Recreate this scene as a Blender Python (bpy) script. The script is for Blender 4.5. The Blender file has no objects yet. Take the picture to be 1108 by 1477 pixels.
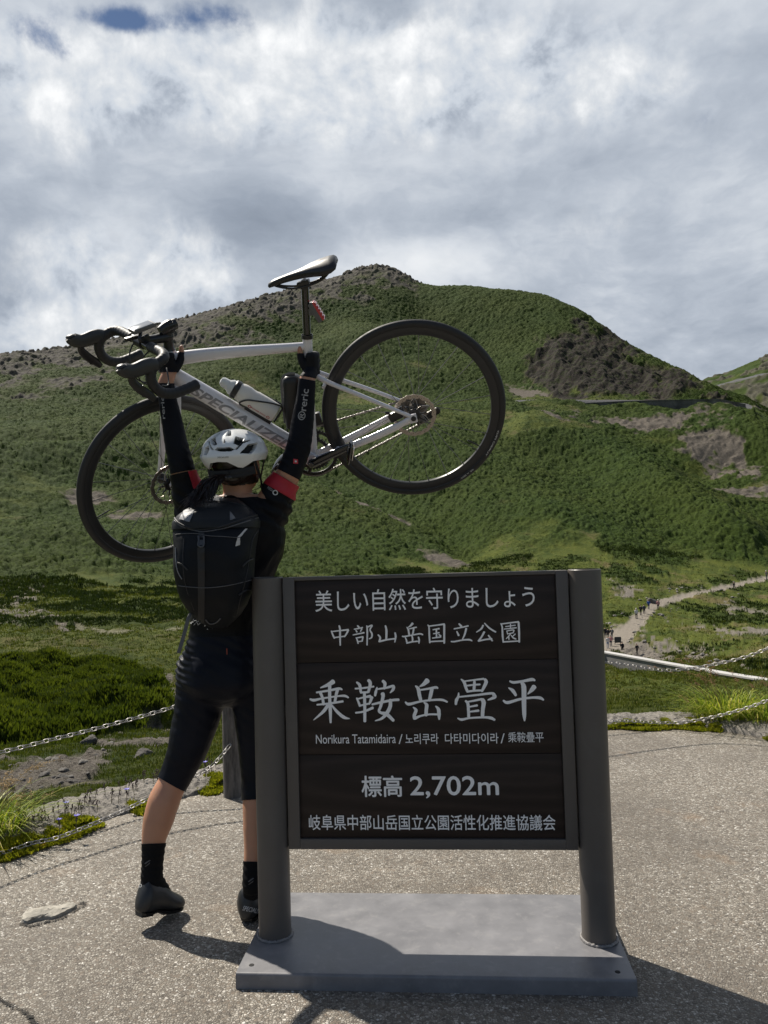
import bpy, bmesh, math, random
import numpy as np
from mathutils import Vector, Matrix, Euler

# ---------------------------------------------------------------- camera, sky, sun
SC = bpy.context.scene
COL = SC.collection
FPX, CX, CY, CAMH = 1105.0, 554.0, 738.5, 1.35      # focal length and centre in photo pixels, eye height
_p, _ro = math.radians(2.6), math.radians(1.66)
_F = np.array([0, math.cos(_p), math.sin(_p)])
_U0 = np.array([0, -math.sin(_p), math.cos(_p)])
_R0 = np.array([1.0, 0, 0])
_U = _U0 * math.cos(_ro) + _R0 * math.sin(_ro)
_R = _R0 * math.cos(_ro) - _U0 * math.sin(_ro)
CAM = np.array([0, 0, CAMH])

cam_d = bpy.data.cameras.new('camera')
cam = bpy.data.objects.new('camera', cam_d)
COL.objects.link(cam)
M = Matrix.Identity(4)
for i in range(3):
    M[i][0], M[i][1], M[i][2], M[i][3] = _R[i], _U[i], -_F[i], CAM[i]
cam.matrix_world = M
cam_d.sensor_fit = 'AUTO'
cam_d.sensor_width = 36
cam_d.lens = FPX / 1477 * 36
cam_d.clip_start = 0.05
cam_d.clip_end = 6000
SC.camera = cam

SUN_EL, SUN_AZ = math.radians(54), math.radians(-47)   # azimuth from +Y towards +X
SUND = Vector((math.sin(SUN_AZ) * math.cos(SUN_EL), math.cos(SUN_AZ) * math.cos(SUN_EL), math.sin(SUN_EL)))
sd = bpy.data.lights.new('sun', 'SUN')
sd.energy = 5.0
sd.angle = math.radians(0.6)
sd.color = (1.0, 0.935, 0.83)
so = bpy.data.objects.new('sun', sd)
COL.objects.link(so)
so.rotation_euler = SUND.to_track_quat('Z', 'Y').to_euler()

SC.view_settings.view_transform = 'Standard'
SC.view_settings.look = 'None'
SC.view_settings.exposure = 0.42
SC.view_settings.gamma = 1
SC.view_settings.use_curve_mapping = False
SC.cycles.max_bounces = 6
SC.cycles.transparent_max_bounces = 16
SC.cycles.use_denoising = True


class NT:
    """small node-tree writer"""
    def __init__(s, tree):
        s.t = tree
        s.n, s.l = tree.nodes, tree.links

    def add(s, typ, **kw):
        n = s.n.new(typ)
        for k, v in kw.items():
            setattr(n, k, v)
        return n

    def link(s, a, b):
        s.l.new(a, b)

    def put(s, sock, v):
        if isinstance(v, bpy.types.NodeSocket):
            s.l.new(v, sock)
        elif isinstance(v, (tuple, list)):
            sock.default_value = tuple(v) + ((1.0,) if len(v) == 3 and len(sock.default_value) == 4 else ())
        else:
            sock.default_value = v

    def math(s, op, a, b=None, c=None, clamp=False):
        n = s.add('ShaderNodeMath', operation=op, use_clamp=clamp)
        s.put(n.inputs[0], a)
        if b is not None:
            s.put(n.inputs[1], b)
        if c is not None:
            s.put(n.inputs[2], c)
        return n.outputs[0]

    def mix(s, f, a, b, typ='MIX'):
        n = s.add('ShaderNodeMix', data_type='RGBA', blend_type=typ)
        s.put(n.inputs[0], f)
        s.put(n.inputs[6], a)
        s.put(n.inputs[7], b)
        return n.outputs[2]

    def noise(s, vec, scale, detail=4, rough=0.55, dist=0.0, out=0):
        n = s.add('ShaderNodeTexNoise')
        s.put(n.inputs['Scale'], scale)
        s.put(n.inputs['Detail'], detail)
        s.put(n.inputs['Roughness'], rough)
        s.put(n.inputs['Distortion'], dist)
        if vec is not None:
            s.link(vec, n.inputs['Vector'])
        return n.outputs[out]

    def ramp(s, f, stops, interp='LINEAR'):
        n = s.add('ShaderNodeValToRGB')
        n.color_ramp.interpolation = interp
        e = n.color_ramp.elements
        while len(e) < len(stops):
            e.new(0.5)
        for k, (p, c) in enumerate(stops):
            e[k].position = p
            e[k].color = (c, c, c, 1) if isinstance(c, (int, float)) else tuple(c) + (1,)
        s.put(n.inputs[0], f)
        return n.outputs[0]

    def sstep(s, v, a, b):
        n = s.add('ShaderNodeMapRange', interpolation_type='SMOOTHSTEP', clamp=True)
        s.put(n.inputs[0], v)
        n.inputs[1].default_value, n.inputs[2].default_value = a, b
        return n.outputs[0]


def make_world():
    w = bpy.data.worlds.new('World')
    SC.world = w
    w.use_nodes = True
    w.node_tree.nodes.clear()
    k = NT(w.node_tree)
    out = k.add('ShaderNodeOutputWorld')
    sky = k.add('ShaderNodeTexSky', sky_type='NISHITA', sun_disc=False, sun_elevation=SUN_EL,
                sun_rotation=SUN_AZ, altitude=2700, air_density=1.0, dust_density=0.6)
    bg = k.add('ShaderNodeBackground')
    k.link(sky.outputs[0], bg.inputs[0])
    bg.inputs[1].default_value = 0.06
    tc = k.add('ShaderNodeTexCoord')
    d = tc.outputs['Generated']
    sp = k.add('ShaderNodeSeparateXYZ')
    k.link(d, sp.inputs[0])
    x, y, z = sp.outputs
    az = k.math('ARCTAN2', x, y)
    el = k.math('ARCSINE', z)
    # coordinates on the cloud deck, flattened towards the horizon
    zz = k.math('ADD', k.math('MAXIMUM', z, 0.0), 0.32)
    cu = k.add('ShaderNodeCombineXYZ')
    k.link(k.math('DIVIDE', x, zz), cu.inputs[0])
    k.link(k.math('DIVIDE', y, zz), cu.inputs[1])
    k.link(k.math('MULTIPLY', z, 1.6), cu.inputs[2])
    v = cu.outputs[0]
    warp = k.noise(v, 1.7, 5, 0.6, out=1)
    vm = k.add('ShaderNodeVectorMath', operation='MULTIPLY_ADD')
    k.link(warp, vm.inputs[0])
    vm.inputs[1].default_value = (0.40, 0.40, 0.40)
    k.link(v, vm.inputs[2])
    v2 = vm.outputs[0]
    big = k.noise(v2, 1.3, 3, 0.5)
    mid = k.noise(v2, 3.6, 9, 0.58, 0.0)
    fine = k.noise(v2, 10.0, 8, 0.62, 0.0)
    soft = k.noise(v, 2.8, 7, 0.55, 0.1)

    def field(blobs):
        tot = None
        for px, py, sx, sy, amp in blobs:
            a0 = math.atan((px - 554) / 1105)
            e0 = math.atan((788 - py) / 1105 * math.cos(a0))
            da = k.math('DIVIDE', k.math('SUBTRACT', az, a0), sx / 1105)
            de = k.math('DIVIDE', k.math('SUBTRACT', el, e0), sy / 1105)
            q = k.math('ADD', k.math('MULTIPLY', da, da), k.math('MULTIPLY', de, de))
            g = k.math('MULTIPLY', k.math('EXPONENT', k.math('MULTIPLY', q, -1.0)), amp)
            tot = g if tot is None else k.math('ADD', tot, g)
        return tot
    # grey deck
    t = k.math('ADD', k.math('MULTIPLY', mid, 0.50), k.math('MULTIPLY', fine, 0.10))
    t = k.math('ADD', t, k.math('MULTIPLY', big, 0.20))
    t = k.math('ADD', t, k.math('MULTIPLY', soft, 0.40))
    t = k.math('ADD', k.math('MULTIPLY', k.math('SUBTRACT', t, 0.60), 1.9), k.math('ADD', field(SKY_BLOBS), 0.5))
    deck = k.ramp(t, SKY_RAMP)
    # nearer, brighter cotton in front of it
    v3 = k.add('ShaderNodeVectorMath', operation='MULTIPLY_ADD')
    k.link(k.noise(d, 6.0, 2, 0.5, out=1), v3.inputs[0])
    v3.inputs[1].default_value = (0.055, 0.055, 0.055)
    k.link(d, v3.inputs[2])
    off = k.add('ShaderNodeVectorMath', operation='ADD')
    k.link(v3.outputs[0], off.inputs[0])
    off.inputs[1].default_value = (-0.010, 0.0, 0.016)
    pu = k.noise(v3.outputs[0], 6.0, 9, 0.60, 0.0)
    pu2 = k.noise(off.outputs[0], 6.0, 5, 0.52, 0.0)
    pf = k.noise(v3.outputs[0], 17.0, 7, 0.58, 0.0)
    dens = k.math('ADD', k.math('ADD', k.math('MULTIPLY', pu, 1.0), k.math('MULTIPLY', pf, 0.30)), k.math('SUBTRACT', field(SKY_PUFFS), 0.42))
    m2 = k.sstep(dens, 0.30, 0.80)
    rel = k.math('MULTIPLY', k.math('SUBTRACT', pu, pu2), 3.4)
    lum = k.math('ADD', k.math('ADD', k.math('MULTIPLY', dens, 0.42), rel), k.math('MULTIPLY', pf, 0.30))
    puff = k.ramp(k.math('ADD', lum, 0.02), [(0.12, (0.28, 0.318, 0.378)), (0.36, (0.455, 0.495, 0.55)), (0.60, (0.56, 0.583, 0.61)), (0.94, (0.74, 0.748, 0.755))])
    col = k.mix(m2, deck, puff)
    cl = k.add('ShaderNodeBackground')
    k.link(col, cl.inputs[0])
    cl.inputs[1].default_value = 1.0
    # gaps where the blue shows, and a clear sky behind the viewer
    gap = k.math('ADD', field(SKY_GAPS), k.math('MULTIPLY', k.sstep(y, 0.30, -0.20), 0.92))
    cov = k.math('ADD', k.math('ADD', k.math('MULTIPLY', k.math('SUBTRACT', pu, 0.5), 2.4), k.math('MULTIPLY', k.math('SUBTRACT', pf, 0.5), 2.2)), k.math('SUBTRACT', 1.4, k.math('MULTIPLY', gap, 1.4)))
    cov = k.sstep(cov, 0.0, 0.95)
    mx = k.add('ShaderNodeMixShader')
    k.link(cov, mx.inputs[0])
    k.link(bg.outputs[0], mx.inputs[1])
    k.link(cl.outputs[0], mx.inputs[2])
    k.link(mx.outputs[0], out.inputs[0])


SKY_RAMP = [(0.0, (0.165, 0.195, 0.245)), (0.30, (0.255, 0.292, 0.350)), (0.52, (0.36, 0.398, 0.455)),
            (0.75, (0.52, 0.55, 0.59)), (1.0, (0.66, 0.675, 0.69))]
SKY_BLOBS = [  # photo x, y, half widths, brightness of each cloud bank
    (300, 225, 130, 50, -0.12), (370, 310, 80, 60, -0.20), (120, 180, 120, 60, -0.06), (60, 300, 90, 60, -0.06),
    (520, 250, 140, 50, -0.02), (700, 310, 180, 30, -0.12), (880, 230, 150, 28, -0.10), (1010, 180, 110, 28, -0.10),
    (900, 110, 220, 50, 0.10), (650, 110, 180, 60, 0.10), (640, 375, 150, 35, 0.24), (860, 300, 120, 40, 0.02),
    (1000, 300, 150, 40, 0.10), (900, 400, 150, 50, 0.10), (1000, 480, 160, 60, -0.04), (20, 370, 60, 60, -0.12), (560, 360, 120, 40, .10),
]
SKY_PUFFS = [
    (170, 90, 170, 60, 0.42), (40, 60, 100, 50, 0.46), (330, 70, 130, 60, 0.40), (470, 50, 150, 60, 0.36), (640, 80, 170, 80, 0.34), (800, 80, 170, 60, 0.30), (980, 60, 150, 50, .2), (520, 130, 120, 50, .22),
    (180, 390, 120, 70, 0.46), (130, 460, 120, 50, 0.40), (300, 370, 60, 50, 0.34), (60, 330, 70, 40, 0.22), (500, 260, 70, 60, 0.12), (30, 480, 80, 40, .30),
    (330, 215, 110, 35, -0.16), (370, 310, 60, 50, -0.20), (450, 200, 120, 50, .14), (850, 170, 120, 40, .16), (760, 240, 120, 30, .12), (1000, 120, 120, 40, .16), (880, 330, 140, 40, .12), (760, 340, 80, 30, .1), (660, 370, 90, 25, .16), (980, 290, 100, 25, .10), (560, 160, 120, 50, .14), (80, 150, 90, 40, .16),
]
SKY_GAPS = [(62, 10, 50, 20, 0.72), (220, -4, 80, 18, 0.85), (330, -8, 60, 16, 0.7), (100, 46, 26, 11, .5), (160, -4, 50, 14, .5), (1060, 545, 80, 20, 0.25)]
make_world()


# ---------------------------------------------------------------- projection helpers (calibration only)
def ray(px, py):
    return _F * FPX + _R * (px - CX) - _U * (py - CY)


def P(px, py, D):
    """world point seen at photo pixel (px,py) standing D metres ahead"""
    d = ray(px, py)
    return Vector(CAM + d * (D / d[1]))


def Pz(px, py, z=0.0):
    d = ray(px, py)
    return Vector(CAM + d * ((z - CAMH) / d[2]))


def proj(pts):
    d = np.asarray(pts) - CAM
    zc = d @ _F
    return CX + FPX * (d @ _R) / zc, CY - FPX * (d @ _U) / zc


# ---------------------------------------------------------------- mesh helpers
def V3(*a):
    return Vector(a)


class MB:
    def __init__(s):
        s.v, s.f, s.m = [], [], []
        s.cur = 0

    def add(s, verts, faces):
        o = len(s.v)
        s.v += [tuple(p) for p in verts]
        s.f += [tuple(o + i for i in f) for f in faces]
        s.m += [s.cur] * len(faces)
        return s

    def rings(s, rings, close=True, cap=True):
        """loft between rings of equal length"""
        n = len(rings[0])
        vs = [p for r in rings for p in r]
        fs = []
        m = n if close else n - 1
        for i in range(len(rings) - 1):
            for j in range(m):
                a, b = i * n + j, i * n + (j + 1) % n
                fs.append((a, b, b + n, a + n))
        if cap:
            fs.append(tuple(reversed(range(n))))
            fs.append(tuple((len(rings) - 1) * n + j for j in range(n)))
        return s.add(vs, fs)

    def tube(s, path, rad, seg=10, cap=True, flat=1.0, upv=None, closed=False):
        """tube along a path; rad is a number, a list or a list of (side, normal) pairs"""
        pts = [Vector(p) for p in path]
        n = len(pts)
        rs = rad if isinstance(rad, (list, tuple)) else [rad] * n
        up = Vector(upv) if upv is not None else None
        rings = []
        prev = None
        for i in range(n):
            if closed:
                t = pts[(i + 1) % n] - pts[i - 1]
            else:
                t = pts[min(i + 1, n - 1)] - pts[max(i - 1, 0)]
            t = t.normalized() if t.length > 1e-9 else Vector((0, 0, 1))
            if up is not None:
                a = up - t * up.dot(t)
            elif prev is None:
                q = Vector((0, 0, 1)) if abs(t.z) < 0.9 else Vector((1, 0, 0))
                a = q - t * q.dot(t)
            else:
                a = prev - t * prev.dot(t)
            a.normalize()
            prev = a
            b = t.cross(a)
            r = rs[i]
            ra, rb = (r if isinstance(r, (tuple, list)) else (r, r * flat))
            rings.append([pts[i] + a * (ra * math.cos(2 * math.pi * j / seg)) + b * (rb * math.sin(2 * math.pi * j / seg))
                          for j in range(seg)])
        if closed:
            rings.append(rings[0])
            return s.rings(rings, cap=False)
        return s.rings(rings, cap=cap)

    def box(s, c, size, rot=None, bev=0.0):
        bm = bmesh.new()
        bmesh.ops.create_cube(bm, size=1.0)
        for v in bm.verts:
            v.co = Vector((v.co.x * size[0], v.co.y * size[1], v.co.z * size[2]))
        if bev > 0:
            bmesh.ops.bevel(bm, geom=list(bm.edges), offset=bev, segments=2, profile=0.6, affect='EDGES')
        Mx = Matrix.Translation(Vector(c))
        if rot is not None:
            Mx = Mx @ (rot.to_4x4() if isinstance(rot, Matrix) else Euler(rot).to_matrix().to_4x4())
        bm.transform(Mx)
        return s.bm(bm)

    def bm(s, bm):
        bm.verts.index_update()
        s.add([v.co for v in bm.verts], [[v.index for v in f.verts] for f in bm.faces])
        bm.free()
        return s

    def cyl(s, a, b, r, seg=16, r2=None):
        return s.tube([a, b], [r, r if r2 is None else r2], seg)

    def ball(s, c, r, seg=12, rings_=8, rot=None):
        r = r if isinstance(r, (tuple, list)) else (r, r, r)
        bm = bmesh.new()
        bmesh.ops.create_uvsphere(bm, u_segments=seg, v_segments=rings_, radius=1.0)
        Mx = Matrix.Translation(Vector(c))
        if rot is not None:
            Mx = Mx @ rot.to_4x4()
        bm.transform(Mx @ Matrix.Diagonal((r[0], r[1], r[2], 1)))
        return s.bm(bm)

    def lathe(s, prof, c, axis, seg=32, closed=False, xdir=None):
        """profile [(r, h)] spun about axis through c"""
        ax = Vector(axis).normalized()
        q = Vector(xdir) if xdir is not None else (Vector((0, 0, 1)) if abs(ax.z) < 0.9 else Vector((1, 0, 0)))
        a = (q - ax * q.dot(ax)).normalized()
        b = ax.cross(a)
        c = Vector(c)
        rg = []
        for r, h in prof:
            rg.append([c + ax * h + (a * math.cos(2 * math.pi * j / seg) + b * math.sin(2 * math.pi * j / seg)) * r for j in range(seg)])
        if closed:
            rg.append(rg[0])
        return s.rings(rg, cap=not closed and prof[0][0] > 1e-6)

    def extrude(s, poly, thick, M4):
        """polygon in the XY plane of M4, thick along its Z"""
        n = len(poly)
        vs = [M4 @ Vector((x, y, 0)) for x, y in poly] + [M4 @ Vector((x, y, thick)) for x, y in poly]
        fs = [tuple(range(n))[::-1], tuple(range(n, 2 * n))]
        fs += [(i, (i + 1) % n, n + (i + 1) % n, n + i) for i in range(n)]
        return s.add(vs, fs)

    def build(s, name, mats, parent=None, origin=None, smooth=True, ang=40):
        me = bpy.data.meshes.new(name)
        o = Vector(origin) if origin is not None else Vector((0, 0, 0))
        me.from_pydata([(p[0] - o.x, p[1] - o.y, p[2] - o.z) for p in s.v], [], s.f)
        mats = mats if isinstance(mats, (list, tuple)) else [mats]
        for m in mats:
            me.materials.append(m)
        if len(mats) > 1:
            me.polygons.foreach_set('material_index', s.m)
        bm = bmesh.new()
        bm.from_mesh(me)
        bmesh.ops.recalc_face_normals(bm, faces=bm.faces)
        bm.to_mesh(me)
        bm.free()
        if smooth:
            shade(me, ang)
        ob = bpy.data.objects.new(name, me)
        COL.objects.link(ob)
        if parent is not None:
            ob.parent = parent
        elif origin is not None:
            ob.location = o
        return ob


def shade(me, ang=40):
    me.polygons.foreach_set('use_smooth', [True] * len(me.polygons))
    try:
        me.set_sharp_from_angle(angle=math.radians(ang))
    except Exception:
        pass


def tag(o, label=None, cat=None, group=None, kind=None):
    if label:
        o['label'] = label
    if cat:
        o['category'] = cat
    if group:
        o['group'] = group
    if kind:
        o['kind'] = kind
    return o


def empty(name, loc, label, cat, group=None, mat=None):
    o = bpy.data.objects.new(name, None)
    COL.objects.link(o)
    o.empty_display_size = 0.1
    if mat is not None:
        o.matrix_world = mat
    else:
        o.location = loc
    return tag(o, label, cat, group)


def np_mesh(name, verts, quads, mat, smooth=True):
    me = bpy.data.meshes.new(name)
    verts = np.asarray(verts, np.float32)
    quads = np.asarray(quads, np.int32)
    k = quads.shape[1]
    me.vertices.add(len(verts))
    me.vertices.foreach_set('co', verts.ravel())
    me.loops.add(quads.size)
    me.loops.foreach_set('vertex_index', quads.ravel())
    me.polygons.add(len(quads))
    me.polygons.foreach_set('loop_start', np.arange(0, quads.size, k, dtype=np.int32))
    me.polygons.foreach_set('loop_total', np.full(len(quads), k, np.int32))
    me.polygons.foreach_set('use_smooth', np.full(len(quads), smooth))
    me.update()
    me.validate()
    me.materials.append(mat)
    ob = bpy.data.objects.new(name, me)
    COL.objects.link(ob)
    return ob


def attr(me, name, arr):
    a = me.attributes.new(name, 'FLOAT', 'POINT')
    a.data.foreach_set('value', np.asarray(arr, np.float32).ravel())


# numpy value noise
def _hash(ix, iy, seed):
    h = (ix.astype(np.int64) * 374761393 + iy.astype(np.int64) * 668265263 + seed * 974711) & 0xffffffff
    h = ((h ^ (h >> 13)) * 1274126177) & 0xffffffff
    h = h ^ (h >> 16)
    return (h & 0xffff) / 65535.0


def vnoise(x, y, seed=0):
    ix, iy = np.floor(x), np.floor(y)
    fx, fy = x - ix, y - iy
    fx = fx * fx * (3 - 2 * fx)
    fy = fy * fy * (3 - 2 * fy)
    a, b = _hash(ix, iy, seed), _hash(ix + 1, iy, seed)
    c, d = _hash(ix, iy + 1, seed), _hash(ix + 1, iy + 1, seed)
    return (a * (1 - fx) + b * fx) * (1 - fy) + (c * (1 - fx) + d * fx) * fy


def fbm(x, y, octv=4, seed=0, gain=0.5):
    t, a, s = 0, 1.0, 0
    for i in range(octv):
        ca, sa = math.cos(0.6 * i + .3), math.sin(0.6 * i + .3)
        t = t + a * vnoise((x * ca - y * sa) * 2 ** i + 17.3 * i, (x * sa + y * ca) * 2 ** i + 5.1 * i, seed + i)
        s += a
        a *= gain
    return t / s


def pchip(xs, ys, x):
    xs, ys = np.asarray(xs, float), np.asarray(ys, float)
    h = np.diff(xs)
    d = np.diff(ys) / h
    m = np.zeros_like(ys)
    m[0], m[-1] = d[0], d[-1]
    for i in range(1, len(xs) - 1):
        if d[i - 1] * d[i] > 0:
            w1, w2 = 2 * h[i] + h[i - 1], h[i] + 2 * h[i - 1]
            m[i] = (w1 + w2) / (w1 / d[i - 1] + w2 / d[i])
    x = np.clip(x, xs[0], xs[-1])
    i = np.clip(np.searchsorted(xs, x) - 1, 0, len(h) - 1)
    t = (x - xs[i]) / h[i]
    return ((2 * t**3 - 3 * t**2 + 1) * ys[i] + (t**3 - 2 * t**2 + t) * h[i] * m[i]
            + (-2 * t**3 + 3 * t**2) * ys[i + 1] + (t**3 - t**2) * h[i] * m[i + 1])


def sstep(v, a, b):
    t = np.clip((v - a) / (b - a), 0, 1)
    return t * t * (3 - 2 * t)


# ---------------------------------------------------------------- materials
def mat(name, base, rough=0.5, metal=0.0, var=0.0, vscale=8.0, bump=0.0, bscale=60.0, spec=0.5, coat=0.0,
        sheen=0.0, dirt=None, sss=0.0, trans=0.0, bdist=0.002):
    m = bpy.data.materials.new(name)
    m.use_nodes = True
    k = NT(m.node_tree)
    b = m.node_tree.nodes['Principled BSDF']
    b.inputs['Base Color'].default_value = tuple(base) + (1,)
    b.inputs['Roughness'].default_value = rough
    b.inputs['Metallic'].default_value = metal
    b.inputs['Specular IOR Level'].default_value = spec
    b.inputs['Coat Weight'].default_value = coat
    b.inputs['Coat Roughness'].default_value = 0.08
    b.inputs['Sheen Weight'].default_value = sheen
    if sss:
        b.inputs['Subsurface Weight'].default_value = sss
        b.inputs['Subsurface Radius'].default_value = (0.01, 0.004, 0.002)
        b.inputs['Subsurface Scale'].default_value = 1.0
    if trans:
        b.inputs['Transmission Weight'].default_value = trans
    if var or bump or dirt:
        tc = k.add('ShaderNodeTexCoord').outputs['Object']
    if var or dirt:
        n = k.noise(tc, vscale, 6, 0.6)
        c = k.mix(k.ramp(n, [(0.3, 0.0), (0.7, 1.0)]), tuple(x * (1 - var) for x in base), tuple(min(1, x * (1 + var)) for x in base))
        if dirt:
            n2 = k.noise(tc, vscale * 2.7, 8, 0.7, 0.4)
            c = k.mix(k.ramp(n2, [(0.52, 0.0), (0.7, 0.6)]), c, dirt)
        k.link(c, b.inputs['Base Color'])
        k.link(k.math('ADD', k.math('MULTIPLY', k.math('SUBTRACT', n, 0.5), 0.35), rough), b.inputs['Roughness'])
    if bump:
        bn = k.add('ShaderNodeBump')
        bn.inputs['Strength'].default_value = bump
        bn.inputs['Distance'].default_value = bdist
        k.link(k.noise(tc, bscale, 4, 0.6), bn.inputs['Height'])
        k.link(bn.outputs[0], b.inputs['Normal'])
    return m


def text_mesh(name, body, size, mtl, parent, M4, align='CENTER', offset=0.0, extrude=0.0004, width=None, shear=0.0, height=None, bold=0.0):
    """writing turned into a mesh; M4 maps text XY onto its surface. width: stretch to this width"""
    cu = bpy.data.curves.new(name, 'FONT')
    cu.body = body
    cu.size = size
    cu.align_x = align
    cu.align_y = 'CENTER'
    cu.offset = offset
    cu.extrude = extrude
    cu.shear = shear
    cu.resolution_u = 4
    tmp = bpy.data.objects.new('tmp_text', cu)
    COL.objects.link(tmp)
    dg = bpy.context.evaluated_depsgraph_get()
    dg.update()
    me = bpy.data.meshes.new_from_object(tmp.evaluated_get(dg))
    bpy.data.objects.remove(tmp)
    bpy.data.curves.remove(cu)
    co = np.empty(len(me.vertices) * 3)
    me.vertices.foreach_get('co', co)
    co = co.reshape(-1, 3)
    x0, x1 = co[:, 0].min(), co[:, 0].max()
    y0, y1 = co[:, 1].min(), co[:, 1].max()
    co[:, 1] -= (y0 + y1) / 2
    if align == 'CENTER':
        co[:, 0] -= (x0 + x1) / 2
    else:
        co[:, 0] -= x0
    if width:
        co[:, 0] *= width / (x1 - x0)
    if height:
        co[:, 1] *= height / (y1 - y0)
    me.vertices.foreach_set('co', co.ravel())
    if bold:
        # heavier strokes: the glyphs repeated a hair to each side, each at its own depth
        src = bmesh.new()
        src.from_mesh(me)
        out = bmesh.new()
        for q, (dx, dy) in enumerate(((0, 0), (1, 0), (-1, 0), (0, 1), (0, -1))):
            m2 = me.copy()
            m2.transform(Matrix.Translation((dx * bold, dy * bold, .00006 * q)))
            out.from_mesh(m2)
            bpy.data.meshes.remove(m2)
        out.to_mesh(me)
        out.free()
        src.free()
    me.transform(M4 if isinstance(M4, Matrix) else Matrix.Identity(4))
    if callable(M4):
        # cut the letters finely so that they follow the curved surface
        bm = bmesh.new()
        bm.from_mesh(me)
        lo, hi = co.min(0), co.max(0)
        for ax, n in ((1, 9), (0, max(6, len(body) * 3))):
            for q in range(1, n):
                c = Vector((0, 0, 0))
                c[ax] = lo[ax] + (hi[ax] - lo[ax]) * q / n
                nn = Vector((0, 0, 0))
                nn[ax] = 1
                bmesh.ops.bisect_plane(bm, geom=bm.verts[:] + bm.edges[:] + bm.faces[:], plane_co=c, plane_no=nn, dist=1e-9)
        bm.to_mesh(me)
        bm.free()
        for v in me.vertices:
            v.co = M4(v.co)
    me.materials.clear()
    me.materials.append(mtl)
    me.name = name
    ob = bpy.data.objects.new(name, me)
    COL.objects.link(ob)
    ob.parent = parent
    return ob


def basis(o, x, y):
    x = Vector(x).normalized()
    y = (Vector(y) - x * Vector(y).dot(x)).normalized()
    z = x.cross(y)
    m4 = Matrix.Identity(4)
    for i in range(3):
        m4[i][0], m4[i][1], m4[i][2], m4[i][3] = x[i], y[i], z[i], o[i]
    return m4


def spline(pts, n, closed=False):
    """Catmull-Rom through points"""
    pts = [Vector(p) for p in pts]
    out = []
    m = len(pts)
    for i in range(m if closed else m - 1):
        if closed:
            a, b, c, d = pts[(i - 1) % m], pts[i], pts[(i + 1) % m], pts[(i + 2) % m]
        else:
            a, b, c, d = pts[max(i - 1, 0)], pts[i], pts[i + 1], pts[min(i + 2, m - 1)]
        for q in range(n):
            t = q / n
            out.append(0.5 * ((2 * b) + (c - a) * t + (2 * a - 5 * b + 4 * c - d) * t * t + (3 * b - a - 3 * c + d) * t**3))
    if not closed:
        out.append(pts[-1].copy())
    return out


def lerp_list(vals, n):
    """resample a list of numbers to n entries"""
    xs = np.linspace(0, len(vals) - 1, n)
    return [float(v) for v in np.interp(xs, range(len(vals)), vals)]

# ================================================================ LAND
EDGE_PX = [(-420, 1345), (-100, 1264), (0, 1237), (85, 1210), (160, 1181), (275, 1149), (345, 1130), (600, 1080),
           (880, 1052), (1000, 1051), (1108, 1066), (1300, 1112), (1700, 1230)]
EDGE = np.array([[*Pz(a, b, 0.0)][:2] for a, b in EDGE_PX])


def edge_curve(n=1100):
    s = np.concatenate([[0], np.cumsum(np.hypot(*np.diff(EDGE, axis=0).T))])
    q = np.linspace(0, s[-1], n)
    return np.stack([pchip(s, EDGE[:, 0], q), pchip(s, EDGE[:, 1], q)], 1), q


EC, ES = edge_curve()
_tn = np.gradient(EC, axis=0)
_tn /= np.hypot(_tn[:, 0], _tn[:, 1])[:, None]
EN = np.stack([-_tn[:, 1], _tn[:, 0]], 1)            # outward normal (away from the pavement)
_eaz = np.arctan2(EC[:, 0], EC[:, 1])
_er = np.hypot(EC[:, 0], EC[:, 1])


def edge_r(az):
    return np.interp(az, _eaz, _er)


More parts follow.
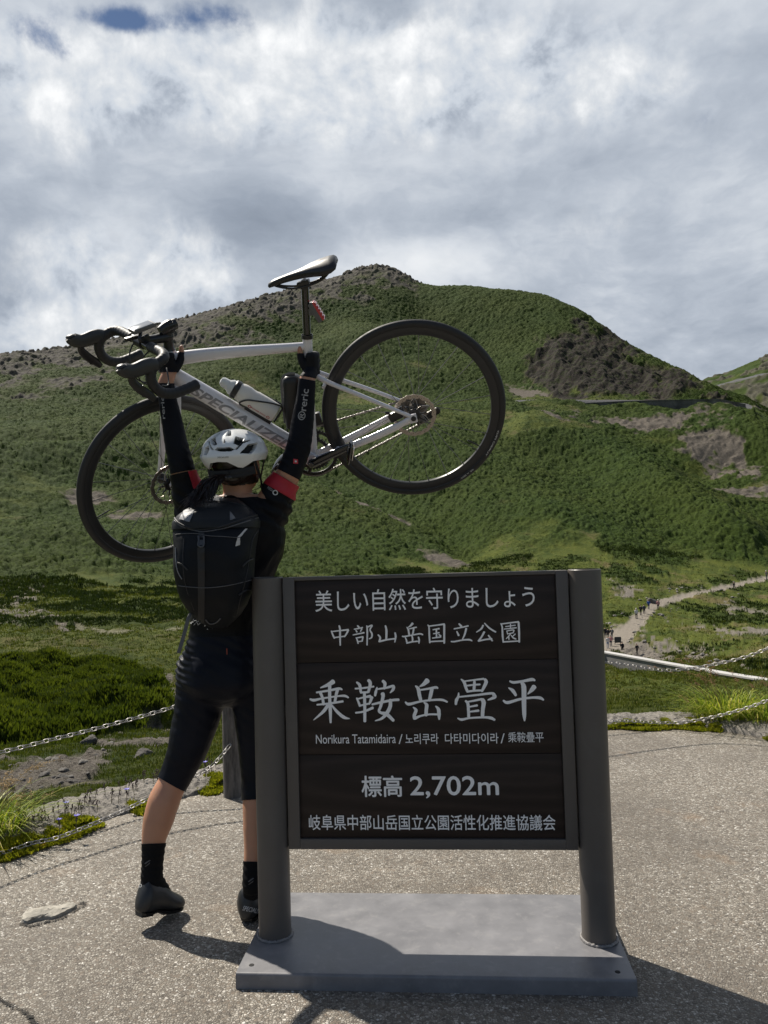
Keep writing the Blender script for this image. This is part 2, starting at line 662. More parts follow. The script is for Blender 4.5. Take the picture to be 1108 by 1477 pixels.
# level = a contour line of the land, as (photo x, photo y, distance)
LV = [
    [(-260, 1190, 8), (0, 1140, 8.5), (150, 1112, 9), (300, 1086, 9.5), (550, 1060, 10), (880, 1033, 10), (1000, 1031, 10), (1108, 1036, 9.5), (1370, 1055, 9)],
    [(-260, 1082, 15), (0, 1062, 16), (150, 1050, 17), (300, 1040, 18), (550, 1020, 22), (880, 1006, 30), (1108, 1008, 28), (1370, 1020, 26)],
    [(-260, 985, 30), (0, 965, 32), (300, 955, 36), (550, 950, 50), (880, 978, 75), (1000, 986, 72), (1108, 996, 68), (1370, 1012, 60)],
    [(-260, 905, 62), (0, 905, 62), (300, 896, 70), (550, 905, 96), (880, 953, 104), (1000, 969, 93), (1108, 984, 83), (1370, 1005, 69)],
    [(-260, 872, 86), (0, 872, 88), (300, 866, 100), (550, 875, 120), (880, 936, 111), (1000, 947, 103), (1108, 957, 93), (1370, 975, 83)],
    [(-260, 850, 112), (0, 847, 115), (150, 849, 118), (300, 850, 125), (550, 832, 155), (700, 815, 172), (880, 798, 190), (1000, 808, 200), (1108, 826, 200), (1370, 840, 190)],
    [(-260, 720, 200), (0, 715, 205), (300, 705, 225), (550, 695, 240), (880, 690, 270), (1108, 702, 275), (1370, 740, 255)],
    [(-260, 625, 290), (0, 614, 295), (150, 607, 300), (300, 600, 305), (500, 593, 325), (730, 581, 345), (880, 590, 346), (1000, 592, 342), (1075, 590, 338), (1108, 604, 325), (1370, 726, 292)],
    [(-260, 622, 299), (0, 611, 304), (150, 604, 309), (300, 597, 314), (500, 590, 334), (730, 578, 354), (880, 577, 354), (1000, 579, 350), (1075, 582, 346), (1108, 601, 330), (1370, 724, 298)],
    [(-260, 580, 360), (0, 558, 370), (300, 525, 392), (480, 485, 430), (550, 475, 435), (690, 490, 422), (790, 495, 408), (880, 528, 388), (940, 552, 376), (1000, 567, 365), (1040, 574, 358), (1075, 580, 352), (1108, 599, 340), (1370, 722, 310)],
    [(-260, 545, 440), (0, 517, 450), (130, 501, 460), (260, 464, 470), (345, 440, 478), (400, 424, 488), (440, 412, 495), (480, 402, 502), (520, 389, 512), (548, 385.5, 518), (575, 391, 515), (605, 410, 505), (690, 416, 480), (790, 428, 460), (815, 439, 450), (845, 453, 442), (880, 477, 430), (940, 515, 410), (1000, 541, 388), (1040, 560, 376), (1075, 575, 368), (1108, 596, 355), (1370, 720, 330)],
]


def level_fn(pts):
    az, te, r = [], [], []
    for px, py, d in pts:
        q = ray(px, py)
        h = math.hypot(q[0], q[1])
        az.append(math.atan2(q[0], q[1]))
        te.append(q[2] / h)
        r.append(d)
    return az, te, r


AZ = np.radians(np.concatenate([np.linspace(-72, -34, 130, endpoint=False), np.linspace(-34, 34, 1150), np.linspace(34, 72, 131)[1:]]))
NAZ = len(AZ)


def build_levels():
    er = edge_r(AZ) + 0.10
    Rr, Zz = [er], [np.full(NAZ, -0.10)]
    for lv in LV:
        a, te, r = level_fn(lv)
        rr = pchip(a, r, AZ)
        Rr.append(rr)
        Zz.append(CAMH + rr * pchip(a, te, AZ))
    Rr += [Rr[-1] + 40, Rr[-1] + 300]
    Zz += [Zz[-1] - 18, Zz[-1] - 120]
    return np.array(Rr), np.array(Zz)


LR, LZ = build_levels()
ROWS = [70, 90, 120, 75, 60, 55, 190, 150, 8, 130, 190, 10, 3]


def land_grid():
    ts = [np.linspace(k, k + 1, n, endpoint=False) for k, n in enumerate(ROWS)]
    t = np.concatenate(ts + [[len(ROWS)]])
    i = np.clip(t.astype(int), 0, len(ROWS) - 1)
    f = (t - i)[:, None]
    # ease with a cubic in z to avoid hard creases, straight in r
    Rg = LR[i] * (1 - f) + LR[i + 1] * f
    m = np.zeros_like(LZ)
    s = np.diff(LZ, axis=0) / np.diff(LR, axis=0)
    m[1:-1] = (s[:-1] + s[1:]) / 2
    m[0], m[-1] = s[0], s[-1]
    m[8] = s[7] * 0.02                                  # the road is a flat bench
    m[9] = s[8] * 0.5
    h = (LR[i + 1] - LR[i])
    Zg = ((2 * f**3 - 3 * f**2 + 1) * LZ[i] + (f**3 - 2 * f**2 + f) * h * m[i]
          + (-2 * f**3 + 3 * f**2) * LZ[i + 1] + (f**3 - f**2) * h * m[i + 1])
    return t, Rg, Zg


def seg_dist(px, py, poly, widths=None):
    best = np.full(px.shape, 1e9)
    for k in range(len(poly) - 1):
        (ax, ay), (bx, by) = poly[k], poly[k + 1]
        dx, dy = bx - ax, by - ay
        u = np.clip(((px - ax) * dx + (py - ay) * dy) / (dx * dx + dy * dy), 0, 1)
        d = np.hypot(px - ax - u * dx, py - ay - u * dy)
        if widths is not None:
            d = d / (widths[k] * (1 - u) + widths[k + 1] * u)
        best = np.minimum(best, d)
    return best


def in_poly(px, py, poly):
    c = np.zeros(px.shape, bool)
    n = len(poly)
    for i in range(n):
        (x1, y1), (x2, y2) = poly[i], poly[(i + 1) % n]
        if y1 == y2:
            continue
        q = ((y1 > py) != (y2 > py)) & (px < (x2 - x1) * (py - y1) / (y2 - y1) + x1)
        c ^= q
    return c


def soft_poly(px, py, poly, w):
    d = seg_dist(px, py, poly + [poly[0]])
    s = np.where(in_poly(px, py, poly), d, -d)
    return s / w                                       # >0 inside, in units of w


def make_land():
    t, Rg, Zg = land_grid()
    T = np.repeat(t[:, None], NAZ, 1)
    A = np.repeat(AZ[None], len(t), 0)
    X, Y = Rg * np.sin(A), Rg * np.cos(A)
    px, py = proj(np.stack([X, Y, Zg], -1))
    sk = [(p[0], p[1]) for p in LV[-1]]
    sky_y = np.interp(px, [p[0] for p in sk], [p[1] for p in sk])
    below = py - sky_y
    n1 = fbm(X / 9, Y / 9, 4, 3)
    n2 = fbm(X / 2.2, Y / 2.2, 3, 7)
    nlow = fbm(X / 40, Y / 40, 3, 11)
    on_hill = sstep(T, 5.9, 6.05)
    behind = sstep(T, 11.0, 11.02)
    # ---- rock along the left ridge
    wr = np.interp(px, [-260, 0, 130, 260, 330, 400, 450, 500, 560, 600, 618], [60, 50, 46, 42, 44, 42, 44, 42, 30, 14, -30])
    rid = sstep((wr - below) / 26 + (n1 - .5) * 2.4 + (n2 - .5) * 0.9, -0.35, 0.3) * (T > 9.2)
    streak = fbm(X / 14 + Y / 60, Y / 7, 4, 91)
    rid = np.maximum(rid, sstep(streak, .60, .68) * sstep((wr * 1.5 + 22 - below) / 40, 0, 1) * (T > 9.05) * .9)
    rid *= 1 - sstep(fbm(X / 10, Y / 8, 5, 191, .6), .43, .56) * sstep(below, 2, 18) * .95
    # ---- the cliff above the road bend, its shade painted into the rock, scree under it
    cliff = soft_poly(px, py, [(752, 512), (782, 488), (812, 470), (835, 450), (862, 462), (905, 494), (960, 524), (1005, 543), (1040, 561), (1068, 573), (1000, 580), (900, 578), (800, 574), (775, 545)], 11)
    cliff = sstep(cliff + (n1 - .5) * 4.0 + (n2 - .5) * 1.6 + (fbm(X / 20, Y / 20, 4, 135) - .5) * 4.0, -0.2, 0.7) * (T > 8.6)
    scree = soft_poly(px, py, [(800, 582), (870, 596), (960, 598), (1060, 592), (1108, 606), (1118, 740), (1075, 716), (1010, 672), (950, 640), (880, 612)], 22)
    scree = sstep(scree + (n1 - .5) * 4.0 + (n2 - .5) * 2.4 - .75 + (fbm(X / 26 + Y / 40, Y / 12, 4, 131) - .5) * 5.5, 0.0, 0.6) * (T > 6)
    small = np.zeros_like(px)
    for poly, w in (([(775, 597), (792, 603), (812, 618), (826, 628), (806, 632), (790, 618)], 5),
                    ([(728, 540), (775, 552), (800, 572), (740, 574)], 8),
                    ([(478, 692), (540, 712), (600, 740), (590, 745), (520, 728)], 6),
                    ([(80, 708), (150, 708), (170, 722), (110, 728)], 7), ([(150, 732), (235, 740), (235, 752), (160, 748)], 7),
                    ([(600, 790), (660, 800), (690, 822), (620, 812)], 7)):
        small = np.maximum(small, sstep(soft_poly(px, py, poly, w) + (n2 - .5) * 2.0, -0.2, 0.6))
    # ---- bare gravel in the hollow
    grav = np.zeros_like(px)
    for poly, w in (([(-60, 1120), (20, 1100), (90, 1075), (160, 1068), (250, 1052), (262, 1085), (200, 1092), (150, 1110), (160, 1140), (60, 1160), (-80, 1180)], 14),
                    ([(150, 1060), (240, 1030), (330, 1040), (330, 1080), (250, 1078)], 14),
                    ([(-40, 858), (60, 852), (75, 890), (60, 905), (-40, 885)], 12), ([(60, 893), (130, 908), (120, 918), (70, 908)], 6),
                    ([(925, 915), (1010, 930), (1060, 950), (1050, 962), (940, 948)], 9), ([(960, 895), (1060, 905), (1180, 915), (1180, 935), (1040, 925)], 10),
                    ([(872, 918), (930, 930), (1020, 945), (1108, 965), (1108, 978), (872, 945)], 6), ([(230, 962), (262, 985), (262, 1015), (240, 1000)], 9),
                    ([(1040, 870), (1120, 880), (1130, 890), (1050, 884)], 6), ([(880, 835), (920, 850), (900, 862)], 8)):
        grav = np.maximum(grav, sstep(soft_poly(px, py, poly, w) + (n1 - .5) * 4.2 + (fbm(X / 1.2, Y / 1.2, 4, 171, .6) - .5) * 6.5 - .55, -0.1, 0.6))
    grav *= (T < 6.2)
    # ---- footpath up to the right
    pth = seg_dist(px, py, [(860, 938), (888, 925), (912, 905), (930, 886), (946, 872), (980, 862), (1040, 850), (1108, 834), (1180, 815)],
                   [14, 14, 11.5, 7, 5.5, 3.6, 3.3, 3.0, 2.8])
    path = sstep(1.35 - pth + (n2 - .5) * 1.2 + (fbm(X / .9, Y / .9, 3, 175) - .5) * .9, 0.1, 0.5) * (T > 4.2)
    # a narrow track across the hollow at the left
    trk = seg_dist(px, py, [(110, 905), (170, 915), (260, 913)], [2.5, 2.5, 2.5])
    path = np.maximum(path, 0.5 * sstep(1.4 - trk, 0, .5))
    path2 = seg_dist(px, py, [(0, 614), (60, 612), (100, 608), (260, 600)], [4, 4, 3, 3])
    road = ((T >= 8.0) & (T <= 9.0)) * 1.0
    road *= sstep(px, 690, 720) * (px < 1085)
    rock = np.clip(np.maximum(np.maximum(rid, cliff), np.maximum(scree, small)), 0, 1)
    # ---- dwarf pine cover of the hill, meadow in the hollow
    scrub = sstep(T + (n1 - .5) * .8, 5.85, 6.1)
    nearscrub = soft_poly(px, py, [(-300, 960), (60, 953), (150, 958), (235, 975), (262, 1020), (235, 1050), (90, 1075), (-300, 1095)], 10)
    nearscrub = sstep(nearscrub + (n1 - .5) * 3, 0, .7) * (T < 4)
    patch = sstep(fbm(X / 7, Y / 7, 5, 29, .6) + .05 * (px < 320), .51, .59) * sstep(T, 3.6, 4.1) * (1 - on_hill)
    patch *= np.where((px > 700) & (T > 4.6), .9, np.where(px > 700, .35, 1))
    scrub = np.clip(np.maximum(scrub, np.maximum(nearscrub, patch)), 0, 1)
    lowveg = sstep(fbm(X / 30, Y / 18, 4, 63), .59, .70) * on_hill * sstep(below, 60, 120)   # paler grass lanes in the scrub
    for poly in ([(655, 770), (700, 775), (715, 830), (640, 830)], [(1000, 700), (1108, 770), (1108, 800), (1060, 790)]):
        lowveg = np.maximum(lowveg, sstep(soft_poly(px, py, poly, 14) + (n1 - .5) * 3.4, 0, 1.2) * .8)
    scrub *= (1 - rock) * (1 - grav) * (1 - path)
    # ---- relief
    fade = sstep(T, 0.0, 0.6)
    d = np.zeros_like(px)
    clump = fbm(X / 1.75, Y / 1.4, 3, 41)
    clump2 = fbm(X / .75, Y / .75, 2, 43)
    hummock = fbm(X / 16, Y / 11, 3, 44)
    far_s = scrub * on_hill * (1 - .85 * sstep(T, 7.7, 7.9) * (1 - sstep(T, 9.05, 9.2)) * sstep(px, 670, 740))
    d += far_s * (1 - .65 * lowveg) * ((clump - .5) * 1.55 + (clump2 - .5) * 1.1 + (hummock - .5) * 2.2 + .3)
    d += scrub * (1 - on_hill) * ((clump2 - .35) * 0.6 + (clump - .45) * 1.1) * fade
    d += (1 - scrub) * (1 - on_hill) * ((clump2 - .5) * .55 + (clump - .5) * .75 + (hummock - .5) * 1.6) * sstep(T, 1.4, 2.2)
    d += (nlow - .5) * 6 * sstep(T, 6.2, 6.9) * (1 - sstep(T, 7.4, 7.9)) + (nlow - .5) * 5 * sstep(T, 9.2, 9.6) * (1 - sstep(T, 10.2, 10.9))
    ridge = 1 - np.abs(2 * fbm(X / 6.0, Y / 6.0, 4, 51) - 1)
    ridge2 = 1 - np.abs(2 * fbm(X / 14.0 + Y / 30, Y / 20.0, 3, 57) - 1)
    stones = np.maximum(vnoise(X / 1.5, Y / 1.5, 61), vnoise(X / 2.4, Y / 2.4, 65)) ** 2
    bould = sstep(np.maximum(vnoise(X / 1.7, Y / 2.1, 161), vnoise(X / 4.1 + nlow * 3, Y / 3.4, 165)) * (.55 + .9 * fbm(X / 16, Y / 16, 3, 169)), .62, 1.05)
    d += rid * (1 - behind) * ((stones - .4) * .9 + bould * 1.6 + (fbm(X / 7, Y / 7, 5, 167, .6) - .5) * 2.8)
    d += cliff * ((fbm(X / 9, Y / 9, 5, 53, .55) - .5) * 10.0 + (ridge2 - .7) * 3.5 + (stones - .4) * .6) * sstep(T, 9.0, 9.25)
    d += np.maximum(scree, small) * (stones - .4) * 1.2 * (T < 7.9)
    st3 = np.maximum(vnoise(X / .22, Y / .22, 71), vnoise(X / .4, Y / .4, 73)) ** 2
    st4 = vnoise(X / .09, Y / .09, 75)
    near = 1 - sstep(T, 1.8, 3.2)
    d += near * fade * (grav * ((st3 - .35) * .16 + (st4 - .5) * .05) + (1 - grav) * ((clump2 - .5) * .16 + (vnoise(X / .13, Y / .13, 77) - .5) * .05))
    d += grav * (1 - near) * (stones - .4) * .3
    for line, w, hgt in (([(770, 622), (860, 662), (960, 720), (1075, 795)], 34, 7.0), ([(600, 640), (720, 700), (830, 770), (880, 795)], 44, 5.0),
                         ([(1108, 660), (1050, 660), (1000, 690)], 22, -4.0), ([(440, 640), (520, 690), (640, 750), (705, 815)], 26, -6.0),
                         ([(0, 668), (140, 660), (300, 655)], 24, 4.0), ([(0, 640), (200, 634), (420, 622)], 14, -3.5), ([(0, 775), (180, 790), (330, 800)], 22, 3.0),
                         ([(620, 470), (700, 500), (760, 560)], 40, -5.0), ([(470, 440), (560, 520), (600, 560)], 40, 4.0), ([(250, 560), (400, 530), (520, 500)], 26, 3.5)):
        sd2 = seg_dist(px, py, line)
        d += hgt * np.exp(-(sd2 / w) ** 2) * sstep(T, 5.95, 6.4) * (1 - sstep(T, 10.3, 10.8)) * (1 - sstep(T, 7.5, 7.9) * (1 - sstep(T, 9.1, 9.6)))
    d += (fbm(X / 11, Y / 6, 4, 177) - .42) * 7.0 * sstep(T, 7.6, 7.85) * (1 - sstep(T, 7.96, 8.0)) * sstep(px, 690, 740) * (px < 1090)
    d *= (1 - path * .9) * (1 - road)
    Zg = Zg + d
    V = np.stack([X, Y, Zg], -1).reshape(-1, 3)
    nr = len(t)
    idx = np.arange(nr * NAZ).reshape(nr, NAZ)
    Q = np.stack([idx[:-1, :-1], idx[:-1, 1:], idx[1:, 1:], idx[1:, :-1]], -1).reshape(-1, 4)
    ob = np_mesh('hillside', V, Q, land_material())
    me = ob.data
    attr(me, 'rock', np.maximum(rid, np.maximum(scree, small)))
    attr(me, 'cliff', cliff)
    attr(me, 'gravel', grav)
    attr(me, 'path', np.maximum(path, road * .8))
    attr(me, 'road', road)
    attr(me, 'scrub', scrub)
    attr(me, 'lane', lowveg)
    attr(me, 'pale', np.maximum(scree, small))
    tag(ob, 'green mountain slope of dwarf pine with a rocky ridge and a grassy hollow below', 'mountain', kind='structure')
    return dict(X=X, Y=Y, Z=Zg, T=T, px=px, py=py, scrub=scrub, rock=rock, grav=grav, path=path, road=road, nearscrub=nearscrub, rid=rid, cliff=cliff, scree=scree)


def land_material():
    m = bpy.data.materials.new('alpine_ground')
    m.use_nodes = True
    k = NT(m.node_tree)
    b = m.node_tree.nodes['Principled BSDF']
    b.inputs['Roughness'].default_value = 0.9
    b.inputs['Specular IOR Level'].default_value = 0.15

    def at(n):
        return k.add('ShaderNodeAttribute', attribute_name=n).outputs['Fac']
    o = k.add('ShaderNodeTexCoord').outputs['Object']
    nb = k.noise(o, 0.03, 5, 0.6)
    nm = k.noise(o, 0.22, 6, 0.65)
    nf = k.noise(o, 1.6, 8, 0.7)
    ns = k.noise(o, 9.0, 8, 0.7)
    nss = k.noise(o, 38.0, 6, 0.7)
    # meadow
    mead = k.mix(k.ramp(nm, [(.35, 0.), (.65, 1.)]), (.060, .080, .009), (.115, .128, .016))
    mead = k.mix(k.ramp(nf, [(.45, 0.), (.75, .75)]), mead, (.185, .175, .035))
    mead = k.mix(k.ramp(ns, [(.35, .7), (.6, 0.)]), mead, (.030, .055, .010))
    mead = k.mix(k.ramp(nss, [(.3, .35), (.6, 0.)]), mead, (.02, .035, .008))
    heath = k.noise(o, .085, 6, .68, .4)
    mead = k.mix(k.ramp(heath, [(.53, 0.), (.62, .75)]), mead, (.135, .105, .050))
    mead = k.mix(k.ramp(k.noise(o, .14, 6, .7), [(.36, .8), (.47, 0.)]), mead, (.030, .052, .008))
    # dwarf pine
    scr = k.mix(k.ramp(nm, [(.3, 0.), (.7, 1.)]), (.018, .040, .003), (.038, .066, .005))
    scr = k.mix(k.ramp(nb, [(.35, 0.), (.65, .6)]), scr, (.050, .066, .005))
    scr = k.mix(k.ramp(nf, [(.35, .55), (.55, 0.)]), scr, (.010, .019, .003))
    scr = k.mix(k.ramp(nf, [(.55, 0.), (.72, .55)]), scr, (.064, .100, .007))
    scr = k.mix(k.ramp(ns, [(.35, .35), (.55, 0.)]), scr, (.010, .019, .003))
    scr = k.mix(k.math('MULTIPLY', at('lane'), 0.75), scr, mead)
    veg = k.mix(at('scrub'), mead, scr)
    # rock, scree, gravel
    rockc = k.mix(k.ramp(nf, [(.35, 0.), (.65, 1.)]), (.056, .049, .040), (.130, .116, .096))
    rockc = k.mix(k.ramp(ns, [(.4, .7), (.6, 0.)]), rockc, (.034, .031, .027))
    pink = k.mix(k.ramp(nf, [(.35, 0.), (.65, 1.)]), (.080, .070, .057), (.175, .154, .127))
    pink = k.mix(k.ramp(ns, [(.4, .6), (.6, 0.)]), pink, (.07, .055, .045))
    rockc = k.mix(k.ramp(k.noise(o, .35, 7, .7), [(.52, 0.), (.62, .75)]), rockc, (.050, .055, .018))
    rockc = k.mix(at('pale'), rockc, pink)
    c = k.mix(at('rock'), veg, rockc)
    cl = k.mix(k.ramp(nf, [(.35, 0.), (.7, 1.)]), (.013, .012, .011), (.045, .036, .028))  # dark rock tone, deepened to carry the crag's shade
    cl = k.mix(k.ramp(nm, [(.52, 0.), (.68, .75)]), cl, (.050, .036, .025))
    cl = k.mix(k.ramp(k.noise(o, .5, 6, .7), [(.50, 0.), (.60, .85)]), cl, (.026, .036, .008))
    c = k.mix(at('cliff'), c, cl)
    gr = k.mix(k.ramp(ns, [(.3, 0.), (.7, 1.)]), (.13, .112, .092), (.29, .262, .225))
    gr = k.mix(k.ramp(nss, [(.35, .75), (.55, 0.)]), gr, (.06, .05, .042))
    gr = k.mix(k.ramp(nf, [(.58, 0.), (.7, .6)]), gr, (.07, .085, .022))
    c = k.mix(at('gravel'), c, gr)
    c = k.mix(at('path'), c, k.mix(nf, (.20, .175, .145), (.30, .265, .22)))
    c = k.mix(at('road'), c, (.10, .10, .105))
    k.link(c, b.inputs['Base Color'])
    bn = k.add('ShaderNodeBump')
    bn.inputs['Strength'].default_value = 0.9
    bn.inputs['Distance'].default_value = 0.35
    k.link(k.math('ADD', nf, k.math('MULTIPLY', ns, .4)), bn.inputs['Height'])
    b2 = k.add('ShaderNodeBump')
    b2.inputs['Strength'].default_value = 0.6
    b2.inputs['Distance'].default_value = 0.02
    k.link(k.math('ADD', ns, nss), b2.inputs['Height'])
    k.link(bn.outputs[0], b2.inputs['Normal'])
    k.link(b2.outputs[0], b.inputs['Normal'])
    return m


LAND = make_land()


def ground_at(px, py):
    """land point nearest to a photo pixel (nearest in front)"""
    d = np.hypot(LAND['px'] - px, LAND['py'] - py) + LAND['T'] * 0.02
    i = np.unravel_index(np.argmin(d), d.shape)
    return Vector((LAND['X'][i], LAND['Y'][i], LAND['Z'][i]))


def make_far_hill():
    """the next mountain behind the road bend"""
    lv = [[(930, 640, 560), (1040, 632, 570), (1108, 628, 580), (1300, 600, 590), (1500, 590, 600)],
          [(930, 600, 690), (1040, 556, 690), (1070, 548, 690), (1108, 540, 690), (1300, 515, 690), (1500, 500, 700)],
          [(930, 599.5, 700), (1040, 554, 700), (1070, 546, 700), (1108, 538, 700), (1300, 513, 700), (1500, 498, 710)],
          [(930, 590, 790), (1000, 556, 790), (1016, 548, 790), (1040, 541, 800), (1070, 529, 805), (1108, 511, 815), (1200, 470, 830), (1500, 410, 850)]]
    az = np.linspace(math.radians(18), math.radians(42), 300)
    R_, Z_ = [], []
    for l in lv:
        a, te, r = level_fn(l)
        rr = pchip(a, r, az)
        R_.append(rr)
        Z_.append(CAMH + rr * pchip(a, te, az))
    R_.append(R_[-1] + 300)
    Z_.append(Z_[-1] - 200)
    R_, Z_ = np.array(R_), np.array(Z_)
    t = np.concatenate([np.linspace(0, 1, 60, False), np.linspace(1, 2, 4, False), np.linspace(2, 3, 90, False), np.linspace(3, 4, 6)])
    i = np.clip(t.astype(int), 0, 3)
    f = (t - i)[:, None]
    r = R_[i] * (1 - f) + R_[i + 1] * f
    z = Z_[i] * (1 - f) + Z_[i + 1] * f
    T = np.repeat(t[:, None], len(az), 1)
    x, y = r * np.sin(az), r * np.cos(az)
    road = (T >= 1) & (T <= 2)
    rk = sstep(fbm(x / 26, y / 22, 4, 81) + .08 * sstep(T, 2, 3), .56, .66)
    z = z + np.where(road, 0, (fbm(x / 7, y / 7, 3, 83) - .5) * 5 + rk * (vnoise(x / 3, y / 3, 85) - .4) * 4)
    V = np.stack([x, y, z], -1).reshape(-1, 3)
    idx = np.arange(V.shape[0]).reshape(T.shape)
    Q = np.stack([idx[:-1, :-1], idx[:-1, 1:], idx[1:, 1:], idx[1:, :-1]], -1).reshape(-1, 4)
    ob = np_mesh('far_hill', V, Q, bpy.data.materials['alpine_ground'])
    me = ob.data
    z0 = np.zeros(T.size)
    attr(me, 'rock', rk * ~road * .8)
    attr(me, 'cliff', z0)
    attr(me, 'gravel', z0)
    attr(me, 'path', z0)
    attr(me, 'road', road * 1.0)
    attr(me, 'scrub', 1.0 - road)
    attr(me, 'lane', sstep(fbm(x / 40, y / 30, 3, 87), .55, .65) * .5)
    attr(me, 'pale', z0 + .2)
    tag(ob, 'distant stony hill crossed by a road behind the bend', 'hill', kind='structure')


make_far_hill()


def make_base_ground():
    # low ground out to the horizon, and the terrace fill behind the viewer
    for name, zz, ext, lab in (('valley_floor', -135.0, (-5000, 5000, -5000, 5000), 'wide green valley floor far below the ridge'),
                               ('terrace_ground', -.16, (-70, 70, -80, 1.2), 'ground of the terrace around the pavement')):
        g = np.linspace(0, 1, 40)
        gx, gy = np.meshgrid(ext[0] + (ext[1] - ext[0]) * g, ext[2] + (ext[3] - ext[2]) * g)
        V = np.stack([gx, gy, np.full_like(gx, zz)], -1).reshape(-1, 3)
        idx = np.arange(1600).reshape(40, 40)
        Q = np.stack([idx[:-1, :-1], idx[:-1, 1:], idx[1:, 1:], idx[1:, :-1]], -1).reshape(-1, 4)
        tag(np_mesh(name, V, Q, bpy.data.materials['alpine_ground']), lab, 'ground', kind='structure')


make_base_ground()


# ---------------------------------------------------------------- pavement
def pavement_material():
    m = bpy.data.materials.new('exposed_aggregate')
    m.use_nodes = True
    k = NT(m.node_tree)
    b = m.node_tree.nodes['Principled BSDF']
    b.inputs['Specular IOR Level'].default_value = 0.35
    o = k.add('ShaderNodeTexCoord').outputs['Object']
    w = k.add('ShaderNodeVectorMath', operation='MULTIPLY_ADD')
    k.link(k.noise(o, 55, 3, .6, out=1), w.inputs[0])
    w.inputs[1].default_value = (.012, .012, .012)
    k.link(o, w.inputs[2])
    wv = w.outputs[0]

    def vor(sc, feat='F1', outn='Distance'):
        n = k.add('ShaderNodeTexVoronoi', feature=feat)
        n.inputs['Scale'].default_value = sc
        k.link(wv, n.inputs['Vector'])
        return n.outputs[outn]
    sc = 112
    cid = vor(sc, 'F1', 'Color')
    sep = k.add('ShaderNodeSeparateColor')
    k.link(cid, sep.inputs[0])
    rnd, rnd2 = sep.outputs[0], sep.outputs[1]
    edge = vor(sc, 'DISTANCE_TO_EDGE')
    small = vor(240, 'F1', 'Color')
    ssep = k.add('ShaderNodeSeparateColor')
    k.link(small, ssep.inputs[0])
    peb = k.ramp(rnd, [(0.0, (.085, .075, .066)), (.12, (.17, .15, .128)), (.35, (.29, .265, .23)), (.6, (.37, .34, .295)),
                       (.82, (.46, .43, .38)), (.95, (.62, .59, .54)), (1.0, (.74, .72, .68))])
    peb = k.mix(k.ramp(rnd2, [(.82, 0.), (.9, .45)]), peb, (.33, .20, .12))
    peb = k.mix(k.math('MULTIPLY', k.ramp(ssep.outputs[0], [(.0, 1.), (.5, 0.)]), .35), peb, (.12, .105, .09))
    mortar = k.mix(k.noise(o, 300, 2), (.10, .088, .074), (.20, .18, .15))
    stone = k.ramp(edge, [(.03, 0.), (.11, 1.)])
    # worn areas: fewer stones show
    patch = k.noise(o, 1.3, 5, .6)
    lost = k.math('GREATER_THAN', k.math('ADD', rnd2, k.math('MULTIPLY', k.math('SUBTRACT', patch, .5), 1.0)), .80)
    stone = k.math('MULTIPLY', stone, k.math('SUBTRACT', 1.0, k.math('MULTIPLY', lost, .65)))
    c = k.mix(stone, mortar, peb)
    big = k.noise(o, .75, 6, .65, .3)
    c = k.mix(k.ramp(big, [(.38, .62), (.58, 0.)]), c, (.115, .100, .085), 'MIX')
    c = k.mix(1.0, c, (.93, .915, .885), 'MULTIPLY')
    stain = k.noise(o, 2.3, 7, .7, .6)
    c = k.mix(k.ramp(stain, [(.56, 0.), (.74, .42)]), c, (.10, .088, .078))
    rust = k.noise(o, 1.9, 4, .6)
    c = k.mix(k.ramp(rust, [(.60, 0.), (.72, .30)]), c, (.36, .22, .11))
    k.link(c, b.inputs['Base Color'])
    k.link(k.math('SUBTRACT', .82, k.math('MULTIPLY', stone, .22)), b.inputs['Roughness'])
    dome = k.math('POWER', k.ramp(edge, [(.0, 0.), (.28, 1.)]), .6)
    hgt = k.math('ADD', k.math('MULTIPLY', dome, stone), k.math('MULTIPLY', rnd, .35))
    bn = k.add('ShaderNodeBump')
    bn.inputs['Strength'].default_value = 0.85
    bn.inputs['Distance'].default_value = 0.0032
    k.link(hgt, bn.inputs['Height'])
    b2 = k.add('ShaderNodeBump')
    b2.inputs['Strength'].default_value = .4
    b2.inputs['Distance'].default_value = .03
    k.link(k.noise(o, 3, 4), b2.inputs['Height'])
    k.link(bn.outputs[0], b2.inputs['Normal'])
    k.link(b2.outputs[0], b.inputs['Normal'])
    return m


def strip(name, rows, mtl, seed=0):
    """sheet from rows of points (outer list across, inner along)"""
    v = np.concatenate(rows)
    n = len(rows[0])
    idx = np.arange(len(v)).reshape(len(rows), n)
    q = np.stack([idx[:-1, :-1], idx[:-1, 1:], idx[1:, 1:], idx[1:, :-1]], -1).reshape(-1, 4)
    return np_mesh(name, v, q, mtl)


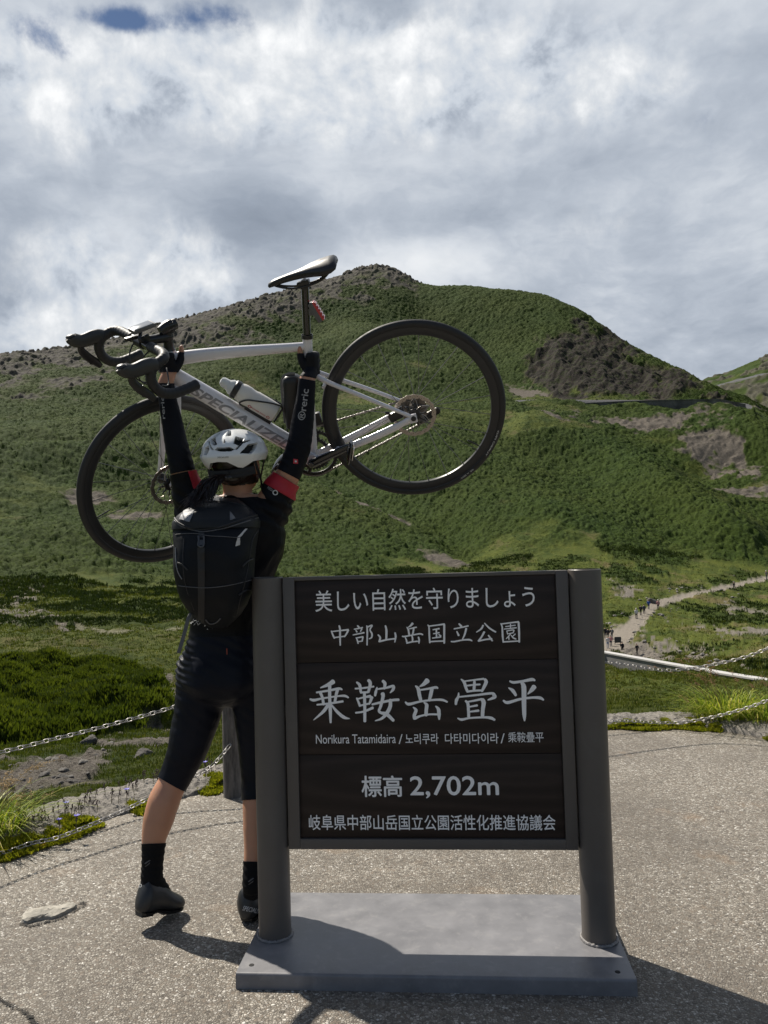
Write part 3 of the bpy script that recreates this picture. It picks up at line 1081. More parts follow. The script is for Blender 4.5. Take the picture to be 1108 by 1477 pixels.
def make_pavement():
    n = len(EC)
    jag = (fbm(ES * 6, ES * 0 + 3, 4, 5) - .5) * .09
    e = EC + EN * jag[:, None]
    rows = []
    for f in (0, .02, .1, .3, .6, 1.0):
        p = e * (1 - f) + np.array([0, -6.0]) * f if f else e
        p = e * (1 - f) + np.stack([e[:, 0] * 1.2, np.full(n, -6.0)], 1) * f
        rows.append(np.stack([p[:, 0], p[:, 1], np.zeros(n)], 1))
    drop = rows[0].copy()
    drop[:, 2] = -.12
    ob = strip('pavement', [drop] + rows, pavement_material())
    tag(ob, 'worn exposed aggregate pavement of the viewpoint terrace', 'pavement', kind='structure')
    # stony verge beyond the pavement edge
    m = mat('verge_stone', (.22, .20, .175), .9, var=.55, vscale=46, bump=1.0, bscale=120, dirt=(.07, .062, .05), bdist=.014)
    ks = np.linspace(0, 1, 60)
    wid = np.interp(_eaz, np.radians([-30, -24, -18, -11, 0, 15, 30]), [.48, .50, .50, .42, .4, .42, .5])
    rows = []
    for q in ks:
        off = .0 + wid * q
        p = EC + EN * (off + (0 if q > 0 else -.02))[:, None]
        z = .018 + .035 * math.sin(math.pi * min(1, q * 1.15)) - .22 * sstep(np.array(q), .86, 1.0)
        zz = z + (np.maximum(vnoise(p[:, 0] * 42, p[:, 1] * 42, 9), vnoise(p[:, 0] * 27, p[:, 1] * 27, 29)) ** 2 - .3) * .022 + (vnoise(p[:, 0] * 9, p[:, 1] * 9, 19) - .5) * .02
        if q == 0:
            zz = zz * 0 - .06
        rows.append(np.stack([p[:, 0], p[:, 1], zz], 1))
    ob = strip('verge', rows, m)
    tag(ob, 'rough stone verge along the edge of the pavement', 'verge', kind='structure')


make_pavement()

# ================================================================ SIGN
def make_sign():
    steel = mat('painted_steel', (.098, .086, .076), .45, spec=.4, var=.08, vscale=3, bump=.12, bscale=240, dirt=(.115, .103, .093), bdist=.0006)
    platem = mat('plate_steel', (.165, .162, .168), .38, var=.20, vscale=9, bump=.10, bscale=180, dirt=(.24, .232, .228), bdist=.0006)
    weldm = mat('weld_bead', (.20, .19, .185), .6, metal=.2, var=.3, vscale=90, bump=.6, bscale=260)
    dark = mat('bolt_hole', (.008, .008, .008), .8)
    # stained boards with grain
    wood = bpy.data.materials.new('stained_board')
    wood.use_nodes = True
    k = NT(wood.node_tree)
    b = wood.node_tree.nodes['Principled BSDF']
    o = k.add('ShaderNodeTexCoord').outputs['Object']
    mp = k.add('ShaderNodeMapping')
    mp.inputs['Scale'].default_value = (1.1, 6, 9)
    k.link(o, mp.inputs[0])
    g = k.add('ShaderNodeTexWave', wave_type='RINGS', rings_direction='SPHERICAL')
    g.inputs['Scale'].default_value = .9
    g.inputs['Distortion'].default_value = 5.0
    g.inputs['Detail'].default_value = 3
    g.inputs['Detail Scale'].default_value = .8
    k.link(mp.outputs[0], g.inputs['Vector'])
    fib = k.noise(mp.outputs[0], 14, 5, .7)
    gg = k.math('ADD', k.math('MULTIPLY', g.outputs['Fac'], .6), k.math('MULTIPLY', fib, .6))
    k.link(k.ramp(gg, [(.2, (.0135, .0075, .0058)), (.6, (.0190, .0112, .0088)), (1.0, (.030, .0185, .0145))]), b.inputs['Base Color'])
    b.inputs['Roughness'].default_value = .5
    b.inputs['Specular IOR Level'].default_value = .3
    bn = k.add('ShaderNodeBump')
    bn.inputs['Strength'].default_value = .16
    bn.inputs['Distance'].default_value = .0012
    k.link(gg, bn.inputs['Height'])
    k.link(bn.outputs[0], b.inputs['Normal'])
    white = mat('white_paint', (.90, .88, .85), .6, var=.04, vscale=40)

    PL, PR = P(397, 1340, 2.66), P(864, 1346, 2.572)
    PL.z = PR.z = 0
    xd = (PR - PL).normalized()
    yd = Vector((-xd.y, xd.x, 0))
    half = (PR - PL).length / 2
    org = (PL + PR) / 2
    Mw = basis(org, xd, yd)
    e = empty('park_sign', org, 'dark park sign board with white writing between two steel posts', 'sign', mat=Mw)
    Mi = Mw.inverted()

    def onplane(px, py, y0):
        """photo pixel on the sign plane y=y0 -> local x, z"""
        a = Mi @ Vector(CAM)
        d = (Mi.to_3x3()) @ Vector(ray(px, py))
        t = (y0 - a.y) / d.y
        q = a + d * t
        return q.x, q.z
    PT = .047
    # folded steel base plate
    fl = Mi @ Pz(340, 1427, 0.0)
    fr = Mi @ Pz(920, 1437, 0.0)
    bl, br_ = Mi @ Pz(400, 1288, PT), Mi @ Pz(868, 1290, PT)
    y0 = (fl.y + fr.y) / 2
    y1 = (bl.y + br_.y) / 2
    xa, xb = fl.x, fr.x
    mb = MB()
    prof = [(y0, 0.0), (y0 + .002, PT - .008)]
    for q in range(1, 5):
        a = math.pi / 2 * q / 4
        prof.append((y0 + .010 - .008 * math.cos(a), PT - .008 + .008 * math.sin(a)))
    prof += [(y0 + (y1 - y0) * f, PT) for f in (.25, .5, .75)] + [(y1, PT), (y1, PT - .006)]
    inner = [(y1, 0.0)]
    rings = [[(x, y, z) for y, z in prof + inner] for x in (xa, xa + .001, xb - .001, xb)]
    mb.rings(rings, close=True)
    plate = mb.build('base_plate', platem, e, ang=30)
    for px, py in ((363, 1392), (891, 1402)):
        hole = MB()
        c = Mi @ Pz(px, py, PT)
        hole.lathe([(.0001, .0012), (.0075, .0012), (.0085, .0002)], (c.x, c.y, PT), (0, 0, 1), 20)
        hole.build('bolt_hole', dark, plate)
    top = onplane(387, 833, 0)[1], onplane(845, 820, 0)[1]
    ztop = sum(top) / 2
    R = .0545
    for sx in (-1, 1):
        mb = MB()
        c = Vector((sx * half, 0, PT))
        mb.lathe([(R, 0), (R, ztop - PT - .003), (R - .003, ztop - PT), (R - .006, ztop - PT), (R - .006, ztop - PT - .05), (.0001, ztop - PT - .05)], c, (0, 0, 1), 48)
        p = mb.build('post', steel, e, ang=30)
        mb = MB()
        rr = random.Random(5 + sx)
        ring = [c + Vector((math.cos(a) * (R + .002 + rr.uniform(-.0012, .0012)), math.sin(a) * (R + .002), .002 + rr.uniform(0, .003)))
                for a in [2 * math.pi * q / 90 for q in range(90)]]
        mb.tube(ring, [.0050 + .0006 * math.sin(q * 1.9) for q in range(90)], 8, closed=True)
        mb.build('weld_bead', weldm, p)
    # frame of the board
    YF, YB = -.022, .022
    xl, xr = -(half - R - .003), (half - R - .003)
    zb = (onplane(420, 1226, YF)[1] + onplane(836, 1226, YF)[1]) / 2
    zt = ztop - .002
    fw = .040
    mb = MB()
    mb.box(((xl + fw / 2), 0, (zb + zt) / 2), (fw, YB - YF, zt - zb), bev=.003)
    mb.box(((xr - fw / 2), 0, (zb + zt) / 2), (fw, YB - YF, zt - zb), bev=.003)
    mb.box((0, 0, zb + .017), (xr - xl - 2 * fw + .0005, YB - YF - .002, .034), bev=.002)
    mb.box((0, 0, zt - .006), (xr - xl - 2 * fw + .0005, YB - YF - .002, .012), bev=.002)
    mb.build('frame', steel, e, ang=30)
    for sx in (-1, 1):
        for z in (zt - .04, (zb + zt) / 2, zb + .05):
            br = MB()
            br.box((sx * (half - R - .002), 0, z), (.012, .018, .035), bev=.001)
            br.build('bracket', steel, e)
    # three boards
    z1 = onplane(620, 954, YF)[1]
    z2 = onplane(620, 1089, YF)[1]
    YW = YF + .009
    lim = [zt - .0125, z1, z2, zb + .0345]
    for q in range(3):
        a, c = lim[q], lim[q + 1]
        mb = MB()
        mb.box((0, (YW + YB) / 2, (a + c) / 2), (xr - xl - 2 * fw - .001, YB - YW - .004, a - c - .0016), bev=.0012)
        # own origin per board so that the grain differs
        og = Vector((.21 * (q - 1) + .1, 0, (a + c) / 2 + (.02, -.03, .05)[q]))
        bo = mb.build('board', wood, None, origin=og, ang=30)
        bo.parent = e
    YT = YW + .0018

    def line(text, x0, y0, x1, y1, off=0.0, wd=None, hgt=None, shear=0, name='lettering'):
        ax, az = onplane(x0, y0, YT)
        cx, cz = onplane(x1, y1, YT)
        h = onplane((x0 + x1) / 2, (y0 + y1) / 2 - hgt / 2, YT)[1] - onplane((x0 + x1) / 2, (y0 + y1) / 2 + hgt / 2, YT)[1]
        M4 = basis(((ax + cx) / 2, YT - .0022, (az + cz) / 2), (cx - ax, 0, 0), (0, 0, 1))
        return text_mesh(name, text, .03, white, e, M4, bold=off, width=cx - ax, height=h, shear=shear, extrude=.0006)
    line('美しい自然を守りましょう', 455, 866, 771, 861, .0003, hgt=31)
    line('岐阜県中部山岳国立公園活性化推進協議会', 446, 1187, 801, 1185, .0003, hgt=22)
    line('標高', 522, 1134, 580, 1133.5, .0011, hgt=30)
    line('2,702m', 592, 1136, 719, 1134, .0012, hgt=31)
    line('Norikura Tatamidaira', 456, 1066, 571, 1065, 0, hgt=13)
    line('/', 575, 1066, 581, 1065.5, 0, hgt=14)
    line('노리쿠라', 585, 1065.5, 632.5, 1065, 0.0002, hgt=15)
    line('다타미다이라', 642, 1065, 719, 1064.5, 0.0002, hgt=15)
    line('/', 722, 1065, 728, 1064.5, 0, hgt=14)
    line('乘鞍疊平', 733, 1063.5, 784, 1062.5, 0, hgt=15)

    # brushed characters: strokes (x, y, width)
    Zm = {2: (435, 970, 8.207), 3: (570, 970, 9.233), 4: (640, 970, 6.925), 5: (440, 840, 6.156), 6: (610, 840, 6.156)}

    def brush(zm, strokes, depth, name='lettering', wk=1.0):
        ox, oy, s = Zm[zm]
        mb = MB()
        for si, st in enumerate(strokes):
            pts = [onplane(ox + x / s, oy + y / s, YT) for x, y, w in st]
            ws = [w / s * wk * 2.61 / 1105 / 2 for x, y, w in st]
            if len(pts) > 2:
                sp = spline([(a, b_, 0) for a, b_ in pts], 6)
                wl = lerp_list(ws, len(sp))
            else:
                sp = [Vector((pts[0][0] + (pts[1][0] - pts[0][0]) * q / 6, pts[0][1] + (pts[1][1] - pts[0][1]) * q / 6, 0)) for q in range(7)]
                wl = lerp_list(ws, 7)
            L, Rr = [], []
            n = len(sp)
            tn = []
            for i in range(n):
                t = (sp[min(i + 1, n - 1)] - sp[max(i - 1, 0)]).normalized()
                tn.append(t)
                nn = Vector((-t.y, t.x, 0))
                L.append(sp[i] + nn * wl[i])
                Rr.append(sp[i] - nn * wl[i])
            def arc(c, t, w, start):
                nn = Vector((-t.y, t.x, 0))
                out = []
                for q in range(1, 5):
                    a = math.pi * q / 5
                    out.append(c + nn * (w * math.cos(a)) * (1 if start else -1) * -1 + t * (w * .75 * math.sin(a)) * (-1 if start else 1))
                return out
            y = YT - .0018 - .00007 * si
            loopp = L + [p for p in reversed(arc(sp[-1], tn[-1], wl[-1], False))] + Rr[::-1] + [p for p in reversed(arc(sp[0], tn[0], wl[0], True))]
            # ribbon quads plus end fans keep concave strokes clean
            top_ = [(p.x, y, p.y) for p in L] + [(p.x, y, p.y) for p in Rr]
            fs = [(i, i + 1, n + i + 1, n + i) for i in range(n - 1)]
            mb.add(top_, fs)
            for st_, ii in ((True, 0), (False, n - 1)):
                a = arc(sp[ii], tn[ii], wl[ii], st_)
                ends = [L[ii], Rr[ii]]
                if (a[0] - L[ii]).length > (a[0] - Rr[ii]).length:
                    a = a[::-1]
                poly = [L[ii]] + a + [Rr[ii]]
                mb.add([(p.x, y, p.y) for p in poly], [tuple(range(len(poly)))])
        ob = mb.build(name, white, e, smooth=False)
        return ob
    brush(2, [[(375, 108, 58), (320, 142, 44), (225, 180, 12)], [(180, 235, 22), (320, 213, 26), (440, 190, 32), (480, 200, 20)],
              [(105, 315, 24), (150, 326, 34), (250, 305, 22), (420, 280, 20), (510, 275, 30), (555, 295, 20)],
              [(185, 380, 20), (330, 365, 24), (490, 340, 26)], [(225, 240, 36), (250, 300, 32), (262, 375, 34)],
              [(428, 200, 40), (412, 260, 35), (396, 350, 32)], [(335, 150, 40), (335, 300, 38), (342, 450, 40), (346, 590, 24)],
              [(320, 375, 40), (260, 460, 38), (145, 560, 10)], [(355, 380, 18), (420, 460, 35), (500, 527, 40), (572, 545, 8)]], 0)
    brush(2, [[(638, 190, 20), (740, 182, 22), (855, 165, 22)], [(655, 115, 22), (690, 150, 36), (702, 225, 30)], [(795, 92, 38), (815, 130, 40), (792, 230, 30)],
              [(700, 236, 24), (785, 232, 24)], [(655, 302, 20), (680, 360, 28), (692, 395, 28)], [(665, 312, 18), (740, 292, 22), (815, 280, 36)],
              [(832, 292, 40), (817, 340, 32), (802, 372, 20)], [(695, 390, 22), (800, 367, 22)], [(642, 475, 20), (740, 460, 24), (845, 416, 32)],
              [(745, 240, 34), (750, 400, 36), (750, 575, 34)], [(965, 100, 36), (988, 130, 40), (980, 190, 26)], [(895, 175, 16), (880, 230, 34), (872, 272, 26)],
              [(892, 196, 18), (1000, 180, 24), (1085, 160, 34), (1084, 200, 36), (1050, 238, 12)],
              [(962, 250, 48), (965, 290, 40), (937, 400, 34), (918, 452, 30), (945, 476, 32), (1010, 492, 44), (1088, 566, 34)],
              [(1052, 322, 36), (1050, 400, 44), (1010, 480, 44), (950, 542, 30), (872, 570, 10)], [(838, 376, 24), (940, 352, 28), (1080, 325, 30), (1150, 320, 30)]], 0)
    brush(3, [[(428, 108, 70), (380, 155, 45), (328, 185, 14)], [(272, 178, 18), (308, 215, 48), (325, 300, 48), (345, 378, 40)],
              [(332, 232, 22), (440, 215, 28), (540, 197, 36), (568, 208, 22)], [(490, 222, 48), (475, 290, 48), (456, 370, 38)],
              [(138, 392, 20), (185, 420, 40), (330, 386, 26), (480, 366, 26), (620, 362, 32), (694, 390, 24)],
              [(385, 397, 16), (420, 430, 48), (415, 500, 46), (412, 565, 46)], [(242, 462, 16), (278, 500, 44), (256, 570, 44), (262, 610, 46)],
              [(268, 606, 42), (340, 577, 26), (450, 556, 24), (575, 556, 26)], [(542, 447, 18), (578, 490, 46), (585, 560, 48), (587, 622, 20)]], 0)
    brush(4, [[(175, 67, 12), (205, 97, 30), (222, 150, 28), (240, 190, 26)], [(208, 86, 14), (300, 74, 16), (400, 62, 20)],
              [(412, 68, 28), (424, 95, 36), (400, 150, 30), (382, 186, 22)], [(232, 131, 16), (300, 122, 18), (362, 118, 18)],
              [(308, 82, 22), (306, 130, 30), (302, 182, 26)], [(242, 189, 20), (310, 180, 20), (380, 178, 20)],
              [(150, 202, 12), (146, 240, 24), (128, 275, 32), (122, 316, 22)],
              [(158, 242, 16), (320, 225, 20), (478, 207, 24), (504, 228, 38), (506, 246, 34), (442, 273, 12)],
              [(220, 282, 20), (242, 312, 30), (248, 380, 28), (250, 440, 28)], [(244, 291, 16), (310, 279, 20), (380, 264, 22)],
              [(387, 270, 38), (400, 300, 42), (391, 370, 36), (388, 440, 34)], [(264, 340, 16), (334, 327, 22)], [(264, 390, 16), (348, 379, 24)],
              [(142, 456, 14), (182, 468, 26), (260, 453, 18), (400, 446, 20), (470, 452, 30), (508, 471, 22)]], 0)
    brush(4, [[(662, 86, 18), (700, 98, 26), (790, 86, 24), (880, 69, 32), (910, 78, 18)], [(648, 152, 10), (690, 180, 36), (720, 226, 26)],
              [(903, 142, 48), (880, 172, 40), (840, 214, 10)], [(598, 280, 20), (640, 299, 30), (760, 266, 24), (880, 250, 22), (960, 252, 30), (996, 272, 18)],
              [(778, 100, 26), (800, 145, 48), (802, 300, 44), (805, 420, 38), (808, 482, 12)]], 0)
    # the park name, in the thinner brush hand
    brush(5, [[(235, 432, 12), (250, 470, 16), (262, 496, 14)], [(240, 436, 10), (310, 428, 12), (385, 420, 16)], [(385, 424, 18), (370, 455, 16), (352, 482, 12)],
              [(258, 490, 12), (350, 478, 12)], [(305, 385, 14), (312, 420, 18), (312, 480, 18), (314, 558, 12)]], 0)
    brush(5, [[(468, 385, 14), (480, 398, 16)], [(438, 415, 10), (480, 408, 12), (512, 400, 12)], [(452, 425, 10), (462, 440, 14)], [(505, 412, 14), (494, 436, 10)],
              [(428, 466, 10), (480, 455, 12), (525, 446, 14)], [(455, 490, 10), (466, 515, 14), (472, 542, 12)], [(462, 492, 10), (515, 482, 14)], [(516, 484, 14), (508, 520, 12)],
              [(472, 526, 10), (512, 520, 10)], [(550, 385, 12), (554, 440, 16), (552, 555, 12)], [(556, 396, 12), (596, 382, 16), (578, 420, 12), (595, 455, 16), (592, 488, 14), (570, 500, 8)]], 0)
    brush(5, [[(715, 385, 14), (724, 430, 20), (722, 505, 18)], [(650, 465, 12), (668, 490, 18), (660, 525, 18)], [(664, 524, 16), (730, 508, 14), (795, 500, 14)],
              [(800, 448, 14), (806, 480, 18), (798, 530, 10)]], 0)
    brush(5, [[(955, 365, 22), (938, 384, 16), (918, 398, 8)], [(905, 398, 10), (918, 420, 16), (926, 466, 16)], [(928, 412, 10), (968, 402, 12), (990, 398, 12)],
              [(966, 405, 16), (962, 435, 16), (956, 462, 14)], [(865, 478, 12), (885, 480, 14), (960, 466, 12), (1020, 456, 14), (1046, 464, 12)],
              [(950, 472, 12), (956, 500, 16), (954, 528, 14)], [(892, 490, 10), (902, 515, 14), (906, 540, 14)], [(905, 538, 14), (960, 526, 12), (1012, 522, 12)],
              [(1008, 486, 14), (1014, 510, 16), (1012, 540, 10)]], 0)
    brush(6, [[(45, 378, 10), (55, 400, 14), (58, 470, 16), (62, 535, 14)], [(55, 388, 12), (120, 380, 12), (190, 370, 16)], [(190, 374, 18), (190, 450, 18), (190, 538, 16)],
              [(62, 526, 12), (125, 522, 12), (185, 520, 12)], [(90, 420, 10), (145, 410, 14)], [(95, 455, 10), (145, 446, 12)], [(85, 494, 10), (160, 484, 12)],
              [(120, 418, 14), (122, 490, 14)], [(142, 462, 10), (160, 476, 14)]], 0)
    brush(6, [[(322, 368, 14), (342, 390, 20)], [(278, 412, 12), (340, 400, 12), (402, 386, 14)], [(302, 436, 12), (318, 470, 18)], [(385, 410, 18), (372, 460, 16), (352, 505, 10)],
              [(252, 524, 12), (280, 525, 14), (350, 512, 12), (410, 508, 16), (436, 518, 12)]], 0)
    brush(6, [[(535, 382, 16), (518, 412, 16), (476, 442, 8)], [(548, 362, 10), (590, 405, 16), (646, 440, 14)], [(545, 440, 18), (520, 485, 16), (494, 520, 16)],
              [(494, 520, 14), (550, 508, 14), (612, 500, 14)], [(582, 470, 12), (600, 495, 16), (616, 518, 14)]], 0)
    brush(6, [[(692, 365, 10), (704, 395, 14), (708, 470, 16), (714, 530, 14)], [(702, 368, 12), (780, 358, 12), (848, 350, 16)], [(850, 354, 18), (854, 440, 18), (856, 530, 14)],
              [(712, 528, 12), (780, 524, 12), (850, 520, 12)], [(735, 392, 9), (820, 380, 10)], [(778, 370, 10), (778, 408, 10)], [(722, 414, 9), (830, 402, 11)],
              [(745, 430, 9), (752, 458, 10)], [(748, 430, 9), (806, 422, 10), (800, 448, 10)], [(752, 456, 9), (800, 448, 9)], [(778, 458, 11), (740, 500, 8)],
              [(762, 475, 10), (764, 506, 10)], [(785, 470, 9), (800, 490, 12), (826, 502, 11)], [(820, 458, 10), (798, 478, 8)]], 0)
    return e, Mw, onplane


SIGN, SIGN_M, _onp = make_sign()

# ================================================================ BICYCLE
BM = Matrix(((-.97021, -.00393, -.24223, -.26640), (.12397, -.86710, -.48247, 2.91230),
             (-.20814, -.49812, .84175, 1.69862), (0, 0, 0, 1)))       # pose found from the two wheels
STEER = .7084
_hax = Vector((-math.cos(math.radians(71)), 0, math.sin(math.radians(71))))
_piv = Vector((.365, 0, .532))
ST = Matrix.Translation(_piv) @ Matrix.Rotation(STEER, 4, _hax) @ Matrix.Translation(-_piv)
REAR = Vector((-.418, 0, .074))
FRONT = Vector((.575, 0, .074))
DT0, DT1 = Vector((0, 0, .004)), Vector((.392, 0, .452))
DTU = (DT1 - DT0).normalized()
DTN = Vector((-DTU.z, 0, DTU.x))
SEATC = Vector((-.117, 0, .420))
STU = SEATC.normalized()


def make_bike():
    paint = mat('pearl_paint', (.68, .655, .675), .32, var=.03, vscale=4, coat=.6)
    grey = mat('frame_lettering', (.24, .23, .24), .45)
    black = mat('black_alloy', (.012, .012, .013), .35, metal=0, var=.2, vscale=20)
    gloss = mat('gloss_carbon', (.010, .010, .011), .18, coat=.5)
    rubber = mat('tyre_rubber', (.017, .0165, .017), .62, var=.25, vscale=30, bump=.2, bscale=400)
    rimm = mat('rim_black', (.020, .020, .021), .38, var=.1)
    tape = mat('bar_tape', (.013, .013, .014), .58, var=.2, vscale=60, bump=.35, bscale=500, bdist=.0006)
    hoodm = mat('hood_rubber', (.030, .031, .031), .5, var=.1, bump=.3, bscale=700, bdist=.0004)
    silver = mat('silver_metal', (.62, .60, .57), .28, metal=1.0)
    spokem = mat('spoke_steel', (.20, .20, .20), .28, metal=.85)
    bronze = mat('rotor_steel', (.40, .36, .32), .34, metal=.9, var=.15, vscale=50)
    steel = mat('chain_steel', (.22, .21, .20), .38, metal=.85)
    dsteel = mat('cassette_steel', (.20, .18, .16), .35, metal=.9)
    sadm = mat('saddle_cover', (.015, .015, .016), .42)
    red = mat('red_lens', (.45, .012, .02), .22, coat=.5)
    greyp = mat('grey_plastic', (.10, .10, .10), .45)
    screen = mat('device_glass', (.30, .31, .32), .12, coat=.6)
    whitep = mat('tyre_print', (.55, .55, .55), .6)
    e = empty('road_bicycle', None, 'white drop-bar road bicycle held up overhead by the cyclist', 'bicycle', mat=BM)
    S = lambda p: ST @ Vector(p)

    # ---- frame
    fb = MB()
    hb, ht = Vector((.400, 0, .430)), _piv
    fb.tube([ht + _hax * .004, ht, ht - _hax * .03, hb + _hax * .03, hb, hb - _hax * .004], [.021, .0235, .0225, .026, .028, .027], 24)
    tt0, tt1 = Vector((.372, 0, .500)), SEATC + Vector((.002, 0, -.006))
    pts = [tt0.lerp(tt1, q / 10) + Vector((0, 0, .010 * math.sin(math.pi * q / 10) * (1 - q / 10))) for q in range(11)]
    fb.tube(pts, [(.026 - .0105 * q / 10, .020 - .005 * q / 10) for q in range(11)], 20, upv=(0, 0, 1))
    pts = [DT0.lerp(DT1, q / 10) for q in range(11)]
    fb.tube(pts, [(.031 + .002 * math.sin(q / 10 * math.pi), .029) for q in range(11)], 24, upv=DTN)
    fb.tube([Vector((0, 0, 0)), STU * .06, STU * .2, STU * .36, SEATC, SEATC + STU * .030], [.021, .019, .0175, .017, .0175, .0175], 20)
    fb.cyl((0, -.036, 0), (0, .036, 0), .024, 24)
    for sy in (-1, 1):
        dr = REAR + Vector((.006, sy * .067, .004))
        a = STU * .335 + Vector((-.010, sy * .012, 0))
        fb.tube(spline([a, a + Vector((-.045, sy * .022, -.040)), a.lerp(dr, .55) + Vector((0, sy * .012, 0)), dr], 5),
                [.0105, .0105, .0100, .0098, .0095, .009, .0088, .0086, .0084, .0082, .008, .0078, .0076, .0074, .0072, .0075], 12)
        c0 = Vector((-.012, sy * .026, -.002))
        fb.tube(spline([c0, Vector((-.085, sy * .036, .010)), Vector((-.24, sy * .056, .036)), Vector((-.36, sy * .066, .062)), dr], 4),
                [(.014, .011)] * 6 + [(.0145, .009)] * 6 + [(.012, .008)] * 3 + [(.010, .007)] * 2, 12, upv=(0, 0, 1))
        fb.box(REAR + Vector((.006, sy * .068, 0)), (.030, .010, .034), bev=.004)
    fb.tube(spline([Vector((-.100, -.035, .012)), Vector((-.108, 0, .016)), Vector((-.100, .035, .012))], 4), .008, 10)
    fb.tube(spline([Vector((-.128, -.030, .262)), Vector((-.134, 0, .266)), Vector((-.128, .030, .262))], 4), .0065, 10)
    frame = fb.build('frame', paint, e, ang=50)

    def on_dt(v):
        q = (.505 - v.x) / (DT1 - DT0).length
        r = .031 + .002 * math.sin(q * math.pi) + .0012
        a = v.y / r
        return DT0 + DTU * (.505 - v.x) + DTN * (math.sin(a) * r) + Vector((0, math.cos(a) * .0304, 0))
    t = text_mesh('lettering', 'SPECIALIZED', .05, grey, frame, on_dt, align='LEFT', offset=.0014, width=.425, shear=.30, height=.038, extrude=0)
    for sy in (-1, 1):
        MB().lathe([(.0001, .004), (.008, .004), (.010, 0), (.010, -.003)], REAR + Vector((.004, sy * .074, 0)), (0, sy, 0), 20).build('axle_end', black, frame)
    MB().lathe([(.0185, 0), (.0205, 0), (.0205, .014), (.0185, .014)], SEATC + STU * .022, STU, 24, closed=True).build('seat_clamp', black, frame)
    # ---- fork and front end, turned with the bars
    fk = MB()
    crown = hb - _hax * .012
    fk.lathe([(.012, .012), (.028, .006), (.030, -.010), (.022, -.020)], crown, _hax, 24)
    for sy in (-1, 1):
        a = crown - _hax * .004 + Vector((0, sy * .018, 0))
        b = crown - _hax * .040 + Vector((.004, sy * .042, 0))
        dr = FRONT + Vector((-.004, sy * .052, .004))
        p = spline([a, b, b.lerp(dr, .5) + Vector((-.006, sy * .004, 0)), dr], 5)
        n = len(p)
        fk.tube(p, [(.021 - .011 * q / n, .0115 - .004 * q / n) for q in range(n)], 14, upv=(1, 0, 0))
        fk.box(FRONT + Vector((-.002, sy * .053, -.001)), (.022, .009, .030), bev=.004)
    fk = [fk]
    f = fk[0].build('fork', paint, e, ang=50)
    f.data.transform(ST)
    MB().lathe([(.0001, .004), (.0075, .004), (.009, 0), (.009, -.004)], FRONT + Vector((0, .058, 0)), (0, 1, 0), 20).build('axle_end', black, f).data.transform(ST)

    # ---- wheels
    def wheel(c, rear):
        wh = MB()
        prof = []
        for q in range(20):
            a = 2 * math.pi * q / 20
            prof.append((.3255 + .0158 * math.cos(a), .0150 * math.sin(a)))
        rim = MB().lathe([(.318, .0135), (.3195, .0115), (.312, .0125), (.296, .0115), (.2885, .0075), (.2860, .0), (.2885, -.0075), (.296, -.0115),
                          (.312, -.0125), (.3195, -.0115), (.318, -.0135), (.313, -.009), (.311, 0), (.313, .009)], c, (0, 1, 0), 144, closed=True)
        w = rim.build('rear_wheel' if rear else 'front_wheel', rimm, e, ang=40)
        ty = MB().lathe(prof, c, (0, 1, 0), 144, closed=True).build('tyre', rubber, w)
        if rear:
            for a0, txt, ln in ((-28, 'TURBO PRO', .11), (-60, '700 x 30', .06)):
                def on_t(v, a0=a0, ln=ln):
                    a = math.radians(a0) - (v.x - ln / 2) / .324 * -1
                    r = .3250 + v.y
                    return c + Vector((-math.cos(a) * r, .0155, math.sin(a) * r))
                text_mesh('lettering', txt, .012, whitep, ty, on_t, width=ln, height=.0055, extrude=0, offset=.0002)
        # bright brake-free rim edge catching light
        parts = [w, ty]
        hb_ = MB()
        if rear:
            hb_.lathe([(.008, -.066), (.009, -.05), (.024, -.028), (.024, -.024), (.012, -.018), (.011, .02), (.021, .026), (.021, .030), (.013, .036), (.010, .062), (.008, .066)], c, (0, 1, 0), 28)
        else:
            hb_.lathe([(.008, -.049), (.010, -.040), (.020, -.032), (.020, -.028), (.011, -.022), (.010, .016), (.021, .022), (.021, .026), (.012, .030), (.009, .046)], c, (0, 1, 0), 28)
        parts.append(hb_.build('hub', black, w))
        fl = (.027, -.026) if rear else (.023, -.030)
        for q in range(24):
            side = q % 2
            a = 2 * math.pi * q / 24 + .05
            kx = (1 if (q // 2) % 2 else -1) * (1.25 if (rear or side == 0) else 0.05)
            ah = a + kx
            y = fl[side]
            p0 = c + Vector((math.cos(ah) * .021, y, math.sin(ah) * .021))
            p1 = c + Vector((math.cos(a) * .288, y * .06, math.sin(a) * .288))
            m_ = MB()
            m_.tube([p0, p1], .0013, 6)
            m_.cyl(p0.lerp(p1, .955), p1, .0019, 6)
            parts.append(m_.build('spoke', spokem, w))
        m_ = MB().cyl(c + Vector((.285, 0, .02) if not rear else (-.203, 0, -.198)), c + (Vector((.235, 0, .02)) if not rear else Vector((-.168, 0, -.165))), .0028, 8)
        parts.append(m_.build('valve', black, w))
        # disc rotor on the near side
        R0, yy = .080, (.040 if rear else .036)
        cc = c + Vector((0, yy, 0))
        rt = MB()
        nseg = 120
        rg = []
        for q in range(nseg):
            a = 2 * math.pi * q / nseg
            ro = R0 + .0012 * math.sin(a * 18)
            ri = .0655 + .0018 * math.sin(a * 18 + 1.2)
            rg.append([cc + Vector((math.cos(a) * r, h, math.sin(a) * r)) for r, h in ((ro, .0009), (ro, -.0009), (ri, -.0009), (ri, .0009))])
        rg.append(rg[0])
        rt.rings(rg, close=True, cap=False)
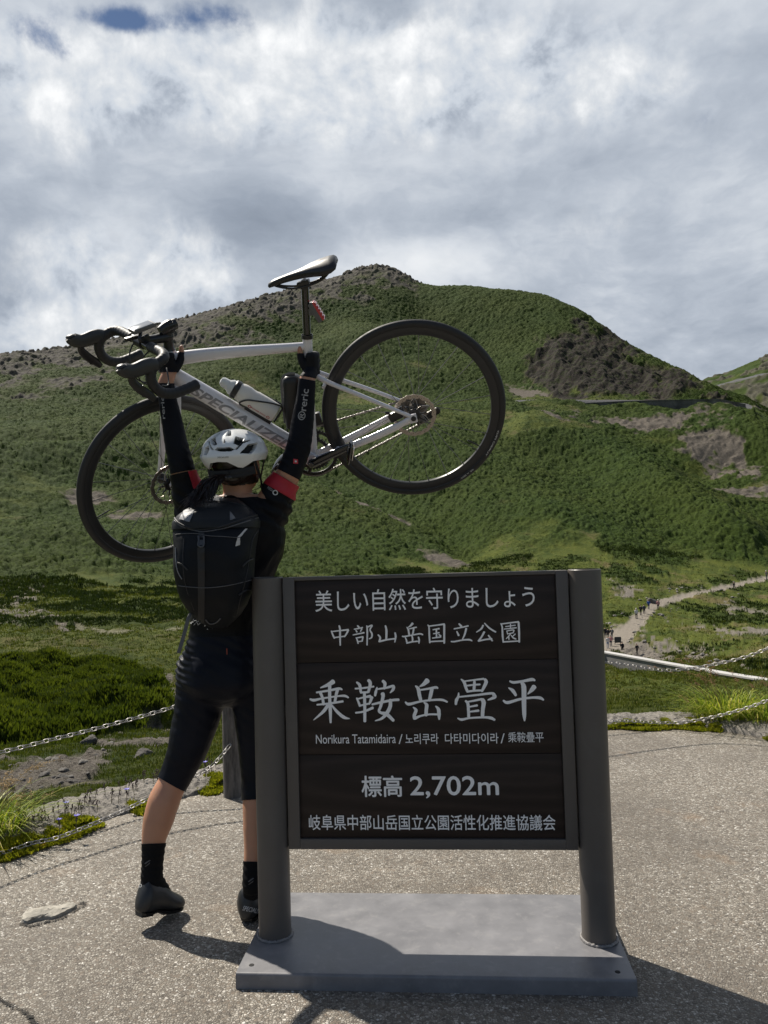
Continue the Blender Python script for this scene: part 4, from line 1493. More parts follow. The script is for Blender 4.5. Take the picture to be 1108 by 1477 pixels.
        for q in range(6):
            a = 2 * math.pi * q / 6
            arm = [cc + Vector((math.cos(a + s * .75) * r, 0, math.sin(a + s * .75) * r)) for s, r in ((0, .020), (.35, .038), (.75, .055), (1, .068))]
            rt.tube(spline(arm, 4), [(.0048, .0009)] * 13, 8, upv=(0, 1, 0), flat=1)
        rt = MB().add([], []) if False else rt
        # arms are flat: squash along the axle
        rt.v = [(x, cc.y + (y - cc.y) * (.3 if abs(y - cc.y) > .001 else 1), z) for x, y, z in rt.v]
        ro_ = rt.build('disc_rotor', bronze, w, ang=30)
        parts.append(ro_)
        sp = MB()
        sp.lathe([(.010, .0035), (.022, .003), (.024, .0), (.022, -.003), (.010, -.0035)], cc, (0, 1, 0), 30, closed=True)
        for q in range(9):
            a = 2 * math.pi * (q + .5) / 9
            sp.tube([cc + Vector((math.cos(a) * .02, 0, math.sin(a) * .02)), cc + Vector((math.cos(a) * .046, 0, math.sin(a) * .046))], [.0034, .0022], 8)
        parts.append(sp.build('rotor_carrier', black, w))
        hs = MB()
        for q in range(54):
            a = 2 * math.pi * q / 54
            r = .0695 + .0028 * ((q % 3) - 1) + .001
            hs.cyl(cc + Vector((math.cos(a) * r, .0009, math.sin(a) * r)), cc + Vector((math.cos(a) * r, .00125, math.sin(a) * r)), .0015, 7)
        hh = hs.build('rotor_holes', black, w)
        tag(hh, kind='stuff')
        parts.append(hh)
        if not rear:
            for p in parts:
                p.data.transform(ST)
        return w
    wheel(REAR, True)
    wheel(FRONT, False)

    # ---- drivetrain (far side)
    cs = MB()
    for q in range(11):
        r = .0235 + q * .0031 + (.010 if q > 8 else 0) * 0
        y = -.056 + q * .0026
        prof = [(.016, y - .0008), (r - .004, y - .0008), (r - .004, y + .0008), (.016, y + .0008)]
        cs.lathe(prof, REAR, (0, 1, 0), 40, closed=True)
        nt = 12 + 2 * q
        for j in range(nt):
            a = 2 * math.pi * j / nt
            d = Vector((math.cos(a), 0, math.sin(a)))
            cs.box(REAR + d * (r - .001) + Vector((0, y, 0)), (.006, .0016, .0038), rot=Matrix.Rotation(-a, 3, 'Y'))
    cs.build('cassette', dsteel, e, ang=30)
    for rr_, yy, nt in ((.0985, -.047, 50), (.069, -.040, 34)):
        cr = MB()
        cr.lathe([(rr_ - .016, yy - .0015), (rr_ - .004, yy - .0015), (rr_ - .004, yy + .0015), (rr_ - .016, yy + .0015)], (0, 0, 0), (0, 1, 0), 80, closed=True)
        for j in range(nt):
            a = 2 * math.pi * j / nt
            cr.box(Vector((math.cos(a) * (rr_ - .002), yy, math.sin(a) * (rr_ - .002))), (.007, .002, .0055), rot=Matrix.Rotation(-a, 3, 'Y'))
        for j in range(4):
            a = 2 * math.pi * j / 4 + .5
            cr.tube([(math.cos(a) * .02, yy, math.sin(a) * .02), (math.cos(a) * (rr_ - .012), yy, math.sin(a) * (rr_ - .012))], [.010, .007], 10)
        cr.build('chainring', black, e, ang=30)
    ca = math.radians(169)
    for sy in (1, -1):
        d = Vector((math.cos(ca), 0, math.sin(ca))) * sy
        b = Vector((0, sy * .062, 0))
        q_ = MB()
        pts = [b + d * s + Vector((0, sy * .006 * s / .165, 0)) for s in (-.012, 0, .03, .09, .14, .165, .176)]
        q_.tube(pts, [(.012, .008), (.0185, .010), (.0165, .0095), (.0145, .008), (.0135, .0075), (.0135, .0075), (.008, .006)], 16, upv=d.cross(Vector((0, 1, 0))))
        q_.lathe([(.0001, .004), (.009, .004), (.0115, .001), (.0115, -.004)], b + Vector((0, sy * .010, 0)), (0, sy, 0), 24)
        c_ = q_.build('crank_arm', gloss, e, ang=50)
        pe = b + d * .165 + Vector((0, sy * .012, 0))
        pd = MB()
        pd.cyl(pe, pe + Vector((0, sy * .055, 0)), .006, 12)
        # clipless pedal body: hanging nose-down wedge
        pc = pe + Vector((0, sy * .047, 0))
        dn = Vector((.45 if sy > 0 else -.2, 0, -1)).normalized() if sy > 0 else Vector((.75, 0, -.6)).normalized()
        sd_ = Vector((dn.z, 0, -dn.x))
        rg = []
        for s, w_, th in ((-.040, .018, .006), (-.028, .027, .010), (-.006, .024, .013), (.020, .022, .011), (.040, .017, .007), (.050, .009, .004)):
            rg.append([pc + dn * s + Vector((0, w_ * math.cos(t_), 0)) + sd_ * (th * math.sin(t_)) for t_ in [2 * math.pi * j / 12 for j in range(12)]])
        pd.rings(rg)
        p_ = pd.build('pedal', gloss, e, ang=35)
        pl = MB()
        pl.box(pc + dn * .006 + sd_ * .0125, (.004, .030, .044), rot=basis((0, 0, 0), sd_, (0, 1, 0)).to_3x3(), bev=.001)
        pl.box(pc - dn * .030 + sd_ * .009, (.004, .036, .010), rot=basis((0, 0, 0), sd_, (0, 1, 0)).to_3x3(), bev=.001)
        pl.build('pedal_plate', silver, p_)
    # rear derailleur
    rd = MB()
    h0 = REAR + Vector((.004, -.074, -.022))
    rd.tube(spline([h0, h0 + Vector((-.014, -.012, -.020)), h0 + Vector((-.004, -.014, -.046))], 4), [.009, .011, .012, .013, .014, .014, .013, .012, .011], 12)
    j1 = REAR + Vector((.012, -.052, -.062))
    j2 = REAR + Vector((-.078, -.052, -.058))
    j1 = REAR + Vector((-.010, -.052, -.060))
    j2 = REAR + Vector((-.082, -.052, -.040))
    for j in (j1, j2):
        rd.lathe([(.003, -.004), (.013, -.0035), (.0145, 0), (.013, .0035), (.003, .004)], j, (0, 1, 0), 20)
    for oy in (-.008, .008):
        rd.tube([j1 + Vector((0, oy, 0)), j2 + Vector((0, oy, 0))], [(.011, .0015)] * 2, 10, upv=(0, 0, 1))
    rd.build('rear_derailleur', black, e, ang=40)
    # chain: plates and rollers along its run
    def run(a, b, mb, per=.0127):
        L = (b - a).length
        n = int(L / per)
        d = (b - a).normalized()
        up = Vector((0, 1, 0)).cross(d)
        for i in range(n):
            c = a + d * (per * (i + .5))
            wd = .0034 if i % 2 else .0024
            for s in (-1, 1):
                mb.box(c + Vector((0, s * wd, 0)), (.0125 if i % 2 else .0105, .0011, .0072 if i % 2 else .006), rot=basis((0, 0, 0), d, (0, 1, 0)).to_3x3(), bev=.0004)
            mb.cyl(c - d * per / 2 + Vector((0, -.003, 0)), c - d * per / 2 + Vector((0, .003, 0)), .0031, 8)
    chm = MB()
    yc = -.047
    run(Vector((0.01, yc, .0975)), REAR + Vector((0, yc, .037)), chm)
    run(Vector((0.0, yc, -.0975)), j2 + Vector((0, .005, -.014)), chm)
    run(j2 + Vector((0, .005, .013)), j1 + Vector((0, .005, .014)), chm)
    run(j1 + Vector((.012, .005, -.005)), REAR + Vector((.03, yc, -.022)), chm)
    for i in range(22):
        a0, a1 = [math.pi * (.5 - (k / 22)) for k in (i, i + 1)]
        run(Vector((math.cos(a0) * .0978, yc, math.sin(a0) * .0978)), Vector((math.cos(a1) * .0978, yc, math.sin(a1) * .0978)), chm, per=.0126)
    chm.build('chain', steel, e, ang=30)
    fd = MB()
    fd.box(STU * .145 + Vector((-.022, -.030, 0)), (.030, .022, .040), bev=.006)
    fd.tube(spline([Vector((-.075, -.047, .098)), Vector((-.02, -.047, .122)), Vector((.03, -.047, .118))], 4), [(.010, .0012)] * 9, 8, upv=(0, 0, 1))
    fd.tube([STU * .145 + Vector((-.022, -.035, 0)), Vector((-.02, -.045, .125))], .006, 8)
    fd.build('front_derailleur', black, e)
    # brake calipers
    cal = MB()
    cal.box(Vector((-.352, .050, .096)), (.052, .026, .034), rot=(0, .25, 0), bev=.006)
    cal.box(Vector((-.372, .044, .108)), (.026, .024, .022), rot=(0, .25, 0), bev=.005)
    cal.cyl((-.335, .058, .112), (-.320, .058, .118), .006, 10)
    cal.build('rear_brake_caliper', black, e, ang=40)
    cal = MB()
    cal.box(FRONT + Vector((-.040, .046, .052)), (.030, .024, .052), rot=(0, .18, 0), bev=.006)
    cal.box(FRONT + Vector((-.046, .040, .040)), (.022, .022, .030), rot=(0, .18, 0), bev=.004)
    c_ = cal.build('front_brake_caliper', black, e, ang=40)
    c_.data.transform(ST)

    # ---- stem, bars, hoods
    top = _piv + _hax * .050
    cl = Vector((.446, 0, .606))
    sm = MB()
    sm.tube([_piv + _hax * .003, _piv + _hax * .012, _piv + _hax * .030, _piv + _hax * .066], [.0235, .019, .0175, .0175], 20)
    sm.tube([top + Vector((-.012, 0, -.003)), top, top.lerp(cl, .5), cl - Vector((.012, 0, .002)), cl + Vector((.004, 0, 0))], [.016, .019, .0165, .018, .017], 16)
    sm.cyl(cl + Vector((0, -.024, 0)), cl + Vector((0, .024, 0)), .0205, 20)
    st = sm.build('stem', black, e, ang=40)
    st.data.transform(ST)
    bare = MB().tube([cl + Vector((0, -.075, 0)), cl + Vector((0, -.03, 0)), cl + Vector((0, .03, 0)), cl + Vector((0, .075, 0))], [.0125, .0158, .0158, .0125], 20)
    hbm = bare.build('handlebar', gloss, e)
    hbm.data.transform(ST)
    hparts = []
    for sy in (1, -1):
        pl = [(0, .068, 0), (0, .11, .001), (.002, .165, .001), (.018, .196, .001), (.045, .203, -.002), (.070, .204, -.010), (.086, .205, -.034), (.087, .206, -.066),
              (.070, .208, -.098), (.036, .210, -.119), (-.008, .212, -.127), (-.052, .213, -.130)]
        pts = spline([cl + Vector((x, y * sy, z)) for x, y, z in pl], 10)
        rad = [.0170 + .0011 * abs(math.sin(q * .8)) - (.0006 if q < 4 else 0) for q in range(len(pts))]
        tp = MB().tube(pts, rad, 16).build('bar_tape', tape, hbm, ang=60)
        hparts.append(tp)
        en = pts[-1]
        hparts.append(MB().lathe([(.0001, .004), (.013, .004), (.0162, .001), (.0162, -.006)], en, (pts[-1] - pts[-2]), 20).build('bar_plug', black, hbm))
        # hood
        y = .205 * sy
        o_ = cl + Vector((0, y, 0))
        hp = [(.052, -.004), (.070, .004), (.092, .010), (.114, .012), (.134, .016), (.150, .026), (.160, .040), (.160, .052)]
        hr = [(.017, .0155), (.0205, .0165), (.020, .017), (.019, .0165), (.0185, .016), (.019, .0155), (.018, .0145), (.009, .008)]
        p = spline([o_ + Vector((x, 0, z)) for x, z in hp], 4)
        ra = list(zip(lerp_list([a * 1.28 for a, b in hr], len(p)), lerp_list([b * 1.12 for a, b in hr], len(p))))
        h = MB().tube(p, ra, 16, upv=(0, 0, 1)).build('brake_hood', hoodm, e, ang=60)
        h.data.transform(ST)
        lv = MB()
        l0 = o_ + Vector((.142, 0, .004))
        p = spline([l0, l0 + Vector((.004, 0, -.022)), l0 + Vector((-.008, sy * .004, -.055)), l0 + Vector((-.026, sy * .008, -.085)), l0 + Vector((-.036, sy * .010, -.108))], 5)
        lv.tube(p, [(.0095 + .006 * math.sin(q / 20 * math.pi), .0065 - .002 * q / 20) for q in range(len(p))], 12, upv=(1, 0, 0))
        lv.box(l0 + Vector((-.012, sy * .006, -.064)), (.026, .006, .034), rot=(0, .25, 0), bev=.002)
        lv.cyl(l0 + Vector((0, -.012, -.006)), l0 + Vector((0, .012, -.006)), .0048, 12)
        l_ = lv.build('brake_lever', black, e, ang=50)
        l_.data.transform(ST)
        hose = MB()
        e0 = cl + Vector((.0, .062 * sy, -.012))
        p = spline([S(e0), S(e0 + Vector((.045, -.02 * sy, -.030))), S(e0 + Vector((.065, -.045 * sy, -.095))), S(cl + Vector((.035, .02 * sy, -.150))), Vector((.405, .012 * sy, .42))], 6)
        hose.tube(p, .0026, 8)
        hose.build('cable', black, e)
    for p in hparts:
        p.data.transform(ST)
    p = spline([S(cl + Vector((.064, .205, -.075))), S(cl + Vector((.02, .15, -.11))), S(cl + Vector((-.02, .08, -.09))), Vector((.40, .02, .44))], 6)
    MB().tube(p, .0026, 8).build('cable', black, e)
    p = spline([FRONT + Vector((-.045, .062, .08)), FRONT + Vector((-.07, .066, .16)), FRONT + Vector((-.10, .062, .26)), hb + Vector((-.01, .03, -.03))], 6)
    MB().tube(p, .0024, 8).build('cable', black, f).data.transform(ST)
    # bike computer, light and mount
    dv = MB().box(cl + Vector((-.020, .012, .050)), (.084, .050, .014), rot=(0, -.10, 0), bev=.004).build('bike_computer', greyp, e, ang=40)
    sc_ = MB().box(cl + Vector((-.0195, .012, .0572)), (.072, .042, .002), rot=(0, -.10, 0), bev=.0006).build('screen', screen, dv)
    mt = MB()
    mt.tube(spline([cl + Vector((0, .032, .008)), cl + Vector((.012, .032, .024)), cl + Vector((-.006, .018, .040))], 4), .006, 10)
    mt.box(cl + Vector((-.006, .030, .018)), (.036, .016, .020), bev=.004)
    mt.box(cl + Vector((.022, .008, .030)), (.060, .018, .012), rot=(0, -.2, 0), bev=.003)
    mt = mt.build('mount', black, e, ang=40)
    lt = MB()
    lt.tube([top + Vector((.02, .0, .030)), top + Vector((-.004, .0, .034)), top + Vector((-.044, .0, .030))], [.017, .020, .019], 18)
    for q in range(9):
        a = 2 * math.pi * q / 9
        lt.box(top + Vector((-.022, math.cos(a) * .020, .032 + math.sin(a) * .020)), (.020, .004, .004), bev=.001)
    lt.box(top + Vector((-.012, 0, .016)), (.036, .028, .020), bev=.006)
    lt = lt.build('front_light', black, e, ang=40)
    for o_ in (dv, sc_, mt, lt):
        o_.data.transform(ST)
    # ---- seatpost, saddle, tail light
    sp0 = SEATC + STU * .02
    spt = SEATC + STU * .205
    MB().tube([sp0, spt], [.0137, .0137], 20).build('seatpost', gloss, e)
    hd = MB()
    hd.cyl(spt + Vector((0, -.021, .004)), spt + Vector((0, .021, .004)), .017, 18)
    hd.box(spt + Vector((.002, 0, .010)), (.044, .046, .014), bev=.004)
    hd.build('seat_clamp', black, e, ang=40)
    so_ = spt + Vector((-.020, 0, .040))
    tilt = Matrix.Rotation(math.radians(1.0), 4, 'Y')
    SA = Matrix.Translation(so_) @ tilt
    rg = []
    secs = [(.142, .006, .005, -.006), (.138, .015, .014, -.004), (.120, .019, .020, .000), (.085, .021, .023, .003), (.045, .026, .025, .004), (.010, .036, .027, .005),
            (-.025, .053, .030, .008), (-.055, .068, .032, .010), (-.085, .0745, .030, .013), (-.103, .070, .024, .015), (-.110, .055, .013, .015)]
    for x, w_, th, z in secs:
        th *= .92 + .18 * math.exp(-((x + .045) / .06) ** 2)
        r = []
        for j in range(28):
            a = 2 * math.pi * j / 28
            cx_, sn = math.cos(a), math.sin(a)
            yy = w_ * (abs(cx_) ** .75) * (1 if cx_ >= 0 else -1)
            zz = z + (th * .55 * (abs(sn) ** .8) if sn >= 0 else -th * 1.0 * (abs(sn) ** 1.2) * (.35 + .65 * abs(cx_)))
            # wings droop, groove down the middle
            zz -= (yy / .075) ** 2 * .022
            if sn > 0 and -.09 < x < .10:
                zz -= .007 * math.exp(-(yy / .0085) ** 2)
            r.append(SA @ Vector((x, yy, zz)))
        rg.append(r)
    sa = MB().rings(rg).build('saddle', sadm, e, ang=60)
    rl = MB()
    for sy in (-1, 1):
        rl.tube(spline([SA @ Vector(p) for p in ((.118, sy * .010, -.010), (.085, sy * .018, -.026), (.04, sy * .022, -.038), (-.03, sy * .022, -.038), (-.075, sy * .030, -.018), (-.095, sy * .036, .004))], 5), .0036, 10)
    rl.build('saddle_rail', black, sa)
    tl = MB()
    tc = SEATC + STU * .105 + Vector((-.034, 0, 0))
    ux = STU.lerp(Vector((.25, 0, .97)), 1.0).normalized()
    rot = basis((0, 0, 0), Vector((ux.z, 0, -ux.x)), (0, 1, 0)).to_3x3()
    tl.box(tc, (.020, .030, .074), rot=rot, bev=.005)
    tl.box(SEATC + STU * .112 + Vector((-.018, 0, 0)), (.022, .020, .026), bev=.003)
    tlo = tl.build('tail_light', greyp, e, ang=40)
    ln = MB()
    ln.box(tc + rot @ Vector((-.0125, 0, 0)), (.010, .031, .072), rot=rot, bev=.004)
    for q in range(5):
        ln.box(tc + rot @ Vector((-.0185, 0, .026 - .013 * q)), (.004, .026, .008), rot=rot, bev=.0015)
    ln.build('lens', red, tlo, ang=40)
    # ---- bottle cage, bottle, tool case
    bo = DT0 + DTU * .20 + DTN * .076
    cg = MB()
    for sy in (-1, 1):
        cg.tube(spline([bo - DTN * .030 + DTU * .0 + Vector((0, sy * .016, 0)), bo - DTN * .036 + DTU * .10 + Vector((0, sy * .014, 0)), bo - DTN * .030 + DTU * .135 + Vector((0, sy * .026, 0)),
                        bo + DTU * .120 + Vector((0, sy * .041, 0)), bo + DTN * .018 + DTU * .085 + Vector((0, sy * .038, 0)), bo + DTN * .036 + DTU * .02 + Vector((0, sy * .014, 0)),
                        bo + DTN * .030 - DTU * .008 + Vector((0, sy * .010, 0)), bo - DTN * .030 - DTU * .008 + Vector((0, sy * .012, 0))], 6), .0030, 8)
    cg.box(bo - DTN * .042 + DTU * .055, (.012, .024, .11), rot=basis((0, 0, 0), DTN, (0, 1, 0)).to_3x3(), bev=.003)
    cg.box(bo - DTU * .008, (.06, .030, .006), rot=basis((0, 0, 0), DTN, (0, 1, 0)).to_3x3(), bev=.002)
    cg.build('bottle_cage', black, e, ang=40)
    return e


BIKE = make_bike()


def make_bottle():
    body = mat('bottle_plastic', (.66, .63, .58), .38, var=.03, sss=.0)
    capm = mat('bottle_cap', (.012, .012, .013), .4)
    dome = mat('bottle_dome', (.62, .63, .62), .25)
    redp = mat('bottle_print', (.42, .02, .025), .5)
    o0 = DT0 + DTU * .20 + DTN * .076
    Mb = BM @ basis(o0, DTN, (0, 1, 0))          # local Z = up the bottle... X away from the tube
    e = empty('water_bottle', None, 'cream water bottle with red print in the cage on the down tube', 'bottle', mat=Mb)
    up = (0, 0, -1) if (Mb.to_3x3() @ Vector((0, 0, 1))).dot(BM.to_3x3() @ DTU) < 0 else (0, 0, 1)
    s = up[2]
    b = MB().lathe([(.0001, 0), (.030, 0), (.0355, .004), (.0365, .012), (.0365, .090), (.0345, .100), (.0345, .112), (.0365, .122), (.0365, .140), (.0345, .152), (.031, .160), (.031, .166)],
                   (0, 0, 0), up, 40).build('bottle_body', body, e, ang=40)
    MB().lathe([(.031, .160), (.0345, .161), (.0345, .178), (.031, .181), (.0001, .181)], (0, 0, 0), up, 40).build('collar', capm, e, ang=35)
    MB().lathe([(.029, .180), (.028, .190), (.021, .200), (.019, .205), (.018, .222), (.013, .231), (.0001, .234)], (0, 0, 0), up, 32).build('cap', dome, e, ang=40)

    def wrap(h0, ang0):
        def f(v):
            a = ang0 + v.y / .0367
            return Vector((math.sin(a) * .0368, math.cos(a) * .0368, s * (h0 - v.x)))
        return f
    text_mesh('lettering', 'POWER KING', .01, redp, b, wrap(.062, -.52), width=.058, height=.0062, extrude=0, offset=.0003)
    for hh in (.098, .022):
        ring = []
        f = wrap(hh, -.52)
        mb = MB()
        for q in range(24):
            a = 2 * math.pi * q / 24
            ring.append([f(Vector((math.cos(a) * r, math.sin(a) * r, 0))) for r in (.0042, .0068)])
        ring.append(ring[0])
        mb.rings(ring, close=False, cap=False)
        mb.build('ring_mark', redp, b, smooth=False)
    return e


make_bottle()


def make_toolcase():
    blk = mat('case_black', (.012, .012, .013), .42, var=.2, vscale=20)
    gr = mat('case_trim', (.16, .16, .165), .35)
    nf = Vector((STU.z, 0, -STU.x))
    o0 = STU * .120 + nf * .062
    Mb = BM @ basis(o0, nf, (0, 1, 0))
    e = empty('tool_case', None, 'black zipped tool case in front of the seat tube behind the right forearm', 'case', mat=Mb)
    s = 1 if (Mb.to_3x3() @ Vector((0, 0, 1))).dot(BM.to_3x3() @ STU) > 0 else -1
    rg = []
    for h, r in ((0, .020), (.004, .029), (.02, .033), (.10, .036), (.175, .037), (.192, .034), (.203, .024), (.206, .010)):
        rg.append([((r * (abs(math.cos(a)) ** .7) * (1 if math.cos(a) > 0 else -1)), (r * .95 * (abs(math.sin(a)) ** .7) * (1 if math.sin(a) > 0 else -1)), s * h) for a in [2 * math.pi * j / 32 for j in range(32)]])
    b = MB().rings(rg).build('case_body', blk, e, ang=50)
    zp = MB()
    zp.tube(spline([(.034, .002, s * .02), (.0372, .004, s * .10), (.0378, .006, s * .17), (.030, .005, s * .198), (.012, .004, s * .209), (-.012, .003, s * .209)], 6), [(.0055, .0016)] * 31, 8)
    zp.build('zip', gr, b)
    MB().tube(spline([(.026, 0, s * .004), (.030, .002, s * -.012), (.016, .002, s * -.016), (.008, 0, s * .0)], 6), .002, 8).build('pull_loop', blk, b)
    return e


make_toolcase()

# ================================================================ CYCLIST
from mathutils.bvhtree import BVHTree


def bvh_of(*obs):
    vs, fs = [], []
    for o in obs:
        mw = o.matrix_world if o.parent is None else (o.parent.matrix_basis @ o.matrix_basis if o.parent.parent is None else o.parent.parent.matrix_basis)
        n = len(vs)
        vs += [mw @ v.co for v in o.data.vertices]
        fs += [[n + i for i in p.vertices] for p in o.data.polygons]
    return BVHTree.FromPolygons(vs, fs)


def hit(bvh, px, py, off=.001):
    d = Vector(ray(px, py)).normalized()
    p, n, i, dist = bvh.ray_cast(Vector(CAM), d)
    if p is None:
        p, n, i, dist = bvh.find_nearest(Vector(CAM) + d * 2.7)
    if n.dot(d) > 0:
        n = -n
    return p + n * off


def surf_text(name, body, mtl, parent, bvh, p0, p1, hpx, offset=0.0, shear=0.0, off=.0012):
    """writing laid on a curved surface between two points of it"""
    a, b = Vector(p0), Vector(p1)
    L = (b - a).length
    t = (b - a) / L
    nrm = Vector((t.y, -t.x))           # up on the page
    po = parent.matrix_basis.translation if parent.parent is None else parent.parent.matrix_basis.translation

    def f(v):
        q = a + t * (v.x * L) + nrm * (v.y * hpx)
        return hit(bvh, q.x, q.y, off) - po
    return text_mesh(name, body, 1.0, mtl, parent, f, align='LEFT', width=1.0, height=1.0, offset=offset, extrude=0, shear=shear)


def surf_patch(name, poly, mtl, parent, bvh, off=.0015, n=7):
    """four-cornered patch on a surface, corners as photo pixels"""
    po = parent.matrix_basis.translation if parent.parent is None else parent.parent.matrix_basis.translation
    A, B, C, D = [Vector(p) for p in poly]
    vs = []
    for i in range(n):
        for j in range(n):
            u, v = i / (n - 1), j / (n - 1)
            q = A * (1 - u) * (1 - v) + B * u * (1 - v) + C * u * v + D * (1 - u) * v
            vs.append(hit(bvh, q.x, q.y, off) - po)
    fs = [(i * n + j, i * n + j + 1, (i + 1) * n + j + 1, (i + 1) * n + j) for i in range(n - 1) for j in range(n - 1)]
    return MB().add(vs, fs).build(name, mtl, parent)


def surf_line(name, pts, r, mtl, parent, bvh, off=.001, seg=8, n=6, build=True):
    po = parent.matrix_basis.translation if parent.parent is None else parent.parent.matrix_basis.translation
    sp = spline([(x, y, 0) for x, y in pts], n)
    q = [hit(bvh, p.x, p.y, off) - po for p in sp]
    for _ in range(2):
        q = [q[0]] + [(q[i - 1] + q[i] * 2 + q[i + 1]) / 4 for i in range(1, len(q) - 1)] + [q[-1]]
    mb = MB().tube(q, r, seg)
    return mb.build(name, mtl, parent) if build else mb


def make_person():
    skin = mat('skin', (.46, .235, .145), .48, var=.08, vscale=14, bump=.15, bscale=500, sss=.25, bdist=.0006)
    black = mat('black_lycra', (.0085, .0088, .0105), .50, var=.25, vscale=9, bump=.25, bscale=900, spec=.09, bdist=.0004)
    navy = mat('navy_lycra', (.0085, .0098, .0155), .46, var=.25, vscale=9, bump=.22, bscale=900, spec=.11, bdist=.0004)
    slv = mat('arm_warmer_cloth', (.0075, .0085, .0125), .52, var=.2, vscale=12, bump=.3, bscale=900, spec=.09, bdist=.0004)
    redc = mat('red_cuff', (.36, .012, .028), .6, var=.12, vscale=20)
    sockm = mat('black_sock', (.0075, .0075, .008), .85, spec=.15, bump=.4, bscale=1200, bdist=.0005)
    glove = mat('glove_cloth', (.008, .0085, .012), .7, spec=.2, bump=.3, bscale=700)
    hairm = mat('dark_hair', (.014, .0085, .0065), .34, var=.4, vscale=120)
    shoem = mat('shoe_upper', (.020, .021, .022), .42, var=.2, vscale=20, bump=.2, bscale=350)
    solem = mat('shoe_sole', (.010, .010, .010), .35)
    greyt = mat('grey_print', (.30, .30, .31), .5)
    whitet = mat('white_print', (.55, .55, .55), .5)
    dgrey = mat('dark_grey_print', (.075, .072, .075), .5)
    helm = mat('helmet_white', (.74, .75, .75), .30, coat=.3, var=.02)
    hin = mat('helmet_lining', (.012, .012, .013), .8)
    brass = mat('cleat_brass', (.5, .33, .12), .35, metal=.8)

    BASE = P(322, 1318, 2.86)
    BASE.z = 0
    e = empty('person', BASE, 'cyclist seen from behind in black kit and white helmet lifting the bicycle overhead', 'person')
    W = lambda v: BM @ Vector(v)
    mb = MB()

    def limb(pts):
        p = [P(*q[:3]) for q in pts]
        n = 5
        sp = spline(p, n)
        rr = lerp_list([q[3] for q in pts], len(sp))
        mb.tube(sp, rr, 20)
        mb.ball(sp[0], rr[0], 16, 10)
        mb.ball(sp[-1], rr[-1], 16, 10)
    # torso
    tor = [(1016, 329, 2.905, .040, .050), (1008, 328, 2.905, .085, .085), (998, 327, 2.90, .130, .112), (982, 325, 2.895, .164, .128), (960, 326, 2.895, .160, .124), (935, 326, 2.895, .146, .110), (908, 327, 2.89, .129, .096),
           (870, 331, 2.875, .130, .094), (835, 337, 2.86, .138, .100), (800, 342, 2.84, .152, .108), (770, 343, 2.825, .162, .110), (748, 341, 2.81, .165, .100), (733, 341, 2.80, .150, .082),
           (722, 343, 2.795, .105, .065), (714, 344, 2.79, .070, .055)]
    rg = []
    for py, px, D, a, b in tor:
        c = P(px, py, D)
        ring = []
        for j in range(40):
            t = 2 * math.pi * j / 40
            x_, y_ = math.cos(t), math.sin(t)
            bulge = 0
            if y_ < 0 and 940 < py < 1005:         # buttocks
                bulge = .022 * math.exp(-((abs(x_) - .42) / .28) ** 2) * (1 - abs(py - 975) / 40)
            ring.append(c + Vector((a * math.copysign(abs(x_) ** .85, x_), b * math.copysign(abs(y_) ** .85, y_) - bulge, 0)))
        rg.append(ring)
    mb.rings(rg)
    limb([(344, 724, 2.795, .056), (343, 708, 2.785, .052), (342, 694, 2.775, .054)])
    # head: skull, jaw, nose, ears, brow; the face looks away and a little to the right
    yaw = math.radians(16)
    fx = Vector((math.sin(yaw), math.cos(yaw), .18)).normalized()
    hr = Vector((math.cos(yaw), -math.sin(yaw), 0))
    hu = hr.cross(fx).normalized()
    HR = basis((0, 0, 0), hr, fx).to_3x3()
    hc = P(341, 668, 2.755)
    mb.ball(hc + hu * .012, (.076, .096, .092), 24, 16, rot=HR)
    mb.ball(hc - hu * .050 + fx * .030, (.060, .066, .062), 20, 12, rot=HR)
    mb.ball(hc - hu * .088 + fx * .066, (.028, .024, .022), 14, 8, rot=HR)
    mb.tube([hc + fx * .092 + hu * .008, hc + fx * .112 - hu * .022, hc + fx * .098 - hu * .034], [.008, .013, .010], 10)
    mb.ball(hc + fx * .090 - hu * .058, (.026, .010, .008), 12, 8, rot=HR)
    for s in (-1, 1):
        mb.ball(hc + hr * s * .077 - hu * .015 + fx * .004, (.010, .018, .032), 12, 8, rot=HR)
        mb.ball(hc + fx * .083 + hr * s * .030 + hu * .022, (.022, .010, .008), 10, 6, rot=HR)
    # arms
    RG, LG = Vector((-.098, 0, .352)), Vector((.372, 0, .487))
    rh, lh = W(RG), W(LG)
    ARM_R = [(372, 752, 2.815, .068), (388, 738, 2.805, .068), (400, 714, 2.785, .061), (412, 692, 2.765, .0465), (421, 672, 2.75, .0425), (431, 644, 2.735, .0415), (436.5, 608, 2.72, .0375), (441, 572, 2.70, .0305), (443, 548, 2.69, .028)]
    ARM_L = [(300, 755, 2.815, .068), (284, 742, 2.805, .066), (273, 714, 2.785, .055), (266, 690, 2.765, .0440), (262, 672, 2.75, .0415), (255, 643, 2.735, .0385), (247, 602, 2.72, .0335), (242, 575, 2.71, .029), (239, 553, 2.70, .027)]
    limb(ARM_R)
    limb(ARM_L)
    tips = []

